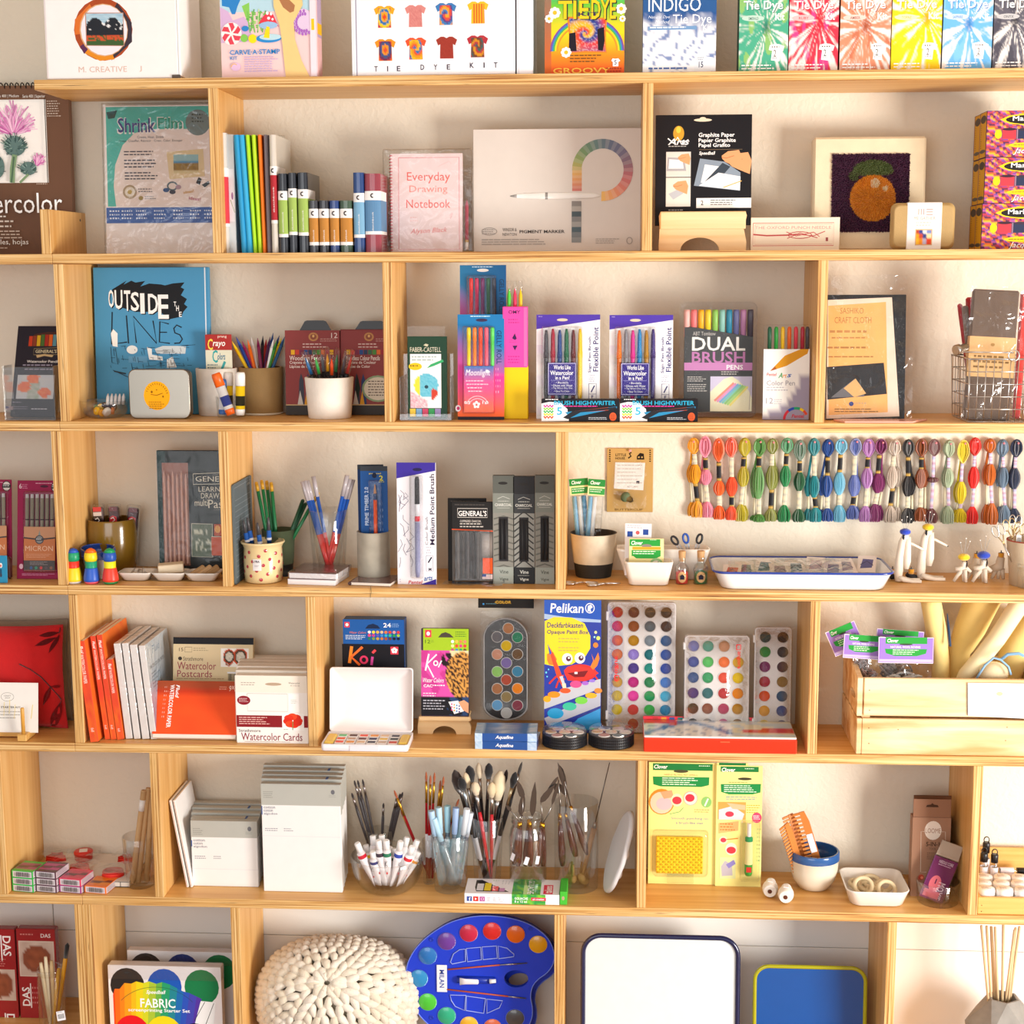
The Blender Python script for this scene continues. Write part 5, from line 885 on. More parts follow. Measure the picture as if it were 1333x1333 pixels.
pawn('stacking crayon with red body, yellow middle and blue head',962,['e8402c','f0e01c','2454b0','1a9a5a','2a8a4a'],0)
# three-part white dish
c0=onz(*ppx('02',875,385),ZS[3]);l=at(*ppx('02',620,340),c0.y+.03);r_=at(*ppx('02',1132,340),c0.y+.03);Wd=(r_.x-l.x);w3=Wd/3;Dd=.052
r=root('divided_dish','white three-compartment dish with clips and wooden pieces','dish',((l.x+r_.x)/2,c0.y,ZS[3]+.0003));Hd=.017
for k in(-1,0,1):
 m=MB();cx=k*w3
 def sq(w,d,z,rad=.009):return[(cx+x,Dd/2+y,z)for x,y in rrect(w,d,rad)]
 m.rings([sq(w3*.55,Dd*.55,0),sq(w3*.72,Dd*.72,.002),sq(w3*.95,Dd*.95,Hd*.8),sq(w3*1.02,Dd,Hd),sq(w3*.98,Dd*.96,Hd*1.03),sq(w3*.88,Dd*.88,Hd*.85),sq(w3*.66,Dd*.66,.004),sq(w3*.3,Dd*.3,.003)],col='ddd5cc');m.build('compartment','ceramic',r)
DX,DY=r.location.x,r.location.y
for i in range(7):
 m=MB();a=i*1.3;m.tube([(.006*cos(k*pi/5)*(1+.3*(k%2)),.004*sin(k*pi/5),.0)for k in range(10)],.0007,'c4c0bc',5,closed=True);o=m.build('wire_clip','metal');o.location=(DX-w3+.012*cos(a),DY+Dd/2+.01*sin(a),ZS[3]+.012+.002*(i%3));o.rotation_euler=(.5+i,.3*i,a);tag(o,'small silver wire clip in the left part of the white dish, %s'%['right','back right','back left','far left','front left','front right','topmost'][i],'clip','wire clips in the white dish')
m=MB();m.box(-.024,.024,-.012,.012,0,.017,'e0cdb0',.0015);o=m.build('eraser_block','clay');o.location=(DX-.001,DY+Dd*.62,ZS[3]+.014);o.rotation_euler=(R(4),R(-3),R(14));tag(o,'cream rubber block in the middle of the white dish','eraser')
for i in range(3):
 m=MB();m.box(-.019,.019,-.005,.005,0,.010,['b89468','c8a478','a88458'][i],.0008);o=m.build('wooden_piece','clay');o.location=(DX+w3-.013+i*.013,DY+Dd*.45+.002*i,ZS[3]+.011);o.rotation_euler=(0,R(-28),R(35));tag(o,'small wooden block in the right part of the white dish, %s from the left'%ORD[i],'block','wooden blocks in the white dish')
tl='01'
def flowers(u,v):return mixc('5a6a58','c8ccb8',1 if NZ.noise(V((u*7,v*6,1)))>.22 and .2<v<.85 else .1*n2(u,v,9))
F=Face('01',(806,1008,1128,1590),3,.115,rx=2);yb=1590
els=[('r',808,1010,1128,1588,'2c3436'),('r',808,1010,850,1588,'1f3c3c'),('r',832,1066,965,1555,'a07468'),('l',[(990,1118),(1128,1112),(1128,1165),(990,1168),(990,1118)],3,'c8c4b0'),('t',1002,1128,1240,1154,"GENERAL'S",'d8d4c0',0),('g',1090,1120,1128,1126,1,'9a9a90'),('t',1016,1178,1190,1202,'LEARN TO','d0ccb8'),('t',1028,1208,1140,1234,'DRAW...','d0ccb8'),('t',995,1238,1062,1270,'multi','d8d4c0'),('t',1064,1240,1195,1280,'Pastel','d8d4c0'),('g',1090,1285,1128,1292,1,'9a9a90'),('f',975,1354,1082,1512,14,14,flowers),('l',[(975,1354),(1082,1356),(1080,1514),(974,1512),(975,1354)],3,'d0ccb8'),('r',1090,1356,1128,1412,'b8502c'),('e',1108,1380,15,18,'e0a04a'),('r',1075,1416,1128,1506,'c85a3c'),('l',[(1075,1416),(1128,1416)],3,'d0ccb8'),('e',830,1575,25,10,'2a7a4a')]
F=pack('drawing_kit','dark green drawing kit box with pinkish pencils behind the dish','kit','01',(806,1008,1150,1594),3,.12,.012,'243032',els,multi='box',rx=2)
for i in range(6):
 x,z0=F.fx(845+i*22,1545);_,z1=F.fx(0,1105+(i%2)*12);L_=z1-z0;m=MB();m.lathe([(.0026,0,'d0a494'),(.0026,L_*.95),(.0006,L_)],'d0a494',6,smooth=False);o=m.build('pencil','clay',F.root);o.location=(x,-.0027,z0)
m=MB();crinkle(m,-F.W/2,F.W/2,0,F.H,-.007,.0009,8,14,seed=8,freq=18);m.build('shrink_wrap','blister',F.root)
# grey slate board leaning on the divider
r=root('ruled_board','grey ruled board propped against the divider','board',(0,0,0))
tb2=(250,560,5.796)
A=V((at(*ppx(tb2,290,1190),.012).x,.012,ZS[3]+.0008));B_=V((A.x+.0005,.150,A.z))
topz=at(*ppx(tb2,262,415),.01).z;Hb=topz-A.z
m=MB();M0=Mx.Translation(A)@Mx.Rotation(pi/2,4,'Z');L_=.150
m.rings([[(x+L_/2,y,z+Hb/2)for x,z in rrect(L_,Hb,.006)]for y in(.001,.004)][::-1],col='5e6a70',smooth=False)
els=[('l',[(.008,.012),(.142,.012),(.142,Hb-.008),(.008,Hb-.008),(.008,.012)],.0008,'aab4b8')]+[('l',[(.012,.022+k*.0105),(.138,.022+k*.0105)],.0006,'a0aab0')for k in range(int((Hb-.035)/.0105))]+[('t',.110,Hb-.016,.135,Hb-.011,'THEORY','d0d8dc',0)]
art(m,els,lambda u,v:(u,v if True else 0),.001)
# text/lines face +x side: mirror x so it reads from the right
o=m.build('board','card',r);A.x=-.72713+T_+.0048;r.location=A;r.rotation_euler=(0,0,pi/2)
# dotted pot with four pens
r,c,rb,rt,H=vessel('dotted_pot','cream pot with red polka dots and a price sticker',tb2,(400,685),1165,(372,706),862,3,'ceramic','e6cf9c','pot',prof=[(.88,0),(.97,.03),(1.02,.25),(1.03,.55),(1.0,.85),(1.1,.94),(1.17,.97),(1.15,1.0)])
m=MB()
for i in range(46):
 a=i*2.399963;zf=.08+.78*i/46;rad=rb*(1.0+.035*sin(zf*3));s_=.0034
 ca,sa=cos(a),sin(a);ce=V((rad*1.012*ca,rad*1.012*sa,zf*H));tx=V((-sa,ca,0))
 m.add([ce+V((ca,sa,0))*.0002]+[ce-V((ca,sa,0))*.0006+tx*s_*cos(k*pi/5)+V((0,0,s_*sin(k*pi/5)))for k in range(10)],[(0,1+k,1+(k+1)%10)for k in range(10)],'b23a44')
m.build('red_dots','ceramic',r)
m=MB();fz=lambda u:u
nseg=6;xs=[-.32+k*.09 for k in range(nseg)]
m.add([(rb*1.045*sin(a),-rb*1.045*cos(a),z)for z in(H*.34,H*.62)for a in xs],[(k,k+1,nseg+k+1,nseg+k)for k in range(nseg-1)],'e8e4e4')
art(m,[('t',0,0,1,.28,'LYRA','4a4850',1),('g',.2,.55,.9,.85,2,'8a8890')],lambda u,v:(-.0108+u*.0125,H*.59-v*H*.2),-rb*1.055);m.build('price_sticker','paper',r)
for i,(x,y,bx)in enumerate([(385,680,470),(415,660,500),(492,698,545),(575,655,590)]):
 Yt=c.y-.008+.006*(i%2);P1=tat(tb2,x,y,Yt);P0=V((tat(tb2,bx,1000,c.y).x,c.y,ZS[3]+.008));d=(P1-P0).length
 rod('marker_pen','blue marker pen with a grey tip in the dotted pot, %s from the left'%ORD[i],'pen',P0,P1,[('barrel','plastic',[(0,.0042,'2a62b8'),(.62,.0046,'2a62b8'),(.62,.0048,'dfe4ee'),(.66,.0048,'dfe4ee'),(.66,.0046,'2a62b8'),(.78,.0042,'2a62b8')]),('tip','plastic',[(.78,.0036,'4a4648'),(.93,.0028,'4a4648'),(1,.0016,'4a4648')])],'marker pens in the dotted pot',12)
r,c,rb,rt,H=vessel('glazed_pot','dark mossy green glazed pot holding green pencils',tb2,(560,760),1060,(540,790),768,3,'speckle','3e4a34','pot',Y=.12,prof=[(1.0,0,'1c2020'),(1.04,.25,'1c2020'),(1.06,.26,'46523a'),(1.25,1.0,'46523a')])
gp=[(483,390,520),(524,375,545),(562,380,585),(596,392,640),(840,520,720),(862,545,745),(956,470,760)]
for i,(x,y,bx)in enumerate(gp):
 Yt=c.y-.01+.005*(i%3);P1=tat(tb2,x,y,Yt);P0=V((c.x+(bx-640)*.00009*(1 if i<4 else-1),c.y,ZS[3]+.006))
 rod('green_pencil','green pencil with a gold end in the mossy pot, %s from the left'%ORD[i],'pencil',P0,P1,[('barrel','plastic',[(0,.0036,'146a3c'),(.9,.0036,'146a3c')]),('gold_end','plastic',[(.9,.0036,'c8962c'),(.98,.0036,'d8a83c'),(1,.0026,'e0b860')])]if i not in(4,5)else[('barrel','plastic',[(0,.0036,'1c4a34'),(.985,.0038,'24543c'),(1,.001,'111')])],'green pencils in the mossy pot',6)
r,c,rb,rt,H=vessel('glass_tumbler','tall clear tumbler holding blue and red double pencils',tb2,(920,1150),1010,(885,1182),620,3,'glass','fff','glass',thick=.0018,Y=.105)
bp=[(832,385,1035),(868,380,1045),(915,348,1060),(1170,340,1000),(1190,366,1015),(1215,370,1030),(850,380,1040)]
for i,(x,y,bx)in enumerate(bp):
 Yt=c.y-.012+.008*(i%3);P1=tat(tb2,x,y,Yt);P0=V((tat(tb2,bx,1000,c.y).x,c.y+.004*(i%2),ZS[3]+.008))
 rod('double_pencil','blue and red pencil with a foil wrapped end in the tumbler, %s from the left'%ORD[sorted(bp).index((x,y,bx))],'pencil',P0,P1,[('barrel','gloss',[(0,.0036,'c82c2c'),(.42,.0036,'c82c2c'),(.42,.0036,'1c5ab8'),(.8,.0036,'1c5ab8')]),('foil_end','gloss',[(.79,.0041,'b8b0b4'),(1,.0046,'dcd6d8')])],'double pencils in the tumbler',8)
for k,(y0,y1,lab)in enumerate([(1130,1186,'white block of paper with a brown cover, lower of two'),(1040,1130,'white wrapped block of paper with a brown cover, upper of two')]):
 F=Face(tb2,(716,1130,1085,1186),3,.02 if True else 0);r=root('paper_block',lab,'paper block',(F.loc.x+.003*k,F.loc.y,ZS[3]+.0003+k*.0118),(0,0,R(-7)),'stacked paper blocks');m=MB();m.box(-F.W/2,F.W/2,0,.092,0,.0105,'eeeaec',.0006);m.build('pages','paper',r)
 m=MB();m.box(-F.W/2-.0006,F.W/2+.0006,-.0006,.0926,.0106,.0114,'7a5a58',.0002);m.build('cover','card',r)
 if k:m=MB();m.box(-F.W/2-.002,F.W/2+.002,-.002,.094,.0002,.0135,'fff',.002);m.build('clear_wrap','film',r)
tc_='12'
r,c,rb,rt,H=vessel('stoneware_cup','grey speckled stoneware cup holding blue pencil packs',tc_,(532,698),318,(526,706),138,3,'speckle','b0a898','cup',prof=[(.97,0),(1,.02),(1,.94),(.985,.97),(1.02,1.0)],Y=.095)
def primepack(x0,y0,x1,y1,Y,front,lab,rz=0):
 e=[('r',x0,y0,x1,y1,'1f5498' if front else '1a3a70'),('r',x0,y0,x1,y0+22,'3a4048')]
 if front:e+=[('t',x0+45,y0+30,x0+105,y0+38,'pentel','f0d82c',1),('t',x0+20,y0+95,x0+40,y0+270,'PRIME TIMBER 2.0','c8d8f0',1,90),('g',x0+48,y0+150,x0+68,y0+340,6,'88a8d8'),('g',x0+98,y0+160,x0+122,y0+340,6,'88a8d8'),('r',x0,y0+350,x1,y0+400,'2c2c58'),('r',x0,y0+400,x1,y0+420,'d8d8dc'),('e',x0+72,y0+42,12,12,'16203c'),('t',x0+96,y0+42,x0+116,y0+66,'2','e8e02c',1),('g',x0+94,y0+68,x0+124,y0+78,1,'d8d82c')]
 F=pack('lead_pencil_pack',lab,'pencil pack','11',(x0,y0,x1,y1),None,Y,.002,'1f5090',e,multi='backing_card',z=ZS[3]+.03,rz=rz)
 if front:
  x,z0=F.fx(x0+76,y1);_,z1=F.fx(0,y0+78);m=MB();L_=z1-z0;m.lathe([(.0035,0,'f0581c'),(.0037,L_*.8),(.0037,L_*.8,'2a4a80'),(.0037,L_*.86,'2a4a80'),(.003,L_*.88,'d8a078'),(.001,L_*.99,'2a2020')],'f0581c',12);o=m.build('lead_pencil','plastic',F.root);o.location=(x,-.005,z0)
  m=MB();m.box(-F.W*.18,F.W*.3,-.010,-.0002,0,F.H*.86,'fff',.002);m.build('blister','blister',F.root)
primepack(535,1078,665,1530,c.y+.010,False,'dark blue lead pencil pack at the back of the stoneware cup',6)
primepack(548,1086,686,1530,c.y-.006,True,'blue lead pencil pack with an orange pencil in the stoneware cup')
# small dark notebook lying
F=Face(tc_,(478,385,690,409),3,.016);r=root('notebook','thin brown notebook lying flat before the stoneware cup','notebook',(F.loc.x+.004,F.loc.y,ZS[3]+.0003),(0,0,R(-8)))
m=MB();m.box(-F.W/2,F.W/2,.0005,.078,.0006,.0058,'efe6da',.0004);m.build('pages','paper',r)
m=MB();m.box(-F.W/2-.001,F.W/2+.001,0,.079,.006,.0068,'6a4a48',.0003);m.build('cover','gloss',r)
m=MB();m.tube([(-F.W/2-.0005,0,.0034),(-F.W/2-.0005,.079,.0034)],.0036,'4a3030',10);m.build('spine','gloss',r)
m=MB();P=at(*ppx(tc_,598,410),-.0005);m.tube([(P.x,-.0008,P.z+.002),(P.x+.001,-.0014,P.z-.008),(P.x-.001,-.001,P.z-.02)],.0004,'3a4a2c',4);tag(m.build('ribbon','cloth'),'thin green ribbon end hanging over the edge of the third shelf','ribbon')
# color brush pen pack
x0,y0=732,1068
sk=[];rr=random.Random(21)
for i in range(16):
 x=rr.uniform(740,800);y=rr.uniform(1190,1560);sk.append(('l',[(x,y),(x+rr.uniform(-20,25),y+rr.uniform(10,40)),(x+rr.uniform(-25,30),y+rr.uniform(35,70))],2,'5a5470'))
els=[('r',732,1068,930,1100,'3c2c98'),('p',[(732,1085),(930,1085),(930,1108),(732,1146)],'3c2c98'),('e',838,1102,24,8,'221a48'),('t',900,1124,924,1472,'Medium Point Brush','2a2040',1,90),('t',876,1335,890,1472,'Color Brush','2a2040',0,90),('g',880,1480,912,1520,3,'9a94a8'),('l',[(880,1525),(915,1525),(915,1602),(880,1602),(880,1525)],2,'6a6488'),('l',[(890,1560),(908,1532)],7,'2a2a40'),('t',892,1585,906,1600,'M','2a2040',1),('p',[(850,1668),(930,1640),(930,1668)],'3c2c98'),('t',787,1648,860,1666,'Pentel','c82c3a',1,0,.2),('t',868,1626,912,1650,'arts','2a6ab0',1,5,.3),('g',742,1640,752,1662,2,'3c2c98')]+sk
F=pack('brush_pen_pack','tall white pack with one brush pen and purple top','pen pack','11',(732,1068,932,1668),3,.035,.002,'efecf2',els,multi='backing_card',rx=2)
x,z0=F.fx(838,1630);_,z1=F.fx(0,1135);L_=z1-z0
m=MB();m.lathe([(.0035,0,'8a8cb0'),(.0048,L_*.06),(.005,L_*.55,'b4b4cc'),(.005,L_*.56,'c83040'),(.005,L_*.6,'c83040'),(.0045,L_*.61,'d8d8e0'),(.0045,L_*.72,'d8d8e0'),(.0048,L_*.73,'26262c'),(.0044,L_*.97,'26262c'),(.003,L_,'26262c')],'8a8cb0',14);o=m.build('brush_pen','plastic',F.root);o.location=(x,-.006,z0)
m=MB();xa,_=F.fx(800,0);xb,_=F.fx(868,0);m.box(xa,xb,-.0125,-.0002,z0-.002,z1+.003,'fff',.003);m.build('blister','blister',F.root)
# general's charcoal pack (two)
def gen(x0,y0,x1,y1,Y,lab,full):
 e=[('g',x0+15,y0+12,x1-20,y0+20,1,'5a5450')]
 if full:e+=[('l',[(x0+30,y0+32),(x1-28,y0+32),(x1-28,y0+74),(x0+30,y0+74),(x0+30,y0+32)],2,'e8e0d8'),('t',x0+34,y0+42,x1-32,y0+68,"GENERAL'S",'f4f0ec',1),('t',x0+42,y0+86,x1-60,y0+97,'COMPRESSED CHARCOAL','d8d0c8',0),('g',x0+42,y0+100,x1-45,y0+126,2,'c8c0b8'),('r',x0+2,y0+130,x1-2,y1-14,'5a5450'),('l',[(x0,y0+130),(x1,y0+138)],5,'e0542c'),('f',x0+152,y0+150,x0+208,y0+265,8,10,lambda u,v:mixc('3a3634','b8aca4',1-math.hypot(u-.5,v-.45)*1.3)),('r',x0+158,y0+265,x0+208,y0+338,'e8541c'),('r',x0+155,y0+342,x0+208,y0+364,'d8c0c0'),('r',x0+155,y0+342,x0+175,y0+353,'3a4a8a')]
 F=pack('charcoal_pack',lab,'charcoal pack','11',(x0,y0,x1,y1),3,Y,.004,'201d1c',e,multi='backing_card',rx=3,group='compressed charcoal packs')
 if full:
  for i in range(5):
   x,z0=F.fx(x0+35+i*25,y1-26);_,z1=F.fx(0,y0+140);m=MB();m.box(x-.0026,x+.0026,-.006,-.0005,z0,z1,['5e5a58','4a4644','545050','3e3a3a','5a5654'][i],.0006);m.build('charcoal_stick','clay',F.root)
  m=MB();xa,z0=F.fx(x0+12,y1-12);xb,z1=F.fx(x1-10,y0+132);m.box(xa,xb,-.008,-.0002,z0,z1,'fff',.002);m.build('blister','blister',F.root)
gen(992,1250,1188,1650,.07,'black compressed charcoal pack standing behind the other one',False)
gen(1012,1268,1222,1655,.045,'black compressed charcoal pack with five grey sticks in front',True)
# vine charcoal boxes
def vine(x0,y0,x1,y1,dark,lab,Y=.05):
 c1='2a2a2c' if dark else '5c5e58';W_=x1-x0;X=lambda f:x0+W_*f
 e=[('r',x0,y0,x1,y0+85,c1),('r',x0,y0+85,x1,y0+180,'3c3e40' if dark else '80847c'),('e',X(.48),y0+36,24,7,'2a2826'),('l',[(X(.22),y0+112),(X(.48),y0+100),(X(.8),y0+112)],2,'d0d0c8'),('g',X(.25),y0+120,X(.78),y0+130,1,'c0c0b8'),('t',X(.1),y0+134,X(.9),y0+148,'CHARCOAL','dcdcd4',1),('l',[(X(.2),y0+156),(X(.8),y0+156)],2,'c0c0b8'),('r',x0,y0+180,x1,y1-82,'8a8880' if not dark else '969690')]
 for k in range(9):yy=y0+190+k*30;e.append(('l',[(X(.04),yy+20),(X(.5),yy+(-18 if dark else 6)),(X(.96),yy+20)],7,'3a3a3a' if dark else '66665f'))
 e+=[('r',X(.28),y0+200,X(.72),y1-110,'302e30'),('r',x0,y1-82,x1,y1,'2c2e30' if dark else '9aa098'),('t',X(.3),y1-68,X(.72),y1-50,'Vine','d8d8d0' if dark else '4a4e48',1),('g',X(.2),y1-44,X(.8),y1-36,1,'a0a098'),('t',X(.3),y1-30,X(.72),y1-12,'Vigne','d8d8d0' if dark else '4a4e48',1)]
 F=pack('vine_charcoal_box',lab,'charcoal box','11',(x0,y0,x1,y1),3,Y,.015,c1,e,multi='carton',group='vine charcoal boxes')
 for i in range(2):x,z0=F.fx(X(.4+.2*i),y1-120);_,z1=F.fx(0,y0+210);m=MB();m.tube([(x,-.0008,z0),(x+.001,-.0012,(z0+z1)/2),(x,-.0008,z1)],.003,'1a1a1c',8);m.build('charcoal_stick','clay',F.root)
vine(1222,1135,1330,1662,False,'grey vine charcoal box, leftmost of the three');vine(1326,1140,1434,1670,True,'black vine charcoal box between the two grey ones');vine(1437,1134,1535,1670,False,'grey vine charcoal box touching the divider')
# flat bag
m=MB();P=onz(*ppx('12',1120,385),ZS[3]+.002);crinkle(m,-.055,.06,-.022,.02,0,.003,14,8,seed=4);o=m.build('flat_bag','film');o.rotation_euler=(R(-90),0,R(-4));o.location=(P.x,.032,ZS[3]+.005);tag(o,'empty clear plastic bag lying flat on the third shelf','bag')
# ---- right bay of the third shelf
r,c,rb,rt,H=vessel('two_tone_pot','cream speckled pot with a black bottom holding wrapped needles','22',(350,532),368,(318,562),150,3,'speckle','d8c8ae','pot',prof=[(1.0,0,'211f1e'),(1.12,.32,'211f1e'),(1.12,.32,'dccdb4'),(1.32,.99,'dccdb4'),(1.33,1.0,'3a3028')])
for i,(x0,y0,x1,rz)in enumerate([(315,1148,412,-5),(415,1152,502,4)]):
 F=Face('21',(x0,y0,x1,1540),None,c.y+.006-.006*i,z=ZS[3]+.03);F.loc.x-=F.H*sin(R(rz));r=root('needle_packet','clear packet of blue needles with a green header card, %s of two'%('left','right')[i],'packet',F.loc,(0,R(rz),0),'needle packets in the two-tone pot')
 m=MB();_,zt=F.fx(0,y0+78);m.box(-F.W/2,F.W/2,0,.0012,zt,F.H,'f0e4a8',.0002)
 art(m,[('r',x0,y0,x1,y0+34,'2a8a3c'),('t',x0+12,y0+8,x0+62,y0+26,'Clover','fff',1,0,.2),('r',x0+8,y0+42,x1,y0+72,'3a9a4a'),('g',x0+12,y0+46,x1-10,y0+66,2,'e8f4e0')],F.fx);m.build('header_card','card',r)
 for k in range(3 if i==0 else 2):m=MB();x=(-.5+k*.42)*F.W*.6;m.lathe([(.0042,0),(.0045,zt*.98)],['8ac4ea','e8f0f4','5aa4dc'][k],10);o=m.build('needle_handle','plastic',r);o.location=(x,.004,0)
 m=MB();m.box(-F.W/2+.001,F.W/2-.001,-.003,.010,0,zt,'fff',.002);m.build('clear_bag','film',r)
F=Face('21',(510,995,745,1320),None,DEPTH-.004,z=at(*ppx('21',620,1320),DEPTH-.003).z);r=root('kraft_card','brown kraft card with a bagged acorn charm hung on the wall','card',F.loc)
m=MB();m.box(-F.W/2,F.W/2,0,.002,0,F.H,'c09a5c',.0003)
art(m,[('r',520+(0 if s_ else 205),1002+k*11,528+(0 if s_ else 205),1008+k*11,'2a2018')for s_ in(0,1)for k in range(6)]+[('t',553,1022,608,1035,'LITTLE','3a2c1c',1),('t',553,1040,604,1052,'HOUSE.','3a2c1c',1),('l',[(618,1045),(632,1035),(624,1022),(634,1016)],7,'2a2018'),('p',[(662,1035),(678,1018),(697,1022),(700,1052),(662,1052)],'2a2018'),('r',668,1036,676,1044,'c09a5c'),('r',684,1036,692,1044,'c09a5c'),('p',[(552,1066),(704,1068),(696,1208),(546,1200)],'ece4dc'),('r',660,1160,676,1174,'3a3848'),('t',615,1186,668,1194,'RETURN','8a8078',0)]+[('g',562,1078+k*18,692,1086+k*18,1,'b0a498')for k in range(6)]+[('t',552,1302,694,1312,'BUTTERCUP','6a5030',0)],F.fx);m.build('card','paper',r)
m=MB();m.ell((0,0,0),(.0105,.008,.009),'5a6a48',14,8);m.lathe([(.0001,-.018,'4a3a1c'),(.005,-.014,'6a5424'),(.0075,-.004,'6a5424'),(.0075,-.002)],'6a5424',12);o=m.build('acorn_charm','clay',r);x,z=F.fx(605,1250);o.location=(x,-.008,z+.004);o.rotation_euler=(0,R(-60),0)
m=MB();x0_,z0=F.fx(540,1300);x1_,z1=F.fx(712,1062);crinkle(m,x0_,x1_,z0,z1,-.005,.003,10,12,seed=12);m.build('clear_bag','film',r)
m=MB();m.lathe([(.0015,0),(.003,.001),(.002,.003)],'e8a0a0',10);o=m.build('pin','plastic',r);o.location=(0,-.003,F.H-.004);o.rotation_euler=(R(90),0,0)
# white dishes
def rect_dish(name,label,t,x0,x1,yt,yb,row,D_,mat='ceramic',col='efe8de',rim=None,Yf=None,cat='dish',taper=.8,hyt=None,rimw=.0025,rr_=.01):
 zs=ZS[row]+.0003;a=onz(*ppx(t,(x0+x1)/2,yb),zs);Yb=a.y if Yf is None else Yf
 l,r2=at(*ppx(t,x0,yt),Yb-.004),at(*ppx(t,x1,yt),Yb-.004);W_=r2.x-l.x;H=at(*ppx(t,(x0+x1)/2,yt),Yb-.004).z-zs
 r=root(name,label,cat,((l.x+r2.x)/2,Yb+D_*taper/2,zs));m=MB()
 def sq(w,d,z,rad=rr_):return[(x,y,z)for x,y in rrect(w,d,min(rad,w*.45,d*.45))]
 t_=.003
 m.rings([sq(W_*taper-.006,D_*taper-.006,0),sq(W_*taper,D_*taper,.002),sq(W_*.985,D_*.985,H*.9),sq(W_,D_,H-.001),sq(W_-rimw,D_-rimw,H),sq(W_-2*t_,D_-2*t_,H-.001),sq(W_*taper-t_,D_*taper-t_,.005),sq(W_*taper-.014,D_*taper-.014,.003)],col=col);m.build('dish',mat,r)
 if rim:m=MB();m.tube(sq(W_,D_,H),rimw,rim,8,closed=True);m.build('rim',mat,r)
 return r,W_,H,Yb
r,W_,H,Yb=rect_dish('ceramic_dish','white rectangular dish at the back holding small scissors','22',558,1038,215,352,3,.05,Yf=.10)
for i,(x,y,cl,nm_)in enumerate([(850,150,'26262c','black'),(910,138,'2450a8','blue'),(985,140,'1c1c20','black')]):
 P=tat('22',x,y+12,.115);r2=root('snips',nm_+' handled thread snips in the back dish, %s from the left'%ORD[i],'scissors',P,(0,R([-35,-12,14][i]),0),'thread snips in the white dish')
 m=MB();m.tube([(.005*cos(k*pi/6),0,.009*sin(k*pi/6)-.004)for k in range(12)],.0022,cl,8,closed=True);m.build('handle','plastic',r2)
 for s_ in(-1,1):m=MB();m.prism([(s_*.001,-.012),(s_*.0045,-.016),(s_*.0035,-.042),(0,-.050)],-.0006,.0006,'c8ccd0');m.build('blade','metal',r2)
r,W_,H,Yb=rect_dish('ceramic_dish','white rectangular dish in front holding a green and cream sewing card','22',598,850,282,402,3,.045)
F=pack('sewing_card','green and cream sewing notion card standing in the front white dish','card','22',(622,162,800,330),None,Yb+.02,.002,'efe0a0',[('r',625,165,782,195,'2a9a3c'),('t',634,172,692,190,'Clover','fff',1,0,.2),('g',730,166,775,172,1,'e0f0d8'),('e',712,194,26,8,'8a847c'),('r',640,198,784,210,'d8a02c'),('r',636,212,784,238,'2a9a3c'),('g',644,215,778,234,2,'e8f4e0'),('p',[(644,238),(784,238),(760,248),(660,248)],'2a9a3c'),('e',762,274,34,28,'9ac088'),('e',762,274,24,18,'e8e4dc'),('l',[(745,285),(775,262)],6,'3a9a5a')],z=ZS[3]+.012,rx=4)
F=pack('sewing_card','white and blue sewing card behind the green one','card','22',(600,85,735,330),None,Yb+.035,.002,'efecf0',[('g',612,92,700,112,2,'b0acb8'),('r',612,122,640,148,'2a4a98'),('r',692,112,720,138,'2a4a98'),('e',665,128,10,9,'c85a5a')],z=ZS[3]+.012,rx=3,rz=-6)
# silver scissors lying
for k,(x,y,a,lab)in enumerate([(300,395,6,'silver stork style scissors lying flat, rear pair'),(415,402,10,'silver scissors lying flat before the pot, front pair')]):
 P=onz(*ppx('22',x+30,y),ZS[3]);r2=root('scissors',lab,'scissors',(P.x,P.y,ZS[3]+.003),(0,0,R(a)),'silver scissors lying on the shelf')
 for s_ in(-1,1):
  m=MB();m.tube([(-.004+.009*cos(q*pi/7),s_*.006+.005*sin(q*pi/7),0)for q in range(14)],.0018,'c8c4c4',8,closed=True);m.tube([(.006,s_*.006,0),(.016,s_*.002,.001),(.024,0,.001)],.0016,'c8c4c4',8);m.build('finger_loop','metal',r2)
  m=MB();m.tube([(.022,0,.001),(.03,-s_*.001,.001),(.05,-s_*.0015,.0005)],[.0026,.002,.0006],'d0ccd0',8);m.build('blade','metal',r2)
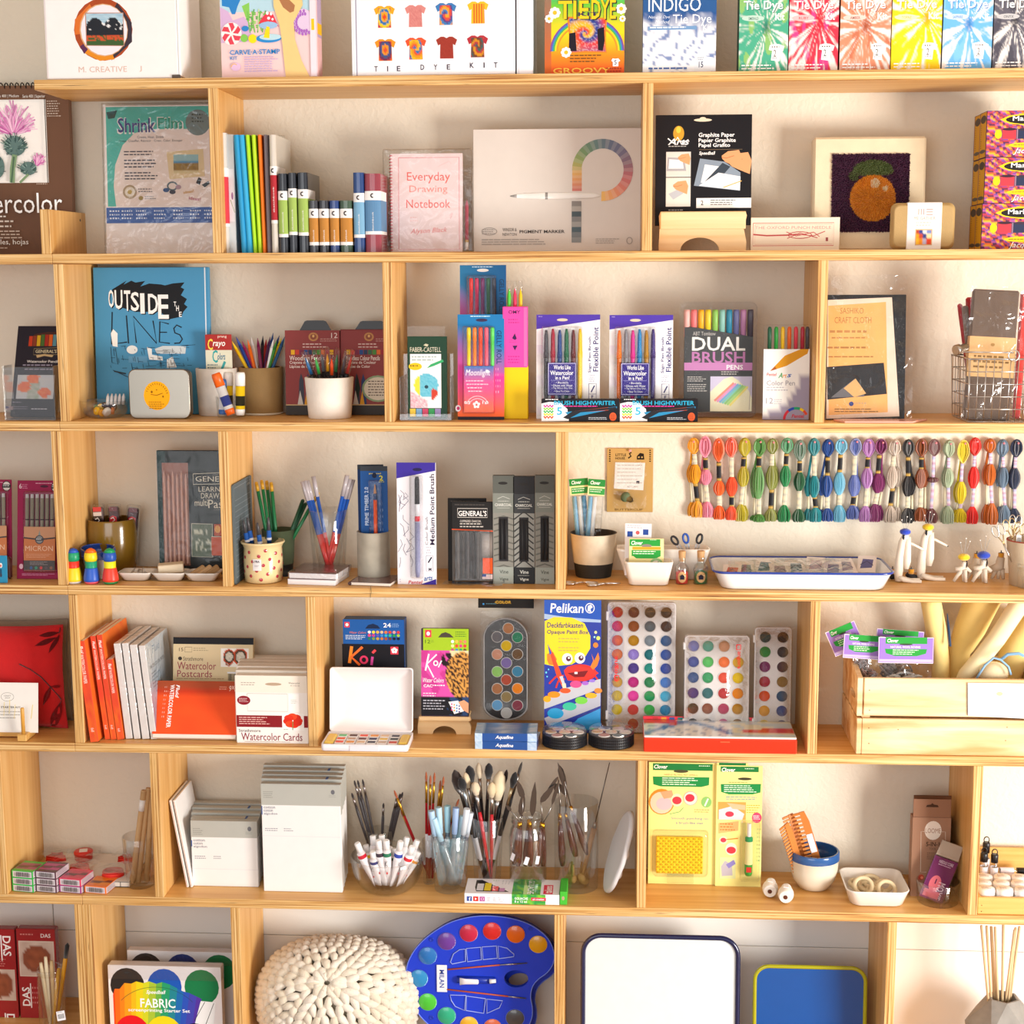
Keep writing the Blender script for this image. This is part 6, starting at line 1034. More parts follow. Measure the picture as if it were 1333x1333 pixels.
for k,(x0,x1,cl,nm_)in enumerate([(852,932,'c8302c','red'),(945,1030,'2a7a4a','green')]):
 r,c,rb,rt,H=vessel('corked_bottle','tiny corked glass bottle of %s bits with a house label'%nm_,'22',(x0+4,x1-4),398,(x0,x1),290,3,'glass','fff','bottle',thick=.001,prof=[(.96,0),(1,.03),(1,.72),(.9,.84),(.48,.97),(.5,1.1),(.56,1.22),(.54,1.24)],seg=24)
 m=MB();m.lathe([(rb*.85,.001),(rb*.86,H*.55),(rb*.5,H*.6)],cl,20);m.build('contents','clay',r)
 m=MB();m.lathe([(rb*.42,H*1.05),(rb*.48,H*1.25),(rb*.52,H*1.5),(rb*.5,H*1.55)],'c89a68',16);m.build('cork','clay',r)
 m=MB();xs=[-.75+q*.15 for q in range(11)]
 m.add([(rb*1.02*sin(a),-rb*1.02*cos(a),H*.1+(H*.5)*f)for a in[0]for f in[0]],[],'fff')
 vs=[V((rb*1.02*sin(.62*cos(q*pi/10)),-rb*1.02*cos(.62*cos(q*pi/10)),H*.36+H*.26*sin(q*pi/10)))for q in range(20)]
 m.add([V((0,-rb*1.03,H*.36))]+vs,[(0,1+q,1+(q+1)%20)for q in range(20)],'c8a070')
 m.box(-rb*.3,rb*.3,-rb*1.06,-rb*1.0,H*.25,H*.38,'2a2838');m.prism([(-rb*.38,H*.38),(rb*.38,H*.38),(0,H*.5)],-rb*1.06,-rb*1.0,'2a2838');m.build('label','paper',r)
r,W_,H,Yb=rect_dish('enamel_tray','white enamel tray with a blue rim full of small bagged patches','22',1056,1980,338,424,3,.165,col='eef0f2',rim='22409a',taper=.91,rimw=.0024,rr_=.026,Yf=.014)
RX,RY=r.location.x,r.location.y
rr=random.Random(31)
for i in range(9):
 u=i/8-.5;m=MB();w_=.035;m.box(-w_/2,w_/2,0,.0015,0,.045,'efe6e0',.0003)
 art(m,[('p',[(-.012,.010),(.010,.012),(.012,.034),(-.008,.036)],['c86a60','6a88a0','5a7a98','a08a98','8a98a8','c8b0b8','9a8a9c','b0a0a8','6a6a98'][i]),('l',[(-.012,.02),(0,.03),(.012,.018)],.0016,'4a4a60')],lambda a,b:(a,b));o=m.build('patch_packet','card')
 m.__init__();o.location=(RX+u*W_*.78,RY-.012+.030*(i%3)/2,ZS[3]+.0075+.0012*i);o.rotation_euler=(R(-62+3*(i%3)),R(rr.uniform(-3,3)),R(rr.uniform(-14,14)));tag(o,'small packet with a printed patch in the enamel tray, %s from the left'%ORD[i],'packet','patch packets in the enamel tray')
m=MB();crinkle(m,-W_*.4,W_*.3,-.04,.04,0,.005,22,10,seed=14);o=m.build('clear_bags','film');o.rotation_euler=(R(-75),0,0);o.location=(RX,RY+.0,ZS[3]+.028);tag(o,'loose clear plastic bag over the patches in the tray','bag')
# figurines: standing dogs with felted berets
tf=(1150,670,7.284)
def fig(label,x,ytop,ybot,beret,tall,arm=1,xw=1.0,Y=None,z=None):
 P=onz(*ppx(tf,x,ybot),ZS[3]);
 if Y is not None:P.y=Y;P.x=tat(tf,x,ybot,Y).x
 s=(at(*ppx(tf,x,ytop),P.y).z-ZS[3]);r=root('beret_figurine',label,'figurine',(P.x,P.y,ZS[3]+.0006),(0,0,0),'white figurines with berets');w_='e9dccb';k=s/1.0;m=MB()
 if tall:
  m.tube([(-.10*k,0,.02*k),(-.10*k,0,.2*k),(-.085*k,0,.5*k),(-.05*k,0,.78*k),(.0,-.01*k,.88*k),(.05*k,-.01*k,.86*k)],[.065*k,.085*k,.075*k,.068*k,.066*k,.058*k],w_,12)
  m.tube([(.05*k,0,.88*k),(.052*k,-.012*k,.7*k),(.05*k,-.02*k,.4*k),(.04*k,-.02*k,.26*k)],[.06*k,.066*k,.074*k,.045*k],w_,12)
  for s_ in(-1,1):m.tube([(-.10*k,s_*.04*k,.10*k),(.0,s_*.06*k,.05*k),(.15*k,s_*.08*k,.025*k),(.32*k,s_*.09*k-.02*k,.03*k)],[.05*k,.045*k,.035*k,.03*k],w_,10)
  m.tube([(.0,.03*k,.78*k),(.15*k,.04*k,.73*k),(.36*k,.03*k,.62*k)],[.03*k,.025*k,.02*k],w_,8);m.build('body','clay',r)
  m=MB();m.tube([(-.03*k,-.045*k,.93*k),(-.035*k,-.05*k,.86*k),(-.025*k,-.05*k,.78*k)],[.02*k,.028*k,.014*k],'1c1c28',8);m.build('black_ear','clay',r)
  if arm:m=MB();m.ell((.37*k,.03*k,.615*k),(.014*k,.014*k,.014*k),'2a2020' if arm==1 else w_,8,6);m.build('nose_tip','plastic',r)
  bz=.97*k;bx=.0;br=.105*k
 else:
  m.tube([(-.25*k,0,.5*k),(-.05*k,0,.52*k),(.08*k,0,.58*k)],[.07*k,.095*k,.1*k],w_,10);m.tube([(.02*k,0,.5*k),(.06*k,0,.68*k),(.07*k,0,.8*k)],[.09*k,.09*k,.1*k],w_,10)
  for a_,b_ in(((.0,.03*k,.45*k),(-.28*k,.05*k,.03*k)),((.1*k,-.03*k,.5*k),(.15*k,-.05*k,.02*k)),((.04*k,.05*k,.5*k),(.1*k,.09*k,.03*k)),((.05*k,0,.6*k),(.33*k,.02*k,.4*k))):m.tube([a_,((a_[0]+b_[0])/2,(a_[1]+b_[1])/2,(a_[2]+b_[2])/2+.02*k),b_],[.085*k,.07*k,.056*k],w_,8)
  m.build('body','clay',r);m=MB();m.tube([(.14*k,-.06*k,.84*k),(.16*k,-.07*k,.7*k),(.14*k,-.06*k,.56*k)],[.02*k,.03*k,.012*k],'2a1c1c',8);m.build('black_ear','clay',r)
  m=MB();m.ell((.0,-.1*k,.78*k),(.014*k,.01*k,.014*k),'111',8,6);m.ell((.09*k,-.1*k,.78*k),(.014*k,.01*k,.014*k),'111',8,6);m.build('eyes','plastic',r);bz=.96*k;bx=.05*k;br=.22*k
 m=MB();m.ell((bx,0,bz),(br,br,br*.62),beret,18,10);m.build('felt_beret','wool',r)
 m=MB()
 for dx,dy,L_ in((-.3,.1,.055),(.1,-.2,.075),(.45,.2,.06)):
  a=V((bx+dx*br*.5,dy*br,bz+br*.4));b_=a+V((dx*.018,0,L_*(.33 if tall else .42)));m.tube([a,b_],.00035,'b0b0b0',4);m.ell(b_,(.0013,)*3,'f8f4f0',8,6)
 m.build('glass_head_pins','plastic',r);return r
fig('tall white figurine in a blue beret beside the enamel tray',190,150,640,'1c40c0',True,2)
fig('tall white figurine in a yellow beret with an outstretched snout',405,105,618,'f2cc14',True,1)
fig('short white four-legged figurine in a yellow beret',740,395,645,'f2cc14',False)
fig('short white four-legged figurine in a blue beret',925,375,650,'1c40b8',False)
for i,(x,y0,y1,lab)in enumerate([(262,495,560,'orange felt hat on the floor of the shelf between the tall figurines'),(86,485,520,'orange felt hat just behind the blue bereted figurine'),(1115,340,405,'orange felt hat with a black top on the rear figurine'),(885,350,412,'orange felt hat behind the blue bereted short figurine')]):
 Y=.12;a=tat(tf,x,y1,Y);m=MB();w_=.0055;z0=.0;
 sup=max(a.z-.0005,ZS[3]+.0003)
 m.lathe([(w_,0,'e09a1c'),(w_*1.02,.009,'e09a1c'),(w_*.9,.0095,'2a2420'),(.0012,.010,'2a2420'),(.001,.014,'2a2420')],'e09a1c',14);o=m.build('felt_hat','wool',None);o.location=(a.x,Y,sup);tag(o,lab,'hat','small orange felt hats')
 if i in(0,1,2,3):
  m=MB();
  if i<2:o.location.z=ZS[3]+.012;m.tube([(-.006,0,.012),(.0,0,.006),(.02,0,.004)],[.006,.006,.003],'1f1c1e',8);q=m.build('rear_figurine','clay');q.location=(a.x,Y+.004,ZS[3]);tag(q,'dark legged small figurine lying under the orange hat, %s one'%('right','left')[i],'figurine')
  else:
   hz=a.z-ZS[3];m.tube([(0,0,hz),(-.002,0,hz*.6),(-.02,0,hz*.45)],[.007,.0095,.006],'d8c4ac',10)
   for dx in(-.016,-.004,.006):m.tube([(dx*.5,0,hz*.5),(dx,0,.003)],[.005,.003],'d8c4ac',8)
   q=m.build('rear_figurine','clay');q.location=(a.x,Y,ZS[3]+.0005);tag(q,'cream coloured small figurine standing at the back, %s one'%('','','right','left')[i],'figurine')
r,c,rb,rt,H=vessel('beige_pot','beige pot with a red rim holding gold scissors at the right edge',tf,(1200,1560),635,(1150,1610),272,3,'clay','d8c8ac','pot',prof=[(1.0,0),(1.25,.97,'d8c8ac'),(1.27,.98,'b05040'),(1.25,1.0,'b05040')],Y=.085)
for i,(x,y,s_)in enumerate([(1090,150,-24),(1195,95,-14),(1250,60,5),(1300,130,14)]):
 P=tat(tf,x,y,c.y-.015+.01*i);r2=root('scissors','gold handled scissors standing in the beige pot, %s from the left'%ORD[i],'scissors',P,(0,R(s_),0),'gold scissors in the beige pot')
 for q in(-1,1):m=MB();m.tube([(q*.006+.0055*cos(k*pi/7),0,.011*sin(k*pi/7))for k in range(14)],.0011,'c8b080' if i%2 else 'c4c0b8',8,closed=True);m.tube([(q*.005,0,-.011),(q*.001,0,-.024),(0,0,-.03)],.0012,'c8b080',6);m.build('finger_loop','metal',r2)
 m=MB();m.tube([(0,0,-.028),(0,0,-.065)],[.0022,.0006],'d0ccc8',8);m.build('blade','metal',r2)
m=MB();P=tat(tf,1285,265,c.y-.022);m.box(0,.009,0,.0005,0,.018,'e6e2e0');art(m,[('b',.001,.004,.008,.014)],lambda u,v:(u,v));o=m.build('price_tag','paper');o.location=(P.x-.005,P.y,P.z-.004);tag(o,'white bar code tag hanging from the scissors','tag')
r,c,rb,rt,H=vessel('glass_jar','small glass jar cut off by the right edge of the third shelf',tf,(1265,1520),715,(1225,1560),490,3,'glass','fff','jar',thick=.002,prof=[(.95,0),(1,.05),(1.02,.7),(1.05,.8),(1.12,.85),(1.12,.95),(1.05,1.0)])
m=MB();m.box(-.012,.012,-.004,0,.003,.03,'b8b4b0',.001);o=m.build('small_tin','metal');o.location=c+V((0,0,.001));o.rotation_euler=(0,.4,0);tag(o,'small silver piece inside the right hand glass jar','trinket')
# ---- embroidery floss skeins pinned to the wall
ta,tz_=(880,560,5.796),(1100,560,5.721)
YS=DEPTH-.012
def bulb(m,cx,cz0,cz1,w,col,n=15,seed=0,spread=0,y=0):
 rr=random.Random(seed);H=cz1-cz0
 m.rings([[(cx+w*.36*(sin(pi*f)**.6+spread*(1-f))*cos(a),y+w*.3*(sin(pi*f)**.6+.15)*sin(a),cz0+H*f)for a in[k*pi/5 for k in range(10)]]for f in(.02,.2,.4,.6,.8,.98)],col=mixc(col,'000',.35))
 for i in range(n):
  a=2*pi*i/n+rr.uniform(-.1,.1);q=rr.uniform(.88,1.05);pts=[];cs=mixc(col,'fff' if rr.random()<.4 else '000',rr.uniform(.0,.14))
  for k in range(7):
   f=k/6;wd=w*.5*q*(sin(pi*min(max(f,.04),.96))**.55*(1-.0*f)+spread*(1-f)**1.2);pts.append((cx+wd*cos(a),y+wd*.75*sin(a),cz0+H*f))
  m.tube(pts,w*.065,cs,4,cap=False)
def loophead(m,cx,cz0,cz1,w,col,seed=0,y=0):
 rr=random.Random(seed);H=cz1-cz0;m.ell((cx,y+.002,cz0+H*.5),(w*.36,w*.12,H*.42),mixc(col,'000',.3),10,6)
 for i in range(9):
  q=.14+.88*i/8;cs=mixc(col,'fff' if rr.random()<.5 else '000',rr.uniform(.0,.25));dy=rr.uniform(-.003,.003);pts=[]
  for k in range(15):a=-pi/2+2*pi*k/14;pts.append((cx+w*.5*q*cos(a)*(1 if sin(a)>-.3 else .55+.45*(1+sin(a))/.7),y+dy,cz0+H*(.5+.5*sin(a)*(.8+.2*q))))
  m.tube(pts,w*.06,cs,4,cap=False)
SK=[(ta,128,60,145,'f2a414','orange yellow',(180,265,395,540,655),-35),(ta,216,45,225,'f08ca4','pink',(205,305,405,545,655),-30),(ta,318,62,325,'f4641c','bright orange',(240,390,485,575,670),12),(ta,415,58,420,'f4562c','red orange',(205,360,490,580,675),12),(ta,524,60,505,'b8a814','olive yellow',(200,290,418,565,685),22),(ta,632,62,625,'5c9848','leaf green',(195,285,510,640,690),-30),(ta,730,65,722,'8a9040','moss green',(180,275,440,600,685),25),(ta,842,60,828,'1f8a4c','emerald green',(175,275,418,570,690),0),(ta,935,75,932,'1a5a34','dark green',(230,325,450,600,690),10),(ta,1040,62,1045,'148890','teal',(195,350,500,590,690),-45),(ta,1150,70,1142,'1c4a94','royal blue',(200,350,495,595,685),-40),(ta,1250,65,1235,'6ab4d0','sky blue',(180,325,480,570,690),-12),(tz_,82,60,68,'5a6cb0','periwinkle',(190,340,485,565,660),22),(tz_,180,65,165,'b078b8','lilac',(200,290,425,570,680),20),(tz_,275,65,245,'7c2460','plum',(180,330,460,555,680),28),(tz_,378,70,355,'c8b8a8','pale grey',(195,275,425,570,685),45),(tz_,470,70,470,'17161a','black',(195,350,485,585,690),30),(tz_,572,65,568,'8e4412','brown',(200,295,425,580,675),30),(tz_,670,68,655,'6a3c3c','variegated maroon',(190,360,380,590,690),10),(tz_,778,75,770,'a8b898','variegated pale green',(205,290,420,570,695),-22),(tz_,885,72,865,'e0c818','lemon yellow',(245,390,540,590,685),-22),(tz_,975,58,960,'e8241c','scarlet',(190,280,425,575,695),12),(tz_,1080,65,1085,'c8640c','burnt orange',(170,260,405,550,700),-30),(tz_,1172,70,1180,'6a8298','slate blue',(200,285,420,565,690),-28),(tz_,1280,70,1265,'23304c','dark navy',(200,290,430,590,690),-15)]
for i,(t_,lx,ty,bx,col,nm_,(l0,l1,b1,l2,e_),sx)in enumerate(SK):
 sc_=1/t_[2];Q=lambda x,y:tat(t_,x,y,YS)
 O=Q(lx,ty);r=root('floss_skein',nm_+' skein of embroidery floss pinned to the wall','floss skein',O,(0,0,0),'embroidery floss skeins on the wall')
 rel=lambda x,y:Q(x,y)-O
 px=(Q(lx+10,ty)-Q(lx,ty)).x/10
 bx1=lx+(bx-lx)*.6;mx=bx;bx3=bx+(bx-lx)*.6+(6 if sx<0 else-4)
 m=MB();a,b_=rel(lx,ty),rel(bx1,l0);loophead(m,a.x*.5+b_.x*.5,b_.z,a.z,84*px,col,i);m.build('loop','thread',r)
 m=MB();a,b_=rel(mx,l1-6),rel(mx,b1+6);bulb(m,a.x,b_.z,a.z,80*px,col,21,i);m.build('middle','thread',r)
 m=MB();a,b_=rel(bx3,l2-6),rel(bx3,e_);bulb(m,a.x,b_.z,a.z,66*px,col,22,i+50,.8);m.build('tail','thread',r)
 for q,(xa,ya,xb,yb_)in enumerate(((bx1,l0,mx,l1),(mx,b1,bx3,l2))):
  a,b_=rel(xa,ya),rel(xb,yb_);m=MB();rw=(18 if i<18 else 13)*px;d=(b_-a);dk=(i+q)%2;n=9;rs=[];cs=[]
  bc='1c1a1e' if(q==0)==(i%3!=0)else 'd8cfb0'
  for k in range(n+1):f=k/n;p=a+d*f;rs+=[[(p.x+rw*cos(g),p.y+rw*.5*sin(g),p.z)for g in[h*pi/5 for h in range(10)]]];cs.append(hx('c8a04a')if bc=='1c1a1e' and k in(1,8)else hx('b8b4a4')if(bc!='1c1a1e' and k%3==1)else hx(bc))
  if i>=18:cs=[hx(c_)for c_ in(['c8a0b8','a8b0d0','d8c8d0','b890a8','c8c0d8']*2)[:n+1]]
  m.rings(rs,cs,smooth=False);m.build('label_band','card',r)
 if sx:
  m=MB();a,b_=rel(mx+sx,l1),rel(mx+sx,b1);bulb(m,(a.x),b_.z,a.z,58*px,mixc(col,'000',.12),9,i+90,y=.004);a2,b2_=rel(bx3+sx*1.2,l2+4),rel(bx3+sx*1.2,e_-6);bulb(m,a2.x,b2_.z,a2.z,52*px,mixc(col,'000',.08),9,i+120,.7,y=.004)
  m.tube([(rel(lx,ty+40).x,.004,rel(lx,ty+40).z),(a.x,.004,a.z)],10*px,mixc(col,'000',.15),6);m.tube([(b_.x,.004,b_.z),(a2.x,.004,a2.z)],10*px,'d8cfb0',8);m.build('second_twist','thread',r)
 m=MB();m.lathe([(.0006,-.010,'c0c0c0'),(.0006,0,'c0c0c0'),(.0018,.0005,'f08a94'),(.0021,.002,'f08a94'),(.0012,.0034,'f08a94')],'f08a94',10);o=m.build('map_pin','plastic');p=Q(lx+3,ty+24);o.location=(p.x,YS-.0075,p.z);o.rotation_euler=(R(90),0,0);tag(o,'pink headed pin through the %s skein'%nm_,'pin','pink pins holding the skeins')
tp=(0,790,7.015)
# pillows
def pillow(name,label,x0,x1,y0,y1,Y,th,col,art_=None,mat='cloth'):
 a,b_=at(*ppx(tp,x0,y1),Y),at(*ppx(tp,x1,y1),Y);W_=b_.x-a.x;H=at(*ppx(tp,(x0+x1)/2,y0),Y).z-ZS[4]
 r=root(name,label,'pillow',((a.x+b_.x)/2,Y,ZS[4]+.001));N1=26;m=MB()
 def surf(u,v,s):
  e=max(0,(1-abs(u)**2.6)*(1-abs(v)**2.6));k=1-.045*(1-e)*(1-min(1,abs(abs(u)-abs(v))*3))*-1
  px_=u*W_/2*(1-.05*(1-abs(v)**2)*abs(u)**3);pz=H/2+v*H/2*(1-.05*(1-abs(u)**2)*abs(v)**3)
  return(px_,s*th*e**.45+.003*NZ.noise(V((u*3,v*3,s))),pz)
 for s_ in(-1,1):
  vs=[surf(-1+2*i/N1,-1+2*j/N1,s_)for j in range(N1+1)for i in range(N1+1)]
  fs=[(j*(N1+1)+i,j*(N1+1)+i+1,(j+1)*(N1+1)+i+1,(j+1)*(N1+1)+i)for j in range(N1)for i in range(N1)]
  m.add(vs,fs if s_<0 else[tuple(reversed(f))for f in fs],col,True)
 m.build('cover',mat,r);m=MB();m.tube([surf(u,v,0)for u,v in[(-1+k/10,-1)for k in range(20)]+[(1,-1+k/10)for k in range(20)]+[(1-k/10,1)for k in range(20)]+[(-1,1-k/10)for k in range(20)]],.0016,mixc(col,'000',.2),6,closed=True);m.build('seam',mat,r)
 if art_:
  m=MB()
  for pts,wd,fill in art_:
   def S(x,y):P=at(*ppx(tp,x,y),Y);u=(P.x-r.location.x)/(W_/2);v=(P.z-r.location.z-H/2)/(H/2);q=surf(max(-.97,min(.97,u)),max(-.97,min(.97,v)),-1);return(q[0],q[1]-.0012,q[2])
   if fill:
    cx=sum(p[0]for p in pts)/len(pts);cy=sum(p[1]for p in pts)/len(pts)
    m.add([S(cx,cy)]+[S(*p)for p in pts],[(0,1+k,1+(k+1)%len(pts))for k in range(len(pts))]+[(0,1+(k+1)%len(pts),1+k)for k in range(len(pts))],fill)
   else:m.tube([S(*p)for p in pts],wd,'5a0c10',5)
  m.build('leaf_print',mat,r)
 return r
pillow('beige_pillow','grey beige pillow standing behind the red one',-420,668,108,1090,.150,.030,'a0917c')
def leaf(x0,y0,x1,y1,w):
 dx,dy=x1-x0,y1-y0;L_=math.hypot(dx,dy);nx,ny=-dy/L_,dx/L_;return[(x0+dx*f+nx*w*s_*sin(pi*f),y0+dy*f+ny*w*s_*sin(pi*f))for f,s_ in[(k/7,1)for k in range(8)]+[(1-k/7,-1)for k in range(1,7)]]
DK='7c0a10'
lv=[(leaf(380,240,560,225,22),0,DK),(leaf(355,330,545,265,24),0,DK),(leaf(485,400,570,240,20),0,DK),(leaf(575,375,640,290,24),0,DK),([(555,232),(600,215),(640,185)],.0012,None),([(225,490),(330,540),(420,610),(500,705),(575,800),(600,840)],.0012,None),(leaf(440,865,505,700,25),0,'a00c12'),(leaf(505,705,610,715,14),0,'a00c12'),(leaf(480,1130,595,850,42),0,'a00c12'),([(0,680),(120,682),(200,672),(270,662)],.001,None),([(440,865),(505,700)],.0007,None),([(480,1130),(520,960),(595,850)],.0009,None)]
pillow('red_pillow','bright red pillow printed with dark leaf sprigs',-400,622,165,1155,.095,.028,'c80a0e',lv)
# card on a little wooden easel
F=Face(tp,(-300,692,348,1120),4,.022,rx=8,z=ZS[4]+.012);r=root('table_card','white printed card resting on the small wooden holder','card',F.loc,F.rot);m=MB();m.box(-F.W/2,F.W/2,0,.0006,0,F.H,'ece8e2')
art(m,[('o',68,815,60,38,'8a8680',3),('t',36,800,100,812,'CRAFT','6a6660'),('t',46,818,92,830,'SHOP','6a6660'),('t',-110,896,188,912,'PILLOW STARTER KIT','3a3834',1),('g',-80,938,190,950,1,'8a8680'),('g',-80,965,190,977,1,'8a8680'),('g',-80,992,190,1004,1,'8a8680'),('l',[(298,880),(285,1000)],5,'e8d060'),('l',[(90,840),(85,960)],5,'f0d880'),('l',[(40,860),(36,980)],4,'f0d880'),('l',[(140,880),(132,1000)],4,'f0d880')],F.fx);m.build('card','paper',r)
r=root('card_holder','small wooden peg holder supporting the white card','holder',(at(*ppx(tp,190,1235),.004).x,.002,ZS[4]+.0003))
m=MB();m.box(-.006,.012,0,.05,0,.0135,'fff',.001);m.build('foot','bamboo',r);m=MB();m.box(-.13,-.0062,.024,.034,.002,.012,'fff',.001);m.build('rail','bamboo',r)
m=MB();m.lathe([(.0037,0),(.0037,.050),(.003,.052)],'d8a048',14);o=m.build('peg','plastic',r);o.location=(.0045,.0065,.0136)
# fluid watercolor paper pads, spines forward
t9='02'
def red_grad(x0,y0,x1,y1,k):return('f',x0,y0,x1,y1,4,14,lambda u,v:mixc(mixc('d8402c','e85a2c',n2(u*2,v*4,3,k)),'f49a1c' if v>.6 else 'c02838',.6*max(0,n2(u,v*3,3,k+9)-.3)))
def leanpad(label,xb0,xb1,yb,xt0,yt,dep,Yf,cover,kind,k,group):
 P=at(*ppx(t9,(xb0+xb1)/2,yb),Yf);W_=at(*ppx(t9,xb1,yb),Yf).x-at(*ppx(t9,xb0,yb),Yf).x
 T=at(*ppx(t9,xt0+(xb1-xb0)/2,yt),Yf);H=math.hypot(T.z-ZS[4],T.x-P.x);ang=math.atan2(T.x-P.x,T.z-ZS[4])
 r=root('paper_pad',label,'paper pad',(P.x,Yf,ZS[4]+.0006+abs(sin(ang))*W_/2),(0,ang,0),group)
 m=MB();m.box(-W_/2+.0008,W_/2-.0008,.0015,dep,.0005,H-.0005,'f0e8e0');m.build('pages','paper',r)
 m=MB();m.box(-W_/2,W_/2,0,.0014,0,H,cover,.0003);m.box(W_/2-.0007,W_/2,.0015,dep,0,H,cover,.0002);m.box(-W_/2,-W_/2+.0007,.0015,dep,0,H,cover,.0002)
 fx=lambda u,v:((u-.5)*W_,(1-v)*H)
 if kind=='red':
  art(m,[red_grad(0.02,0,.98,1,k),('t',.25,.05,.75,.12,'Fluid','fff',1,-90,.2),('t',.25,.13,.7,.42,'WATERCOLOR PAPER','f4d8d0',1,-90),('t',.3,.86,.7,.9,'6x8','f4d8d0',0,-90)],fx)
  s=MB();s.M=Mx.Translation((W_/2,0,0))@Mx.Rotation(pi/2,4,'Z');art(s,[('f',.002,0,dep,H,8,10,lambda u,v:mixc('e04a2c','f08a24',n2(u*3,v*5,2,k)))],lambda u,v:(u,H-v));n0=len(m.v);m.v+=s.v;m.f+=[tuple(i+n0 for i in f)for f in s.f];m.c+=s.c;m.sm+=s.sm
 elif kind=='blue':
  s=MB();s.M=Mx.Translation((W_/2,0,0))@Mx.Rotation(pi/2,4,'Z')
  art(s,[('f',.001,0,dep,H,8,16,lambda u,v:mixc('dfe8ee','5a90b8',(v-.2)*1.3+.3*NZ.noise(V((u*4,v*4,1))))),('t',.04,H*.06,.09,H*.14,'Fluid','8aa8c0',0,0,.2),('t',.012,H*.24,.11,H*.28,'WATERCOLOR PAPER','5a6a78',1),('g',.02,H*.32,.06,H*.5,5,'7a8a98'),('l',[(.035,H*.36),(.07,H*.36),(.07,H*.54),(.035,H*.54),(.035,H*.36)],.002,'6a8aa8')],lambda u,v:(u,H-v));n0=len(m.v);m.v+=s.v;m.f+=[tuple(i+n0 for i in f)for f in s.f];m.c+=s.c;m.sm+=s.sm
 m.build('cover','card',r)
 if kind!='red':m=MB();m.box(-W_/2-.0006,W_/2+.0006,-.0008,dep+.001,-.0002,H+.0008,'fff',.001);m.build('shrink_wrap','film',r)
leanpad('red watercolor paper pad, tallest and leftmost of the leaning row',462,502,1215,388,688,.155,.004,'e0482c','red',1,'red watercolor paper pads')
leanpad('red watercolor paper pad with an orange top, second in the leaning row',536,562,1180,460,662,.150,.022,'d8502a','red',2,'red watercolor paper pads')
leanpad('red watercolor paper pad with an orange top, third in the leaning row',566,594,1180,492,656,.150,.022,'e06a28','red',3,'red watercolor paper pads')
leanpad('short red watercolor paper pad in front of the wrapped white ones',598,630,1180,540,782,.12,.022,'d83c2c','red',4,'red watercolor paper pads')
for k,(b0,b1,tx,ty,lb,kind)in enumerate([(642,676,580,700,'first','w'),(684,716,622,698,'second','w'),(726,762,662,706,'third','w'),(770,800,708,710,'fourth','blue')]):
 leanpad('white shrink wrapped paper pad, %s after the red ones'%lb,b0,b1,1168,tx,ty,.15,.028,'ece6e2',kind,k,'white wrapped paper pads')
def butterfly(u,v):
 for cx,cy,rx,ry in((.3,.45,.22,.4),(.7,.45,.26,.45),(.28,.8,.12,.15)):
  r_=math.hypot((u-cx)/rx,(v-cy)/ry)
  if r_<1:return hx('c8481c')if r_>.85 else hx('4a3420')if r_>.6 else mixc('e8e0d0','a8a090',n2(u,v,14))
 return hx('f2eee6')
F=pack('postcard_pad','cream watercolor postcard pad with a black top edge and butterfly','paper pad','02',(882,672,1290,1150),4,.10,.012,'dcc9a0',[('r',882,672,1292,708,'16151a'),('r',886,708,1286,1150,'dcc8a0'),('t',912,728,934,746,'15','4a3a2c',0),('l',[(942,724),(978,724),(978,750),(942,750),(942,724)],2,'6a5a48'),('g',985,726,1070,748,2,'a89878'),('e',918,784,10,10,'3a3028'),('t',934,774,1036,796,'Strathmore','4a3a34',0),('t',904,802,1102,842,'Watercolor','9a3048',0),('t',904,846,1082,882,'Postcards','9a3048',0),('f',1126,728,1268,826,26,18,butterfly),('b',1164,862,1212,898),('r',1160,852,1215,860,'e8e8ec'),('g',900,886,1150,896,1,'a08868')],rx=10)
# small fluid pad leaning flat
pp=[('f',790,904,1222,1172,14,10,lambda u,v:mixc(mixc('d83a1c','b03c20',n2(u*2,v*2,2))if v<.3 else mixc('ec4a20','f05a24',n2(u,v,4)),'9a5030',.7 if v<.12+.05*n2(u,v,6)else 0)),('t',888,925,906,990,'Fluid','fff',1,-90,.2),('t',858,925,880,1140,'WATERCOLOR PAPER','fff',1,-90),('g',830,930,850,1100,8,'f4c8b8'),('t',1160,926,1200,954,'4x6','f8d8c8',0,180),('g',1110,930,1150,950,2,'f4b8a0')]
F=pack('paper_pad','small orange red watercolor paper pad leaning against the postcard pad','paper pad','02',(795,906,1216,1190),4,.022,.012,'efe0d4',pp,rx=30)
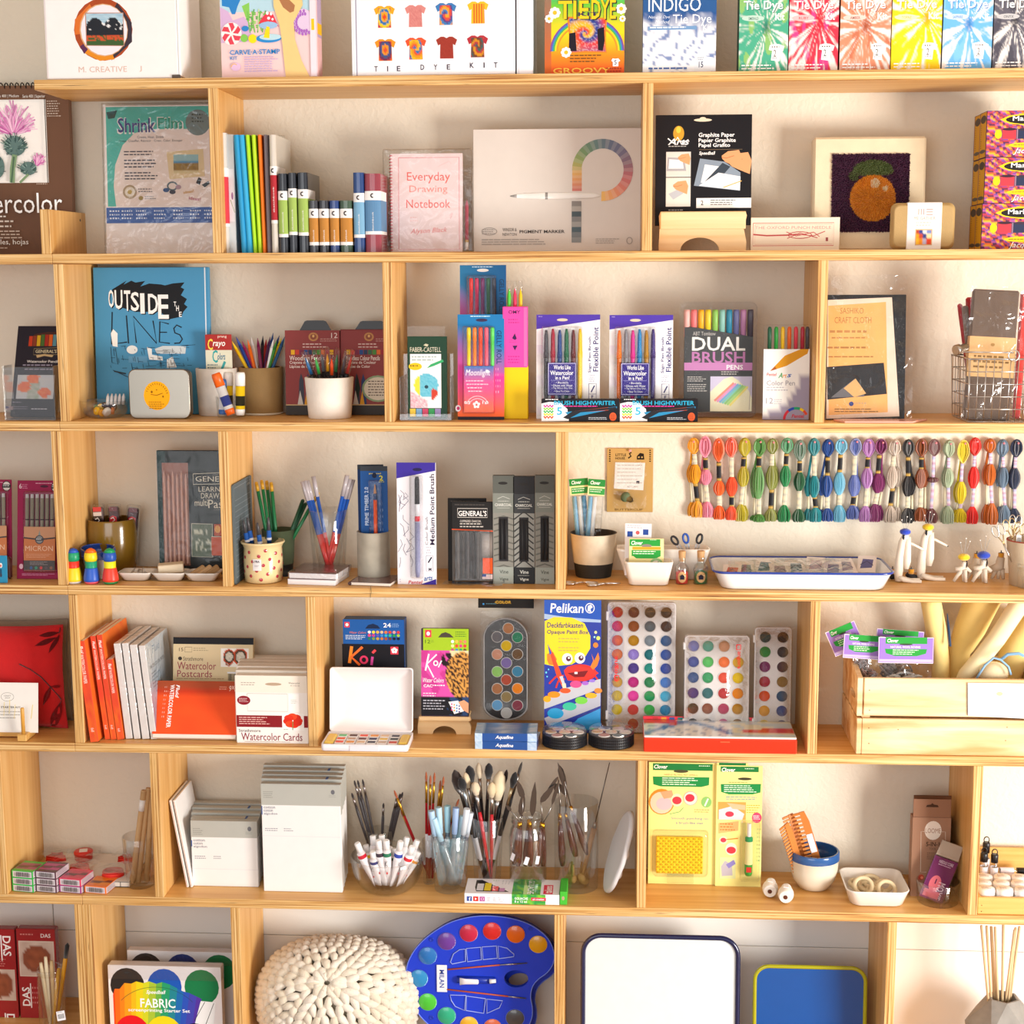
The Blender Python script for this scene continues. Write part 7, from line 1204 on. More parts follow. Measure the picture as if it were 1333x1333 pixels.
# watercolor card boxes
for k in range(5,-1,-1):
 full=k==0;x0,y0,x1,y1=(-90+(-1)*0-0+0,825 if full else 0,278,1216)
 y0=[862,835,815,800,785,770][k];dx=0
 els=[]if not full else[('r',-88,862,276,950,'efe6d8'),('e',105,906,42,8,'b8a088'),('t',182,894,240,904,'Watercolor','5a4a40',0),('g',192,910,240,920,1,'a89a8c'),('g',-60,896,25,918,2,'b0a498'),('r',-88,950,276,1216,'f2ede8'),('l',[(-30,956),(175,956),(175,1048),(-30,1048),(-30,956)],3,'c8c0b8'),('r',182,956,234,1050,'f8f6f2'),('g',192,985,228,1010,3,'c0b8b0'),('e',-48,992,34,24,'8a1c2c'),('g',-72,980,-24,1004,3,'e8c8c8'),('r',-88,1070,276,1132,'8a1c24'),('g',-75,1078,92,1122,4,'e8b8b0'),('r',145,1058,256,1148,'f6f4f0')]+[('e',200+26*cos(R(a)),1096-22*sin(R(a)),24,17,['e0341c','f04a24','d82c18'][a%3])for a in range(0,360,47)]+[('l',[(200,1100),(198,1145)],4,'6a8a4a'),('g',150,1140,180,1148,1,'5a8a4a'),('t',-78,1143,34,1158,'Strathmore','5a4a44',0),('t',-66,1162,246,1202,'Watercolor Cards','8a2438',0),('g',-50,1206,200,1213,1,'b8a8a0')]
 pack('card_box','white watercolor card box, %s'%('at the front of the row with a red flower' if full else ORD[k]+' behind the red flower one'),'box','12',(-92+k*5,y0,278,1216),4,.016+k*.0235,.022,['efe6da','e8dfd2'][k%2],els,group='white watercolor card boxes',b=.0015)
els=[('r',462,575,772,712,'1c5aa8'),('r',470,590,496,620,'e83c50'),('e',483,605,8,9,'fff'),('p',[(575,626),(590,606),(615,598),(640,608),(652,626)],'14284c'),('t',668,594,706,618,'24','fff',1),('g',710,596,750,620,3,'9ac0e8'),('t',496,642,580,654,'Water Colors','e87a3c',0,0,.4),('g',474,662,580,690,3,'dce8f4')]
cl24=['f4f4f4','f8e040','f4b84a','f0c090','f07a3c','e8402c','f0a0a0','e03c3c','e84878','c8408c','5a5ac0','3a8ad8','2ab0d0','3ac08a','2a9a4a','a8c83c','2a7a58','7a9a3c','c8a03c','c87a3c','a8502c','6a3c2c','1c1c28','14203c']
for i in range(24):els.append(('e',596+(i%8)*21,645+(i//8)*18,8,8,cl24[i]))
els+=[('r',456,712,772,960,'16151c'),('r',702,725,742,768,'e83c50')]+[('e',722+10*cos(R(90+72*q)),746-10*sin(R(90+72*q)),7,7,'fff')for q in range(5)]+[('l',[(505,725),(492,820)],16,'f08a2c'),('l',[(560,728),(502,785),(545,830)],14,'f2702c'),('o',566,800,22,24,'e83c6a',11),('l',[(610,782),(604,830)],13,'d84aa0'),('l',[(610,762),(626,744)],13,'f04a50')]
pack('paint_set_box','blue and black watercolour set box behind the open white paint set','box','12',(462,577,774,1190),4,.12,.035,'163a70',els,b=.001)
# open travel paint set
Fp=Face('12',(340,1120,790,1250),4,None);P=Fp.loc
r=root('open_paint_set','open white travel paint set with its lid up and small colour pans','paint set',(P.x,P.y,ZS[4]+.0004));Wq=Fp.W*.985;Dq=.085
h0=.0135
def sq3(w,d,z,rad=.006):return[(x,Dq/2+y,z)for x,y in rrect(w,d,rad)]
m=MB();m.rings([sq3(Wq-.004,Dq-.004,0),sq3(Wq,Dq,.0015),sq3(Wq,Dq,h0),sq3(Wq-.003,Dq-.003,h0+.0004),sq3(Wq-.0045,Dq-.0045,.0075),sq3(Wq-.02,Dq-.02,.0075)],col='ede8ec');m.build('base_tray','plastic',r)
m=MB();m.box(-Wq*.17,Wq*.17,-.0012,.0005,.001,h0*.9,'e4dfe6',.0006);m.build('front_latch','plastic',r)
lid=bpy.data.objects.new('lid',None)
m=MB();a=ppx('12',595,828);Ht=at(a[0],a[1],P.y+Dq).z-ZS[4]-h0
m.M=Mx.Translation((0,Dq-.002,h0))@Mx.Rotation(R(-8),4,'X')
def sl2(w,h,y,rad=.006):return[(x,y,z+Ht/2)for x,z in rrect(w,h,rad)]
m.rings([sl2(Wq*.97,Ht*.98,.008),sl2(Wq*.985,Ht,.0065),sl2(Wq*.985,Ht,0),sl2(Wq*.965,Ht*.97,.0),sl2(Wq*.955,Ht*.955,.0055),sl2(Wq*.6,Ht*.5,.0055)],col='f0eaec');m.build('lid','plastic',r)
pc2=['e8543c','c8442c','e8a04a','e8c05c','d8a03c','e89a4c','c83c3c','e8643c','3a3a3c','2c4a8c','e0c0a0','5a5a78','c0a08c','3c3c50','6ac08a','4a4a58','2a2a68','6a3c3c','d08080','5a3c38','c8b0a0','8a4a5c','2a2e58','4a8a4a','40406a','303048','54384a','2c2c40']
for j in range(3):
 for i in range(6):
  m=MB();w_=Wq*.108;x=(-.5+.19+i*.124)*Wq;y=Dq*(.26+.24*j);m.box(x-w_/2,x+w_/2,y-.0075,y+.0075,.0078,.0122,'f4f0f0',.0008);m.box(x-w_/2+.0015,x+w_/2-.0015,y-.006,y+.006,.0122,.0125,pc2[(i*5+j*7)%24]);m.build('paint_pan','card',r)
for s_ in(-1,1):m=MB();x=s_*Wq*.43;m.box(x-.009,x+.009,Dq*.15,Dq*.8,.0078,.0145,'ecc860',.003);m.build('sponge','foam',r)
# koi small set on a wood stand
els=[('r',866,625,1098,735,'a4c824'),('r',876,632,908,668,'e83c50'),('e',892,650,9,10,'fff'),('p',[(942,668),(960,648),(980,642),(1002,650),(1022,668)],'4a4238'),('t',876,680,902,698,'12','3a5a1c',0),('g',905,682,925,696,2,'6a8a2c'),('g',1030,638,1090,668,3,'4a7a2c')]+[('e',1016+i*21,688+j*21,8,8,['f4f4f4','f8c84a','f08a4a','e88a70','f8e8a0','f0502c','e83c8c','e04040','c83a8c','3a8ac8','2a9a6a','6a4a3c'][i+4*j])for j in range(3)for i in range(4)]
def koi(u,v):
 if v>.72:return mixc('16161c','2a4a7a',.8 if(u>.55 and n2(u,v,6)>.55)else 0)
 d=math.hypot((u-.86)/.34,(v-.38)/.36)
 if d<1:return mixc('d89a4a','3a2418',1 if n2(u*3,v*3,9)>.52 else 0)
 d=math.hypot((u-.62)/.2,(v-.15)/.12)
 if d<1 and n2(u,v,6)>.42:return hx('221418')
 if u>.6 and v<.3:return hx('e8d8a8')
 return mixc('e050a8','c83a90',1 if n2(u,v,5,3)>.55 else 0)
els+=[('f',856,732,1098,1052,34,40,koi),('l',[(895,750),(878,832)],8,'fff'),('l',[(935,752),(885,800),(920,865)],7,'fff'),('o',930,795,13,14,'fff',6),('l',[(960,782),(944,815)],6,'fff'),('t',866,868,972,890,'Water Colors','fff',0,0,.4),('t',868,900,914,914,'CAC','fff',1),('g',916,900,980,914,1,'fff'),('g',866,940,950,965,2,'dcdce4'),('g',866,975,980,1030,4,'b8b8c4'),('p',[(995,985),(1045,978),(1075,1030),(1025,1045)],'eef0f4'),('p',[(1045,985),(1075,975),(1098,990),(1098,1040),(1070,1025)],'e0a078')]+[('e',1012+(q%4)*13,996+(q//4)*14+(q%4)*3,4,4,['e83c8c','f0a03c','3a8ac8','5a3c8c'][q%4])for q in range(12)]
pack('paint_set_box','green and pink watercolour set box on a wooden display stand','box','12',(856,625,1098,1058),None,.092,.012,'3a2a3a',els,rx=6,z=ZS[4]+.034)
stand('pale wooden display stand holding the green and pink paint box','12',(838,1070,1110,1160),4,None,(915,1035,1118),1092,lf=.97)
# oval palette in a blister with black header
t8=(600,770,6.0)
F=Face('12',(1160,545,1490,1150),4,.12,rx=3);ox=1294
X2=lambda x:x+1293.8
r=root('oval_palette','dark oval palette of metallic round pans in a clear blister','palette',F.loc,F.rot)
m=MB();cx0,cx1=1175,X2(102);pts=[]
x_c=(cx0+cx1)/2;rw=(cx1-cx0)/2
for k in range(33):a=pi*k/32;pts.append(F.fx(x_c+rw*cos(a),672-100*sin(a)))
for k in range(33):a=pi+pi*k/32;pts.append(F.fx(x_c+rw*cos(a),1020-75*sin(a)))
m.prism(pts,.004,.014,'35302e');m.build('case','gloss',r)
m=MB();m.tube([(p[0],.003,p[1])for p in pts],.0016,'8a8684',6,closed=True);m.build('case_rim','plastic',r)
gc=[['e0b088',None],[]]
colsA=[(1243,667,'6a6a70'),(1243,757,'c89078'),(1243,846,'8cc468'),(1243,934,'a8704c'),(1243,1020,'5a98c8'),(1300,622,'b07850'),(1290,712,'d8b414'),(1290,800,'7a6aa8'),(1290,888,'b04c38'),(1290,976,'8a7850'),(1290,1060,'a8a8a8'),(X2(53),668,'2c8464'),(X2(53),755,'6a5038'),(X2(53),844,'3a84a8'),(X2(53),932,'e8841c'),(X2(53),1020,'7c2c40')]
for x,y,c_ in colsA:
 X_,Z_=F.fx(x,y);m=MB();m.M=Mx.Rotation(pi/2,4,'X');m.lathe([(.0113,0,'b8b4b0'),(.0108,.0012,'b8b4b0'),(.0102,.0004,c_),(0,.0008,mixc(c_,'fff',.12))],c_,20,cap=False);o=m.build('paint_pan','gloss',r);o.location=(X_,.0036,Z_)
m=MB();x0_,z0_=F.fx(1155,1110);x1_,z1_=F.fx(X2(125),540);m.box(x0_,x1_,.0146,.016,z0_,z1_,'fff',.0003);m.build('blister_sheet','blister',r)
m=MB();m.prism([(p[0]*1.05,p[1]*1.01)for p in pts],-.002,.0035,'fff');m.build('blister','blister',r)
m=MB();x0_,z0_=F.fx(1145,522);x1_,z1_=F.fx(X2(135),440);m.box(x0_,x1_,.012,.0145,z0_,z1_,'1a1714',.0005);art(m,[('t',1230,486,1300,498,'pearlescent','b89030',0),('e',1172,502,5,5,'3a8ac8'),('g',1185,498,1240,506,1,'5a8a98'),('t',X2(-60),484,X2(20),500,'COLOR','c89a2c',1)],F.fx,.012);m.build('header_card','card',r)
# aquafine boxes stacked
for k,(y0,y1,lab)in enumerate([(1188,1240,'blue watercolour box with a label strip, lower of two lying flat'),(1095,1196,'blue watercolour box with a printed picture top, upper of two lying flat')]):
 F=Face('12',(1130,1196,X2(152),1240),4,None);h_=.0158
 r=root('watercolor_box',lab,'box',(F.loc.x,F.loc.y,ZS[4]+.0004+k*(h_+.0002)),(0,0,R(-3+4*k)),'blue watercolor boxes lying flat');m=MB();W_=F.W;m.box(-W_/2,W_/2,0,.07,0,h_,'1f5098',.0006)
 fx=lambda u,v:((u-.5)*W_,(1-v)*h_)
 art(m,[('f',0,0,.12,1,4,4,lambda u,v:mixc('e8f0f8','7ab0d8',n2(u,v,5))),('f',.85,0,1,1,4,4,lambda u,v:mixc('e8f0f8','5a98d0',n2(u,v,5,4))),('t',.33,.25,.62,.8,'Aquafine','fff',1,0,.3)],fx)
 s=MB();s.M=Mx.Translation((0,0,h_))@Mx.Rotation(-pi/2,4,'X');
 def pic(u,v):return mixc('2a6ab0','e8eef4',max(0,1-abs(u-.45)*3)*(n2(u,v,5)))if u>.12 and u<.85 else mixc('e8f0f8','6aa8d8',n2(u,v,6))
 vs=[];cs=[];
 for j in range(9):
  for i in range(19):vs.append((-W_/2+W_*i/18,.0005+.069*j/8,h_+.00005));cs.append(pic(i/18,j/8))
 m.add(vs,[(j*19+i,j*19+i+1,(j+1)*19+i+1,(j+1)*19+i)for j in range(8)for i in range(18)],cs);m.build('box','gloss',r)
def eye(x,y):return[('e',x,y,27,27,'f8f8f4'),('e',x+6,y,13,13,'5a1c2c'),('e',x+8,y-4,5,5,'fff')]
els=[('r',190,478,478,1110,'2438a0'),('r',190,478,478,570,'1450b8'),('f',360,1000,478,1110,4,4,lambda u,v:hx('3aa0dc')),('p',[(190,1110),(300,1110),(478,960),(478,1110)],'3a9cdc'),('p',[(190,545),(300,560),(478,572),(478,585),(300,580),(190,570)],'a8c0e0')]
els+=[('p',[(192,580),(240,560),(330,562),(395,590),(425,650),(425,710),(400,750),(330,790),(240,800),(192,790)],'f8d81e'),('t',220,494,390,540,'Pelikan','fff',1,0,.1),('o',422,516,24,25,'fff',4),('p',[(410,530),(412,505),(428,498),(436,512),(424,520),(430,535)],'fff'),('t',204,586,388,612,'Deckfarbkasten','26306c',1,0,.1),('t',204,622,416,648,'Opaque Paint Box','26306c',1,0,.1),('g',262,660,395,690,2,'c8b04a'),('g',262,704,395,732,2,'c8b04a')]
els+=[('e',375,830,82,42,'e02c24'),('p',[(290,820),(310,800),(350,795),(440,810),(468,830),(440,850),(380,872),(310,868)],'e8342a'),('p',[(308,832),(415,818),(395,850),(345,852)],'7a1018'),('r',345,826,360,836,'fff'),('p',[(425,800),(440,770),(430,735),(445,770),(465,730),(472,760),(460,795),(440,815)],'f08028'),('p',[(205,770),(205,740),(235,730),(255,765),(240,795),(215,792)],'f08028')]+eye(308,762)+eye(372,758)
els+=[('l',[(290,845),(250,850),(215,885)],9,'d83028'),('l',[(295,860),(262,872),(250,905)],9,'d83028'),('l',[(450,845),(470,870)],8,'d83028'),('p',[(212,700),(222,745),(255,850),(285,905),(300,905),(275,830),(235,735)],'f04a24'),('p',[(208,690),(228,735),(218,745)],'2a5ac0'),('p',[(268,850),(290,905),(302,900),(284,845)],'c8d0d8'),('p',[(280,885),(300,882),(305,915),(288,918)],'f0e0c0')]
els+=[('p',[(190,965),(300,905),(478,858),(478,905),(330,960),(190,1010)],'c4c4cc'),('p',[(190,1055),(478,920),(478,990),(210,1095)],'b8b8c4'),('p',[(210,1095),(478,990),(478,1002),(240,1110),(200,1110)],'28348c')]+[('e',x,y,rx_,ry_,c_)for x,y,rx_,ry_,c_ in[(352,886,30,18,'e0508c'),(205,960,20,16,'f0a81c'),(240,938,32,16,'f0901c'),(298,918,28,13,'f05a2c'),(400,880,18,10,'a86ad0'),(435,868,16,8,'9a7ad8'),(248,1030,42,26,'1c9ad0'),(320,995,36,20,'34c09a'),(380,965,32,18,'7ad04a'),(430,940,30,14,'f0b02c'),(466,916,20,13,'f08a3c')]]+[('e',x,y,q,q,c_)for x,y,q,c_ in[(452,632,7,'f4f4a0'),(446,655,5,'a0e0f0'),(452,694,13,'e8842c'),(465,660,10,'d8e86a'),(200,830,5,'6ad0f0'),(212,815,4,'6ad0f0'),(205,850,4,'6ad0f0')]]
pack('paint_box','tall blue and yellow paint box with a cartoon crab','box','22',(190,478,480,1125),4,.11,.02,'2040a0',els,mat='gloss',rx=2)
# pan sets: clear covered white palettes
def panset(label,box,xs,ys,grid,Y,rad,rx=3,brand=None,hx0=False,group='white pan paint sets'):
 F=Face('22',box,4,Y,rx=rx);r=root('pan_set',label,'paint set',F.loc+V((0,0,.001)),F.rot,group);D_=.014
 def q(w,h,y,rd=.007):return[(x,y,z+F.H/2)for x,z in rrect(w,h,rd)]
 m=MB();m.rings([q(F.W,F.H,D_),q(F.W,F.H,.001),q(F.W-.002,F.H-.002,0)],col='e6e0de');m.build('base','plastic',r)
 for j,y in enumerate(ys):
  for i,x in enumerate(xs):
   c_=grid[j][i]
   if not c_:continue
   X_,Z_=F.fx(x,y);m=MB();m.M=Mx.Rotation(pi/2,4,'X');m.lathe([(rad*1.12,-.0002,'ffffff'),(rad*1.1,.0008,'f2eeee'),(rad,.0001,c_),(0,.0003,c_)],c_,20,cap=False);o=m.build('paint_pan','card',r);o.location=(X_,-.0003,Z_)
 m=MB();m.rings([q(F.W+.002,F.H+.002,.006,.008),q(F.W+.002,F.H+.002,-.003,.008),q(F.W-.002,F.H-.002,-.0045,.007)][::1],cap=False);m.rings([q(F.W-.002,F.H-.002,-.0045,.007),q(.01,.01,-.0046,.002)],cap=True);m.build('clear_lid','blister',r)
 m=MB()
 if brand:
  bx,by0,by1=brand;art(m,[('l',[(bx-10,by0),(bx+10,by0),(bx+10,by0+24),(bx-10,by0+24),(bx-10,by0)],5,'e02c2c'),('t',bx-10,by0+32,bx+10,by1,'angora','e02c2c',1,90 if box[0]<600 else-90)],F.fx,-.0048);m.build('red_logo','card',r)
 m=MB();x,z=F.fx(box[0]+2,box[3]-90);m.box(-F.W/2-.003,-F.W/2+.001,-.002,.006,F.H*.86,F.H*.93,'e8e4e2',.001);m.box(-F.W/2-.003,-F.W/2+.001,-.002,.006,F.H*.1,F.H*.17,'e8e4e2',.001);m.build('hinge','plastic',r)
 return F
g1=[['d03034','6a2c2c','4a423c','2a2a30'],['e84a58','9a5024','5a6a74','40302e'],['f4781c','b88414','7a8894','1a5890'],['f4861c','8a74c8','106870','1a50a8'],['e8a890','4a3488','128478','1c48a8'],['e8b414','b8207a','207c4c','3a7cd0'],['e8c814','e23ca0','189a5c','3ab0d8'],['e8cc14','d83440','3cc05c','1a88b8'],['f4d8d0','c83038','1aa890','8a9ad0']]
panset('large white pan set with thirty-six colours beside the crab box',(512,490,860,1150),[562,645,728,810],[540,610,682,752,822,892,962,1032,1104],g1,.115,.0105,brand=(560,858,760))
m_=None
g2=[['7a8ad0','5ab0a0','d8a080',None],['5a6ab0','5cc06a','f07a44','e8b83c'],['4a6aa0','3a9a60','e0543c','f0cc1c'],['5c4888','3a6c70','b83a3c','f08c1c'],['54483a','8c4a30','b03058','b8801c'],['2c2c30','8a8a90','c83c88','8a5a24']]
panset('medium white pan set with twenty-three colours, a little lower',(905,660,1235,1160),[950,1024,1106,1178],[712,790,868,945,1022,1098],g2,.10,.0105,brand=(1178,702,820))
g3=[['0f5058','2a2e30'],['1f8a3c','34343a'],['7a1c5a','4c2c34'],['a81c30','8c6a30'],['d8501c','1f5078'],['e09a1c','2a4a90'],['f4d01c','3a4a9a']]
panset('narrow white pan set with two columns of colours beside the divider',(1262,618,1450,1150),[1315,1405],[665,736,808,880,950,1022,1092],g3,.10,.0105,brand=(1318,1080,1020)if False else None)
# round stacked pots with clear lids
for k,(x0,x1,lab)in enumerate([(180,408,'round black paint disc stack with a clear lid, left of two'),(415,648,'round black paint disc stack with a clear lid, right of two')]):
 c,rb=cyl_at('22',x0,x1,1243,4);H=.030;r=root('paint_disc_stack',lab,'paint set',(c.x,c.y,ZS[4]+.0004),(0,0,0),'round paint disc stacks')
 for j in range(4):m=MB();z0=j*H*.185;m.lathe([(rb*.97,z0),(rb,z0+.0005),(rb,z0+H*.17),(rb*.97,z0+H*.18)],'1c1c1f',40);m.build('black_ring','plastic',r)
 m=MB()
 for q in range(70):a=2*pi*q/70;m.M=Mx.Rotation(a,4,'Z');m.box(rb-.0003,rb+.0007,-.0006,.0006,.001,H*.72,'2a2a2e')
 m.build('grip_ribs','plastic',r)
 for q in range(7):
  a=q*2*pi/6;cx,cy=(0,0)if q==6 else(rb*.62*cos(a),rb*.62*sin(a));m=MB();m.lathe([(rb*.27,H*.74,'e0dcd8'),(rb*.25,H*.8,['e8e4e4','c8a8b8','8a9ac0','d8b890','c89a9a','7a8a9a','e8dcc8'][q]),(0,H*.8)],'ddd',16,o=(cx,cy,0),cap=False);m.build('paint_disc','card',r)
 m=MB();m.lathe([(rb*1.0,H*.74),(rb*1.02,H*.8),(rb*.98,H*1.02),(rb*.9,H*1.08),(0,H*1.1)],'fff',40,cap=False);m.build('clear_lid','blister',r)
F=Face('22',(697,1180,1480,1258),4,None);F2=Face('22',(690,1105,1485,1190),4,None)
r=root('paint_tin','long red paint tin with a mountain picture lid on the shelf edge','tin',(F.loc.x,F.loc.y,ZS[4]+.0004));h_=at(*ppx('22',1080,1185),F.loc.y).z-ZS[4]
m=MB();m.box(-F.W/2,F.W/2,0,.11,0,h_,'e0341c',.002);m.box(.0,.018,-.0012,0,h_*.75,h_*.84,'f0603c',.0004);m.build('base','gloss',r)
m=MB();m.box(-F.W/2+.001,F.W/2-.001,.001,.109,h_+.0003,h_+.004,'e8e4e0',.001)
vs=[];cs=[];nx,ny=60,10
def mtl(u,v):
 if(u<.22 and v<.25+.3*u)or(u>.66 and v>.55-.4*(u-.66))and v<.75:return hx('d8402c')
 k=abs(v-.5-.35*sin(u*9+2));return mixc('f0ece4','4a7ab0',max(0,1-k*5)+(.5 if n2(u*8,v*2,3)>.6 else 0))if u<.6 else mixc('ece8d8','d8c890' if n2(u,v,6)>.5 else '8ab0c8',.5)
for j in range(ny+1):
 for i in range(nx+1):vs.append((-F.W/2+.002+(F.W-.004)*i/nx,.002+.106*j/ny,h_+.00405));cs.append(mtl(i/nx,1-j/ny))
m.add(vs,[(j*(nx+1)+i,j*(nx+1)+i+1,(j+1)*(nx+1)+i+1,(j+1)*(nx+1)+i)for j in range(ny)for i in range(nx)],cs);m.build('printed_lid','gloss',r)
# upright lid strip with swatches at the back of the tin
m=MB();m.box(-F.W/2+.001,F.W/2-.001,.1095,.1115,h_+.004,h_+.010,'e83c4c',.0004)
for k in range(13):m.box(-F.W/2+.02+k*.016,-F.W/2+.030+k*.016,.1088,.1094,h_+.0045,h_+.0085,['c83c3c','e8a03c','3a5a9a','2a7a7a','5a3a2a','3a7a4a'][k%6])
m.build('rear_strip','gloss',r)
# ---- crate
tcr=(1060,780,4.883)
FC=Face(tcr,(262,755,1300,1008),4,None);Yc=max(FC.loc.y,.004)
xL=at(*ppx(tcr,262,1008),Yc).x;xR=at(*ppx(tcr,1500,1008),Yc).x
z1=at(*ppx(tcr,700,765),Yc).z-ZS[4];z2=at(*ppx(tcr,700,748),Yc).z-ZS[4];z3=at(*ppx(tcr,700,508),Yc).z-ZS[4]
Dc=.185-Yc;r=root('wooden_crate','pine slatted crate holding wool packets and foam figures','crate',(xL,Yc,ZS[4]+.0004));Wc=xR-xL
for nm_,a in(('front_slat',(.010,Wc-.01,0,.009,0,z1)),('front_slat',(.012,Wc-.01,.001,.010,z2,z3)),('back_slat',(.010,Wc-.01,Dc-.009,Dc,0,z1)),('back_slat',(.010,Wc-.01,Dc-.009,Dc,z2,z3)),('end_slat',(0,.0095,.0,Dc,0,z1)),('end_slat',(Wc-.0095,Wc,.0,Dc,0,z1)),('end_slat',(Wc-.0095,Wc,.0,Dc,z2,z3+.012)),('corner_post',(.0098,.026,.0093,.028,0,z3-.005)),('corner_post',(.0098,.026,Dc-.028,Dc-.0093,0,z3-.005)),('bottom',(.011,Wc-.011,.0295,Dc-.0293,.001,.006))):
 m=MB();m.box(*a,'fff',.0012);m.build(nm_,'pine',r)
m=MB();L_=Dc;pts=[(0,z2),(L_,z2),(L_,z3+.022),(L_*.75,z3+.020),(0,z3)]
hole=[(L_*.30+.035*cos(a)*.9,z2+(z3-z2)*.42+.008*sin(a))for a in[k*pi/6 for k in range(12)]]
m.M=Mx.Translation((.0095,0,0))@Mx.Rotation(pi/2,4,'Z')
tri=tessellate_polygon([[V((p[0],p[1],0))for p in pts],[V((p[0],p[1],0))for p in hole]]);allp=pts+hole
for y in(0,.0095):m.add([(p[0],y,p[1])for p in allp],[tuple(t)for t in tri],'fff')
n5=len(pts);m.add([(p[0],y,p[1])for y in(0,.0095)for p in pts],[(k,(k+1)%n5,n5+(k+1)%n5,n5+k)for k in range(n5)],'fff');m.add([(p[0],y,p[1])for y in(0,.0095)for p in hole],[(k,(k+1)%12,12+(k+1)%12,12+k)for k in range(12)],'fff');m.build('end_slat','pine',r)
m=MB()
for x,z in((352,580),(352,708),(347,820),(347,918),(1226,815),(1216,900),(533,830)):
 P=at(*ppx(tcr,x,z),Yc);X_,Z_=P.x-xL,P.z-ZS[4];up=Z_>z2;m.ell((X_,-.0001+(.001 if up else 0),Z_),(.0011,.0006,.0011),'8a6a48',8,6)
m.build('nail_heads','metal',r)
# folded white card over the crate rim
P=at(*ppx(tcr,975,530),Yc);P2=at(*ppx(tcr,1400,760),Yc);P3=at(*ppx(tcr,930,730),Yc);w_=P2.x-P.x;h_=P.z-P2.z
m=MB();m.prism([(0,0),(w_,0),(w_,-h_),(.003,-h_*.93)],-.0252,-.0245,'f8f5f0');m.add([(0,-.0245,0),(.003,-.0252+0,-h_*.93),(P3.x-P.x,.000,P3.z-P.z)],[(0,1,2),(2,1,0)],'ece6dc')
art(m,[('e',.058,.020,.006,.004,'e8d49a'),('g',.035,.030,.09,.062,4,'eeeae6')],lambda u,v:(u,-v),-.0252);o=m.build('price_card','paper');o.location=(P.x,Yc+.0232,z3+ZS[4]+.0009-0);tag(o,'blank looking white tent card hooked over the crate front','card')
o.location.z=P.z;o.location.y=Yc-.0006+.0235
# wool packets
def woolpk(label,x0,y0,x1,y1,Y,rz,colr,full=True):
 F=Face(tcr,(x0,y0,x1,y1),None,Y,z=at(*ppx(tcr,(x0+x1)/2,y1),Y).z);
 r=root('wool_packet',label,'packet',F.loc,(R(-4),R(rz),0),'wool roving packets in the crate');m=MB();m.box(-F.W/2,F.W/2,0,.002,0,F.H,'9a78c8',.0003)
 W_=x1-x0;X=lambda f:x0+W_*f;Hh_=y1-y0;Yv=lambda f:y0+Hh_*f
 art(m,[('l',[(X(.01),Yv(.01)),(X(.99),Yv(.01)),(X(.99),Yv(.99)),(X(.01),Yv(.99)),(X(.01),Yv(.01))],4,'efe8f4'),('r',X(.13),Yv(.0),X(.88),Yv(.25),'2a9a3c'),('t',X(.16),Yv(.06),X(.36),Yv(.2),'Clover','fff',1,0,.2),('t',X(.22),Yv(.33),X(.76),Yv(.42),'NATURAL WOOL ROVING','efe8f4',1),('p',[(X(.12),Yv(.45)),(X(.88),Yv(.45)),(X(.86),Yv(.62)),(X(.7),Yv(.72)),(X(.3),Yv(.72)),(X(.14),Yv(.62))],'2a9a3c'),('g',X(.26),Yv(.47),X(.74),Yv(.7),3,'dff0dc'),('e',X(.5),Yv(.27),W_*.12,Hh_*.035,'3a4a34'),('r',X(.02),Yv(.85),X(.98),Yv(.95),'c8b4e4')],F.fx);m.build('header_card','card',r)
 m=MB();xo=.3*F.W if x0<380 else 0;crinkle(m,-F.W*.46+xo,F.W*.46,-.07,.0,-.004,.006,12,10,seed=int(x0));m.build('clear_bag','film',r)
 m=MB();rr=random.Random(int(x0))
 for q in range(46):
  a=rr.uniform(0,6.28);cz=-.045+rr.uniform(-.015,.012);rr_=rr.uniform(.4,1);m.tube([(xo*.6+(F.W*.36-xo*.45)*rr_*cos(a+k*.5),.008+.009*rr_*sin(a+k*.5),cz+.014*sin(a*3+k*.6))for k in range(6)],.0022,mixc(colr,'fff',rr.uniform(0,.3)),4)
 m.build('wool_ball','wool',r)
woolpk('wool packet with its green and lilac header tipped up at the left of the crate',130,165,330,330,Yc+.065,-24,'7a4a38')
woolpk('wool packet behind the front one, mostly hidden in the crate',388,200,690,330,Yc+.07,4,'5a4a44')
woolpk('wool packet of brown roving with a tilted green and lilac header',182,232,440,380,Yc+.045,3,'7a4230')
woolpk('wool packet of grey roving at the front of the crate',408,246,760,408,Yc+.030,0,'b8b4b0')
# foam dolls / rolls
def roll(label,pts,rads,Y,col='f6dc90',name='foam_roll'):
 m=MB();PP=[tat(tcr,x,y,Y+(k*.004))for k,(x,y)in enumerate(pts)];O=PP[-1];fine=[];fr=[]
 for i in range(len(PP)-1):
  for k in range(4):fine.append(PP[i].lerp(PP[i+1],k/4)-O);fr.append((rads[i]*(1-k/4)+rads[i+1]*k/4))
 fine.append(PP[-1]-O);fr.append(rads[-1]);m.tube(fine,fr,col,16);o=m.build(name,'foam');o.location=O;tag(o,label,'foam roll','yellow foam rolls in the crate');return o
roll('pale yellow foam roll standing upright beside the wool packets',[(735,-20),(775,200),(805,400),(800,560)],[.019,.0195,.016,.017],Yc+.10)
roll('wide yellow foam roll leaning behind the diagonal one',[(1080,-25),(990,180),(920,330),(900,560)],[.034,.03,.022,.02],Yc+.13,'f0d080')
roll('cream foam roll running diagonally with a round pale end',[(1335,-15),(1160,250),(1040,400),(960,480),(930,560)],[.018,.017,.0165,.014,.014],Yc+.065,'f8e8ba')
roll('broad yellow foam roll at the right edge of the crate',[(1420,120),(1300,300),(1230,460),(1200,580)],[.034,.032,.026,.024],Yc+.12,'f4d88c')
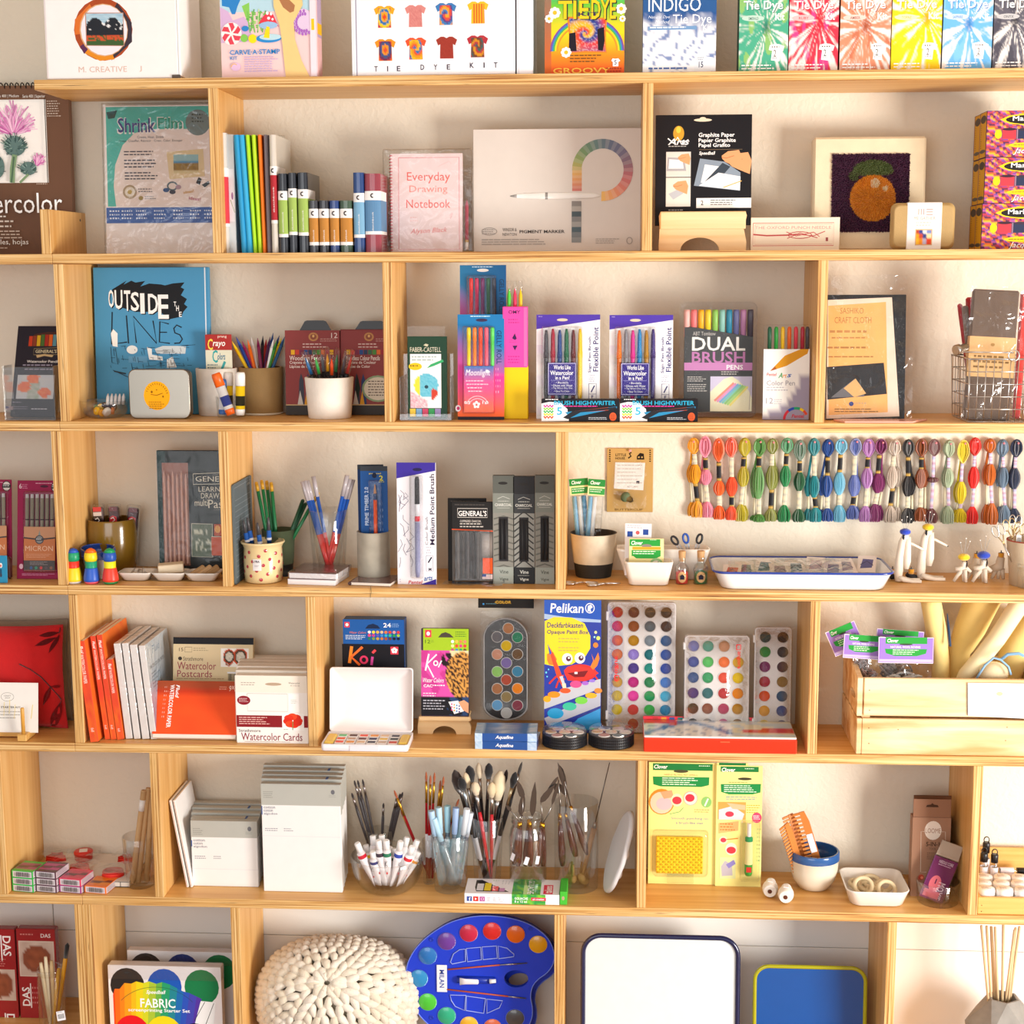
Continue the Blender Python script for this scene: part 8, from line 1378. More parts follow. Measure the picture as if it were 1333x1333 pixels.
m=MB();P=tat(tcr,1140,470,Yc+.055);m.ell((0,0,0),(.027,.022,.022),'f0dfb8',20,12);o=m.build('foam_ball','foam');o.location=P;tag(o,'cream foam end wrapped in a pale blue ribbon in the crate','foam piece')
m=MB();m.tube([tat(tcr,x,y,Yc+.028)for x,y in((1030,505),(1085,420),(1140,372),(1185,385),(1235,430),(1250,480))],.0022,'8ab4d8',6);m.tube([tat(tcr,x,y,Yc+.03)for x,y in((1185,385),(1230,350),(1300,345),(1333,360))],.003,'7aa8cc',6);tag(m.build('blue_ribbon','cloth'),'pale blue ribbon tied round the foam in the crate','ribbon')
m=MB();a,b_=tat(tcr,845,90,Yc+.085),tat(tcr,865,300,Yc+.075);m.tube([a,a.lerp(b_,.5),b_],[.001,.0025,.0022],'1c3a5c',8);tag(m.build('blue_ribbon','cloth'),'dark blue ribbon hanging between the upright foam rolls','ribbon')
# ==== fifth shelf
t6='03'
# divider at the far left of this shelf
x_=at(-4,1080,0).x
ply('divider',x_-.003,x_+T_-.003,ZS[5]+.0001-.0004,ZB[4]-.0006,sl,False)
# clay blocks: columns from the left
def clay(label,x0,x1,yt,yb,col,top,base_k,dx=0):
 F=Face(t6,(x0,yt,x1,yb),5,.012);h_=.0142
 r=root('clay_box',label,'box',(F.loc.x,.012,ZS[5]+.0004+base_k*(h_+.0002)),(0,0,R(-9)),'polymer clay boxes');W_=F.W;m=MB();m.box(-W_/2,W_/2,0,.052,0,h_,col,.0006)
 fx=lambda u,v:((u-.5)*W_,(1-v)*h_)
 art(m,[('r',.06,.1,.94,.92,'d8d0d8'),('r',.12,.3,.88,.8,'b0a8ac'),('b',.22,.18,.8,.85)],fx)
 if top:
  vs=[];cs=[]
  for j in range(9):
   for i in range(13):
    u,v=i/12,1-j/8;c_=col if v<.15 or v>.85 else(mixc(top,'2a2030',.8)if abs(v-.5-.1*sin(u*5))<.1 else top);vs.append((-W_/2+.0015+(W_-.003)*u,.001+.05*j/8,h_+.00004));cs.append(hx(c_))
  m.add(vs,[(j*13+i,j*13+i+1,(j+1)*13+i+1,(j+1)*13+i)for j in range(8)for i in range(12)],cs)
 s=MB();s.M=Mx.Translation((W_/2,0,0))@Mx.Rotation(pi/2,4,'Z');art(s,[('r',.001,.001,.051,h_-.001,'d0c4cc'),('g',.005,.002,.047,h_-.002,3,'5a4a5a')],lambda u,v:(u,h_-v));n0=len(m.v);m.v+=s.v;m.f+=[tuple(i+n0 for i in f)for f in s.f];m.c+=s.c;m.sm+=s.sm
 m.build('box','gloss',r)
for k,nm_ in enumerate(['bottom','middle','top']):
 clay('green polymer clay box, %s of the left stack'%nm_,58,175,610,655,'2cb84a','9a4a7a' if k==2 else None,k)
 clay('dark purple polymer clay box, %s of the second stack'%nm_,178,292,610,655,'5a3848','b84a8a' if k==2 else None,k)
clay('purple polymer clay box, lower of the third stack',298,418,615,662,'a03a88',None,0);clay('pink polymer clay box, upper of the third stack',298,418,615,662,'e0305c','c83a60',1)
clay('single orange polymer clay box, rightmost',426,545,618,664,'f07a2c','f08a24',0)
# tray of red cutters
P=onz(*ppx(t6,600,605),ZS[5]);r=root('display_tray','low white tray with a black rim line under the red cutters','tray',(at(*ppx(t6,430,560),.08).x,.045,ZS[5]+.0004));x1_=at(*ppx(t6,660,600),.045).x-r.location.x;xa=-.10
m=MB();m.box(xa,x1_,0,.145,0,.012,'e6dcd0',.001);m.build('tray','card',r);m=MB();m.tube([(xa,-.0004,.0112),(x1_,-.0004,.0112),(x1_+.0004,.145,.0112)],.0007,'2c2420',4);m.tube([(xa,-.0004,.001),(x1_,-.0004,.001)],.0006,'2c2420',4);m.tube([(x1_-.018,-.0006,.001),(x1_-.018,-.0006,.0112)],.0006,'2c2420',4);m.build('black_line','plastic',r)
rr=random.Random(8)
for i,(x,y,Y,s_,kind)in enumerate([(285,440,.15,.016,'star'),(424,415,.155,.018,'pot'),(405,495,.095,.018,'flower'),(575,520,.075,.02,'round'),(640,440,.15,.012,'star')]):
 P=tat(t6,x,y,Y);z=ZS[5]+.0128;r=root('cutter_packet','clear packet with a red %s shaped cutter on the low tray'%kind+(' at the back' if i in(0,)else ' at the far right' if i==4 else ''),'cutter',(P.x,Y,z),(0,0,rr.uniform(-.3,.3)),'red cutters in clear packets')
 m=MB()
 if kind=='pot':m.lathe([(s_*.9,0),(s_,.003),(s_*1.0,.012),(s_*1.08,.0125),(s_*1.08,.017),(s_,.019),(0,.019)],'d8382c',20);m.box(-.008,.008,-s_*.5,s_*.5,.0192,.0196,'f0ece8');art(m,[],lambda u,v:(u,v))
 else:
  n={'star':10,'flower':36,'round':24}[kind];pts=[(s_*(1+(.28*cos(k*pi)if kind=='star' else .2*cos(k*2*pi*6/n)if kind=='flower' else 0))*cos(2*pi*k/n),s_*.8*(1+(.28*cos(k*pi)if kind=='star' else .2*cos(k*2*pi*6/n)if kind=='flower' else 0))*sin(2*pi*k/n))for k in range(n)]
  for z0 in(.001,.005,.009):m.tube([(p[0]*(1-z0*8),p[1]*(1-z0*8),z0)for p in pts],.0026,['d8281c','e8382c','c82018'][int(z0*250)%3],6,closed=True)
  m.ell((0,0,.003),(s_*.5,s_*.4,.004),'d83428',12,6)
 m.build('cutter','plastic',r);m=MB();m.M=Mx.Rotation(R(-90),4,'X');crinkle(m,-s_*1.9,s_*1.9,-s_*1.5,s_*1.5,-.016,.004,9,8,seed=i+40);m.build('clear_packet','film',r)
r,c,rb,rt,H=vessel('glass_tumbler','clear tumbler of thick wooden dowels beside the divider',t6,(652,790),648,(632,800),402,5,'glass','fff','glass',thick=.0018)
for i,(x,y,bx,w_)in enumerate([(735,140,680,1),(758,128,705,.9),(772,150,745,1),(700,420,660,.6)]):
 if i==3:continue
 P1=tat(t6,x,y,c.y+.004*i);P0=V((tat(t6,bx,600,c.y).x,c.y-.006+.006*i,ZS[5]+.006))
 r=rod('wooden_dowel','thick wooden dowel in the tumbler, %s from the left'%ORD[i],'dowel',P0,P1,[('dowel','clay',[(0,.0058*w_,'c8a070'),(.99,.0058*w_,'d8b484'),(1,.0052*w_,'e0c090')]),('paper_band','paper',[(.78,.0061*w_,'e8e4e0'),(.9,.0061*w_,'e8e4e0')])][:2 if i==0 else 1],'wooden dowels in the tumbler',12)
for i in range(2):
 xb=948+i*20;P=at(*ppx(t6,xb+10,636),.05);T=at(*ppx(t6,(868,888)[i],195),.05);H=math.hypot(T.z-ZS[5],T.x-P.x);ang=math.atan2(T.x-P.x,T.z-ZS[5]);W_=.0045
 r=root('canvas_panel','thin white canvas panel leaning against the divider, %s of two'%('left','right')[i],'canvas',(P.x,.05,ZS[5]+.0012),(0,ang,0),'thin white canvas panels');m=MB();m.box(-W_/2,W_/2,0,.12,0,H,'efebe8',.0006);m.build('panel','paper',r);m=MB();m.box(-W_/2+.0014,-W_/2+.0022,-.0002,.0,.002,H-.002,'c89a90');m.build('edge_line','paper',r)
def canv(x0,y0,x1,y1,k,n,dy,front,t_,big):
 els=[]
 if front:
  W_=x1-x0
  els=[('r',x0,y0,x1,y0+82 if not big else y0+106,'b4b4ac'),('g',x0+12,y0+36,x0+62,y0+74,4,'8a8a84'),('e',x1-38,y0+36,10,12,'6a6a70'),('g',x1-58,y0+50,x1-14,y0+66,2,'9a9a94'),('r',x0,y0+98 if not big else y0+112,x0+5,y0+(130 if not big else 155),'3a5a9a')]
  q=y0+(92 if not big else 112)
  els+=[('t',x0+12,q,x0+70,q+12,'cotton','4a4a68',0),('t',x0+12,q+16,x0+58,q+28,'coton','4a4a68',0),('t',x0+12,q+32,x0+80,q+46,'algodon','4a4a68',0),('g',x0+16,q+(84 if not big else 110),x0+85,q+(104 if not big else 130),2,'8a8a98'),('g',x0+112,q+(84 if not big else 110),x0+160,q+(104 if not big else 130),2,'8a8a98'),('l',[(x0,q+150),(x1,q+152)],1.5,'d8d4d8')]
 lab=('%s square cotton canvas, %s'%(('large' if big else 'small'),'at the front of the stack with its printed band' if front else ORD[k]+' behind the front one'))
 F=pack('stretched_canvas',lab,'canvas',t_,(x0,y0,x1,y1),5,dy,.0135,'eceae8',els,group=('large' if big else 'small')+' cotton canvases',multi='canvas',b=.001)
 m=MB();m.box(-F.W/2-.0004,F.W/2+.0004,-.0004 if front is False else .0008,.0139,F.H*(.72 if big else .76),F.H+.0005,'b8b8b0',.0003);m.build('paper_band','card',F.root)
 if k%2:m=MB();m.box(F.W*.3,F.W*.33,-.0006,.0141,F.H+.0004,F.H+.0009,'3a5a9a');m.build('blue_mark','card',F.root)
Fs=Face(t6,(978,300,1312,632),5,None)
for k in range(5):canv(978+k*3,[300,285,258,232,208][k],1315+k*8,632,k,5,Fs.Y+k*.0242,k==0,t6,False)
Fs=Face('13',(45,112,448,660),5,None)
for k in range(5):canv(45+k*4,[112,84,62,40,16][k],448+k*6,660,k,5,Fs.Y+k*.0225,k==0,'13',True)
m=MB();m.box(0,.002,0,.11,.002,.155,'fff');
# ---- brushes and bowls
tz=(440,990,6.665);ty2=(560,980,4.761)
def brush(label,tip,base,Y0,Y1,handle,ferr,br,kind='round',t=tz,group=None,hr=.0022,z0=None,fl=.16,bl=.1,cap=None,br_r=None):
 P1=tat(t,tip[0],tip[1],Y1);P0=tat(t,base[0],base[1],Y0)
 if z0 is not None:P0.z=z0
 br_r=br_r or hr*.9;f0=1-bl-fl;f1=1-bl
 segs=[('handle','plastic',[(0,hr*.45,handle),(.3,hr,handle),(f0-.08,hr*1.25,handle),(f0,hr*.95,handle)]),('ferrule','metal',[(f0,hr*1.0,ferr),(f0+fl*.6,hr*.98,ferr),(f1,br_r*1.0,ferr)]),('bristles','bristle',[(f1,br_r*.95,br),(f1+bl*.45,br_r*(1.9 if kind=='mop' else 1.1),br),(f1+bl*.8,br_r*(1.5 if kind=='mop' else .7),br),(1,br_r*(.4 if kind=='mop' else .1),br)])]
 if cap:segs[0][2][:]=[(0,hr*.45,handle),(.2,hr,handle),(.2,hr*1.05,'ece8ec'),(.42,hr*1.2,'ece8ec'),(.42,hr*1.2,handle),(f0,hr*.95,handle)]
 return rod('paint_brush',label,'brush',P0,P1,segs,group,9)
r,c,rb,rt,H=vessel('glass_jar','glass jar at the back holding thin grey handled brushes',tz,(255,470),880,(248,480),640,5,'glass','fff','jar',thick=.0018,Y=.155)
for i,(x,y,bx)in enumerate([(118,280,330),(140,170,345),(170,168,350),(212,160,365),(395,368,370),(515,300,380),(540,285,395),(562,272,405),(548,290,385)]):
 brush('thin grey brush in the rear jar, %s from the left'%ORD[i],(x,y),(bx,860),c.y,c.y+.0,'4a4446','b0a8a8','3c3434',t=tz,group='thin grey brushes in the rear jar',hr=.0025,z0=ZS[5]+.006,fl=.1,bl=.07)
r,c,rb,rt,H=vessel('glass_jar','slim glass jar of red handled brushes with gold ferrules',tz,(742,835),1005,(735,850),700,5,'glass','fff','jar',thick=.0016,Y=.10)
for i,(x,y,bx)in enumerate([(485,255,792),(545,430,800),(765,95,770),(802,125,785),(838,100,795),(890,170,812),(918,135,822),(1050,330,815)]):
 brush('red handled brush with a gold ferrule, %s from the left'%ORD[i],(x,y),(bx,960),c.y,c.y+(.002*(i%3)),'a81420','d8a840','a8552c',t=tz,group='red handled brushes in the slim jar',hr=.0026,z0=ZS[5]+.01,fl=.2,bl=.09,cap=True)
r,c,rb,rt,H=bowl('glass_bowl','round glass bowl full of small white paint tubes',tz,(112,745),815,(270,560),1172,5,thick=.003)
tubes=[(165,715,250,1060,'d8203c',0),(240,730,270,1040,'f0c81e',1),(300,650,300,1000,'f0ece8',1),(350,690,370,1090,'3a2c40',0),(378,645,395,960,'e8e4e0',1),(420,690,430,1050,'1a7a5a',0),(445,745,440,1000,'f0d01e',1),(485,760,470,1050,'1a5a50',1),(545,700,490,1080,'2040a8',0),(600,665,520,1000,'e8ecf0',1),(645,745,560,1090,'d82034',0),(690,690,600,1010,'e8ecec',1),(300,790,300,1050,'3a3a78',0),(260,800,280,1060,'f0901e',1),(700,790,620,980,'f0a040',1)]
cn2={'d8203c':'crimson','f0c81e':'yellow','f0ece8':'white','3a2c40':'dark violet','e8e4e0':'pale','1a7a5a':'green','f0d01e':'bright yellow','1a5a50':'dark green','2040a8':'blue','e8ecf0':'clear','d82034':'red','e8ecec':'pale grey','3a3a78':'indigo','f0901e':'orange','f0a040':'light orange'}
for i,(x,y,bx,by,col,back)in enumerate(tubes):
 Yt=c.y+(-.024 if not back else .012);P1=tat(tz,x,y,Yt);P0=V((c.x+(tat(tz,bx,by,Yt).x-c.x)*.7,c.y+(Yt-c.y)*.4,ZS[5]+.012))
 d=P1-P0;L_=d.length;r=root('paint_tube','white paint tube with a %s band in the glass bowl'%cn2[col],'paint tube',P0,(d.to_track_quat('Z','Y')).to_euler(),'paint tubes in the glass bowl')
 m=MB();rs=[];n=14;cs=[]
 for f in(0,.1,.35,.6,.66,.66,.74,.74,.8):rs.append([(.0085*min(1,.95)*(1.1-.1*f)*cos(2*pi*j/n)*(1 if f<.78 else .75),max(.0008,.0085*min(1,f*2+.02))*sin(2*pi*j/n)*(1 if f<.78 else .75),f*L_)for j in range(n)])
 cs=['e8e4e8','eeeaee','f2eef2','f2eef2','f2eef2',col,col,'f2eef2','e8e4e8'];m.rings(rs,cs)
 art(m,[('l',[(-.003,.42),(-.0035,.54)],.0009,'2a2830'),('l',[(.001,.42),(-.003,.485),(.002,.54)],.0009,'2a2830'),('r',-.0015,.66,.0015,.71,'e0505c')],lambda u,v:(u,L_*(1-v)),-.0082*1.06);m.build('tube_body','gloss',r)
 m=MB();m.lathe([(.0062,L_*.8),(.006,L_*.98),(.005,L_)],'f6f4f4',14);m.build('cap','plastic',r)
r,c,rb,rt,H=vessel('glass_tumbler','tall tumbler of pale blue water brushes at the shelf front',tz,(838,1115),1165,(802,1135),680,5,'glass','fff','glass',thick=.002)
for i,(x,y,bx,cl)in enumerate([(808,435,900,'9ac4e8'),(872,405,920,'a8d4e8'),(950,392,950,'8ac8dc'),(1025,408,985,'8aaee0'),(1120,418,1020,'d8e2ec'),(1150,450,1040,'d0dcea'),(830,500,1030,'a0d0e8'),(1080,480,960,'b0dcec')]):
 Yt=c.y+[-.012,0,.006,-.004,-.01,.008,-.012,.01][i];P1=tat(tz,x,y,Yt);P0=V((tat(tz,bx,1080,c.y).x,c.y+.004*(i%3-1),ZS[5]+.010));w5=.0068
 rod('water_brush','pale blue water brush in the tall tumbler, %s from the left'%ORD[i],'brush',P0,P1,[('barrel','blueglass',[(0,w5*.8,cl),(.1,w5,cl),(.55,w5,cl),(.62,w5*.6,cl)]),('grip','plastic',[(.6,w5*.65,'5a6a78'),(.66,w5*.65,'5a6a78')]),('cap','plastic',[(.66,w5*.8,mixc(cl,'fff',.15)),(.98,w5*.95,mixc(cl,'fff',.15)),(1,w5*.9,cl)])],'water brushes in the tall tumbler',12)
r,c,rb,rt,H=vessel('glass_tumbler','clear tumbler of red and black mop brushes',ty2,(275,435),745,(250,458),425,5,'glass','fff','glass',thick=.002,Y=.10)
for i,(x,y,bx,hd,fe,br,brr,bl,k)in enumerate([(150,105,340,'1c1a20','8a8684','3a302c',.0105,.16,'flat'),(240,80,350,'1c1a20','a8a4a0','15141a',.0085,.14,'mop'),(188,152,345,'1c1a20','c0d0dc','121218',.0075,.13,'mop'),(215,122,365,'2a2024','b0aca8','e8d4b0',.0065,.14,'mop'),(300,62,350,'1c1a20','b8b4b0','d8c8ac',.006,.13,'mop'),(275,180,375,'c01c28','c0bcb8','ead8b8',.0078,.13,'mop'),(365,65,330,'141418','b0aca8','121218',.0075,.13,'mop'),(382,182,380,'c01c28','b8b0a8','e4d0a8',.0075,.15,'mop'),(435,112,360,'2a2628','a8a4a0','ecdcb8',.0125,.26,'mop'),(475,105,350,'1c1a20','9a9694','2a1a1c',.004,.13,'mop'),(530,120,360,'16161a','b8a888','121216',.0065,.14,'mop'),(570,55,350,'2a2628','8a8684','3a3430',.003,.1,'round')]):
 brush('%s brush with a %s head in the clear tumbler, %s from the left'%('red handled' if hd=='c01c28' else 'black handled','pale' if br[0]in 'ed' else 'dark',ORD[sorted([150,240,188,215,300,275,365,382,435,475,530,570]).index(x)]),(x,y),(bx,690),c.y,c.y+[.01,.014,-.012,.0,.014,-.012,.008,-.01,.006,.014,-.004,.014][i],hd,fe,br,k if k=='mop' else 'round',t=ty2,group='mop brushes in the clear tumbler',hr=.0034,z0=ZS[5]+.008,fl=.17,bl=bl,br_r=brr*(.62 if k=='mop' else 1),cap=(i%2==0))
def knife(label,tip,elbow,neck,base,Y,shape,t=ty2,gold=True,col='5a2e22',group='palette knives'):
 A,B_,C_,D_=tat(t,*base,Y),tat(t,*neck,Y),tat(t,*elbow,Y),tat(t,*tip,Y);A.z=max(A.z,ZS[5]+.006)
 r=root('palette_knife',label,'palette knife',A,(0,0,0),group);O=A
 d=B_-A;m=MB();m.tube([A-O,A+d*.12-O,A+d*.3-O,A+d*.6-O,A+d*.88-O],[.004,.0062,.0068,.0052,.0036],col,12);m.build('wooden_handle','gloss',r)
 m=MB();m.tube([A+d*.88-O,B_-O],[.0038,.0032],'d8a02c',12);m.build('ferrule','metal',r)
 m=MB();e1=B_+(C_-B_)*.5+V((.002,0,0));m.tube([B_-O,e1-O,C_-O],.0011,'a8a4a0',6)
 u=(D_-C_);L_=u.length;u.normalize();n=V((u.z,0,-u.x));w_={'leaf':.0062,'thin':.0035,'wide':.0085}[shape];pts=[]
 for f,k in((0,.25),(.15,.9),(.4,1),(.7,.75),(1,.05)):pts.append((f,k))
 out=[C_-O+u*L_*f+n*w_*k for f,k in pts]+[C_-O+u*L_*f-n*w_*k for f,k in reversed(pts)]
 yy=out[0].y;m.prism([(p.x,p.z)for p in out],yy-.0004,yy+.0004,'77736f');m.build('steel_blade','metal',r);return r
r,c,rb,rt,H=vessel('glass_jar','threaded glass jar of short palette knives with brown handles',ty2,(490,722),760,(482,735),432,5,'glass','fff','jar',thick=.002,prof=[(.95,0),(1.0,.04),(1.0,.72),(.92,.82),(.84,.86),(.84,.9),(.90,.92),(.84,.95),(.88,.97),(.84,1.0)],Y=.085)
for i,a in enumerate([((470,320),(500,360),(552,430),(520,690),'thin'),((540,170),(575,280),(560,425),(545,700),'leaf'),((580,240),(560,385),(612,415),(590,700),'leaf'),((650,180),(632,390),(618,425),(620,700),'leaf'),((770,200),(685,305),(690,430),(665,700),'leaf'),((800,165),(755,320),(700,435),(700,700),'thin')]):
 knife('palette knife in the threaded jar, %s from the left'%ORD[i],a[0],a[1],a[2],a[3],c.y-.01+.004*(i%3),a[4],group='palette knives in the threaded jar')
m=MB()
for i,(x,y)in enumerate([(510,650),(598,665),(665,670)]):
 P=tat(ty2,x,y,c.y-rb*.9);m=MB();m.box(-.004,.004,0,.0003,-.008,.008,'f0ecf0');o=m.build('price_sticker','paper');o.location=V((P.x,c.y-rb-.0012 if abs(P.x-c.x)<.012 else c.y-rb*.8,P.z));o.rotation_euler=(0,R([20,18,12][i]),R([-35,0,35][i]));tag(o,'white price sticker on a knife handle in the threaded jar, %s from the left'%ORD[i],'sticker','price stickers in the threaded jar')
r,c,rb,rt,H=vessel('glass_tumbler','wide clear tumbler of long palette knives and wood tools',ty2,(770,1040),795,(775,1050),345,5,'glass','fff','glass',thick=.0018,Y=.10)
for i,a in enumerate([((700,190),(740,165),(0,0),(0,0),'leaf')][:0]+[((690,300),(790,150),(803,375),(822,690),'thin'),((765,180),(800,250),(803,378),(820,700),'leaf'),((790,60),(830,170),(838,375),(900,640),'thin'),((848,250),(800,80),(870,330),(975,630),'leaf'),((800,190),(845,260),(838,378),(905,640),'leaf')]):
 knife('long palette knife in the wide tumbler, %s one'%ORD[i],a[0],a[1],a[2],a[3],c.y-.014+.006*i,a[4],group='palette knives in the wide tumbler')
P0=tat(ty2,965,500,c.y+.004);rod('needle_tool','long needle tool with a cork coloured handle in the wide tumbler','tool',(c.x+.01,c.y,ZS[5]+.01),tat(ty2,1112,60,c.y+.02),[('cork_handle','clay',[(.1,.004,'c8945c'),(.45,.0055,'d09c60')]),('ferrule','metal',[(.45,.0042,'b8b0a8'),(.5,.0035,'b8b0a8')]),('needle','metal',[(.5,.0013,'6a6460'),(1,.0008,'6a6460')])])
for i in range(6):
 a=i*1.1;m=MB();m.ell((0,0,0),(.010,.006,.008),['c8a060','b88c50','d0a868'][i%3],12,8);m.tube([(0,0,0),(.004,0,.03)],.0022,'b08850',8);o=m.build('wooden_tool','clay');o.location=(c.x+.016*cos(a),c.y+.014*sin(a),ZS[5]+.012+.002*i);o.rotation_euler=(0,.25*cos(a),a);tag(o,'small wooden tool at the bottom of the wide tumbler, %s'%['right','back right','back left','left','front left','front right'][i],'tool','wooden tools in the wide tumbler')
PA=tat(ty2,1085,815,.045);PT=tat(ty2,1225,285,.09)
m=MB();L_=(PT-PA).length;pts=[]
for k in range(48):a=2*pi*k/48;pts.append((L_/2*(1+.0)*cos(a),.050*sin(a)*(1+.03*cos(8*a))))
rs=[]
for off,sc_ in((0,.92),(.0015,.98),(.004,1.0),(.0085,1.0),(.0095,.97)):rs.append([(p[1]*sc_,off,p[0]*sc_+L_/2)for p in pts])
m.rings(rs,col='dcdadc');r=root('mixing_palette','frosted white oval palette leaning beside the divider','palette',(PA.x+.004,.09,ZS[5]+.001),(R(0),math.atan2(PT.x-PA.x,PT.z-PA.z),R(-72)));m.build('palette','plastic',r)
for k in range(9):
 a=2*pi*k/9;m=MB();m.ell((.034*sin(a),.011,L_/2+L_*.37*cos(a)),(.0105,.0055,.0105),'e6dcd8',14,8);m.build('paint_well','plastic',r)
r.rotation_euler=(Mx.Rotation(R(17),3,'Y')@Mx.Rotation(R(-79),3,'Z')).to_euler();r.location=(at(*ppx(ty2,1090,815),.03).x-.006,.065,ZS[5]+.006)
# gouache box
F=Face(ty2,(212,865,800,938),5,None);h_=.020;r=root('gouache_box','white and green gouache tube box lying at the shelf front','box',(F.loc.x,.004,ZS[5]+.0004),(0,0,R(0)));W_=F.W;D_=.075;m=MB();m.box(-W_/2,W_/2,0,D_,0,h_,'f2eef2',.0006)
def grn(u,v):return mixc('7ac83a','2a9a4a',1 if n2(u*3,v*2,3,6)>.5 else(.0 if n2(u*2,v*3,2,1)>.5 else .4))
fx=lambda u,v:((u-.5)*W_,(1-v)*h_)
els=[('f',.50,0,.855,1,10,4,grn),('t',.53,.3,.67,.55,'GOUACHE','fff',1),('t',.53,.62,.66,.85,'8 x 12 ml','fff',1),('r',.705,.3,.86,.62,'e03050'),('t',.72,.36,.84,.56,'art creation','fff',1)]
for k,c_ in enumerate(('3a56a0','d0342c','b85aa0')):els+=[('r',.025+k*.068,.3,.08+k*.068,.78,c_)]
els+=[('t',.048,.38,.066,.76,'f','fff',1),('p',[(.112,.42),(.132,.54),(.112,.66)],'fff'),('o',.19,.54,.014,.16,'fff',.004),('g',.24,.35,.46,.8,4,'b8b4c0')]
art(m,els,fx)
s=MB();s.M=Mx.Translation((0,0,h_))@Mx.Rotation(-pi/2,4,'X');f2=lambda u,v:((u-.5)*W_,(1-v)*D_)
s2=MB();art(s2,[('f',.50,0,.80,1,10,8,grn),('p',[(.62,0),(.62,1),(.70,1),(.66,.5)],'bfe08a'),('r',.82,.1,.97,.9,'f2eef2'),('r',.83,.35,.93,.95,'e03050'),('t',.84,.42,.92,.88,'talens','fff',1,90),('t',.66,.1,.73,.95,'GOUACHE','fff',1,-90),('p',[(.10,.12),(.16,.10),(.47,.86),(.12,.86),(.10,.6)],'2a2428'),('r',.12,.35,.19,.8,'e8e4e8'),('r',.20,.3,.27,.8,'f0d82c'),('r',.285,.5,.35,.82,'e85a5a'),('r',.36,.62,.42,.84,'c890c0'),('g',.28,.08,.36,.2,2,'7ac83a'),('g',.38,.1,.47,.4,4,'b8b8c0')],f2)
m.add([(x,z,h_-y)for x,y,z in s2.v],[tuple(reversed(f))if False else f for f in s2.f],'fff');m.c[-len(s2.c):]=s2.c
m.build('box','gloss',r)
pack('green_box','green box end sticking out behind the gouache box','box',ty2,(804,862,848,938),5,.006,.068,'4ab83a',[('e',824,900,9,12,'b8a080')])
# ---- felting mat and felting pen packs
t7='23'
def felt(x0,y0,x1,y1,big,lab,Y):
 W_=x1-x0
 els=[('r',x0,y0,x1,y1,'efe58e'),('r',x0+20,y0+5,x1-20,y0+(40 if big else 32),'1f7a3c'),('t',x0+26,y0+12,x0+95,y0+32,'Clover','fff',1,0,.2),('g',x1-90,y0+12,x1-30,y0+22,1,'dff0d8')]
 if big:els+=[('e',885,44,38,8,'4a4a30'),('t',800,58,970,68,'NEEDLE FELTING MAT (SMALL)','8a3c20',0),('p',[(742,72),(1030,72),(1028,112),(990,122),(782,122),(745,112)],'1f8a44'),('g',790,76,985,118,4,'e4f4e0'),('e',788,200,66,66,'f08a2c'),('e',788,205,58,56,'e8c8b0'),('e',800,210,40,32,'f0b8c0'),('p',[(780,150),(840,140),(850,175),(800,185)],'e0a078'),('e',866,190,30,33,'f0e0b8'),('e',866,192,24,20,'d83c48'),('e',935,180,37,37,'f0a89a'),('e',935,180,33,33,'f2e4d0'),('e',932,178,24,20,'d83448'),('e',1016,198,27,28,'8ac06a'),('l',[(1008,218),(1025,180)],8,'e8f0e0'),('g',955,234,1050,256,2,'b0a060'),('l',[(830,262),(880,250),(900,228)],3,'3aa86a'),('t',838,276,1026,292,'Smooth punching on','7a88a8',0),('t',862,298,1005,312,'a brush-like mat.','7a88a8',0)]
 else:els+=[('e',1210,82,36,7,'3a3a28'),('g',1128,98,1256,106,1,'8a8a40'),('p',[(1088,110),(1293,106),(1290,150),(1250,160),(1130,162),(1090,150)],'1f8a44'),('g',1105,114,1275,154,4,'e4f4e0'),('g',1115,172,1280,192,2,'7a88a8'),('r',1075,200,1218,290,'f0a050'),('p',[(1080,240),(1150,220),(1210,260),(1200,290),(1080,290)],'e8d0d8'),('p',[(1120,205),(1215,215),(1215,240),(1150,235)],'f0b890'),('e',1135,262,22,14,'d03c50'),('g',1222,212,1296,260,4,'f0a838'),('e',1274,278,25,27,'e0486a'),('g',1256,266,1292,290,3,'fff'),('p',[(1080,308),(1182,298),(1180,345),(1080,362)],'f0b070'),('g',1088,308,1176,352,3,'e0702c'),('e',1105,395,22,20,'f0e0b8'),('e',1105,395,15,12,'d84050'),('l',[(1120,392),(1180,385)],5,'e0862c'),('e',1146,440,30,32,'f2e4d0'),('e',1146,446,24,18,'d83c48'),('r',1088,482,1170,592,'d8dca0'),('p',[(1095,530),(1115,500),(1150,520),(1155,575),(1100,580)],'b8b0b8'),('p',[(1120,520),(1160,495),(1170,515),(1135,540)],'8a80c0'),('g',1278,330,1298,510,9,'3aa86a')]
 F=pack('felting_pack',lab,'craft pack',t7,(x0,y0,x1,y1),5,Y,.002,'f0e690',els,multi='backing_card',rx=2)
 return F
felt(1062,8,1226,560,False,'yellow and green felting pack standing behind the pen one',.135)if False else None
F=felt(1066,15,1300,632,False,'narrow yellow craft pack with a green felting pen tool',None)
m=MB();x,z0=F.fx(1234,565);_,z1=F.fx(0,300);L_=z1-z0;m.lathe([(.006,0,'3a9a3c'),(.0075,.004,'3a9a3c'),(.0078,L_*.22,'4ab04c'),(.0078,L_*.22,'ece8a8'),(.0075,L_*.66,'ece8a8'),(.0075,L_*.66,'2a9a5c'),(.0075,L_*.73,'2a9a5c'),(.004,L_*.75,'f0f0ec'),(.004,L_,'f4f4f0')],'3a9a3c',18);o=m.build('felting_pen','plastic',F.root);o.location=(x,-.009,z0)
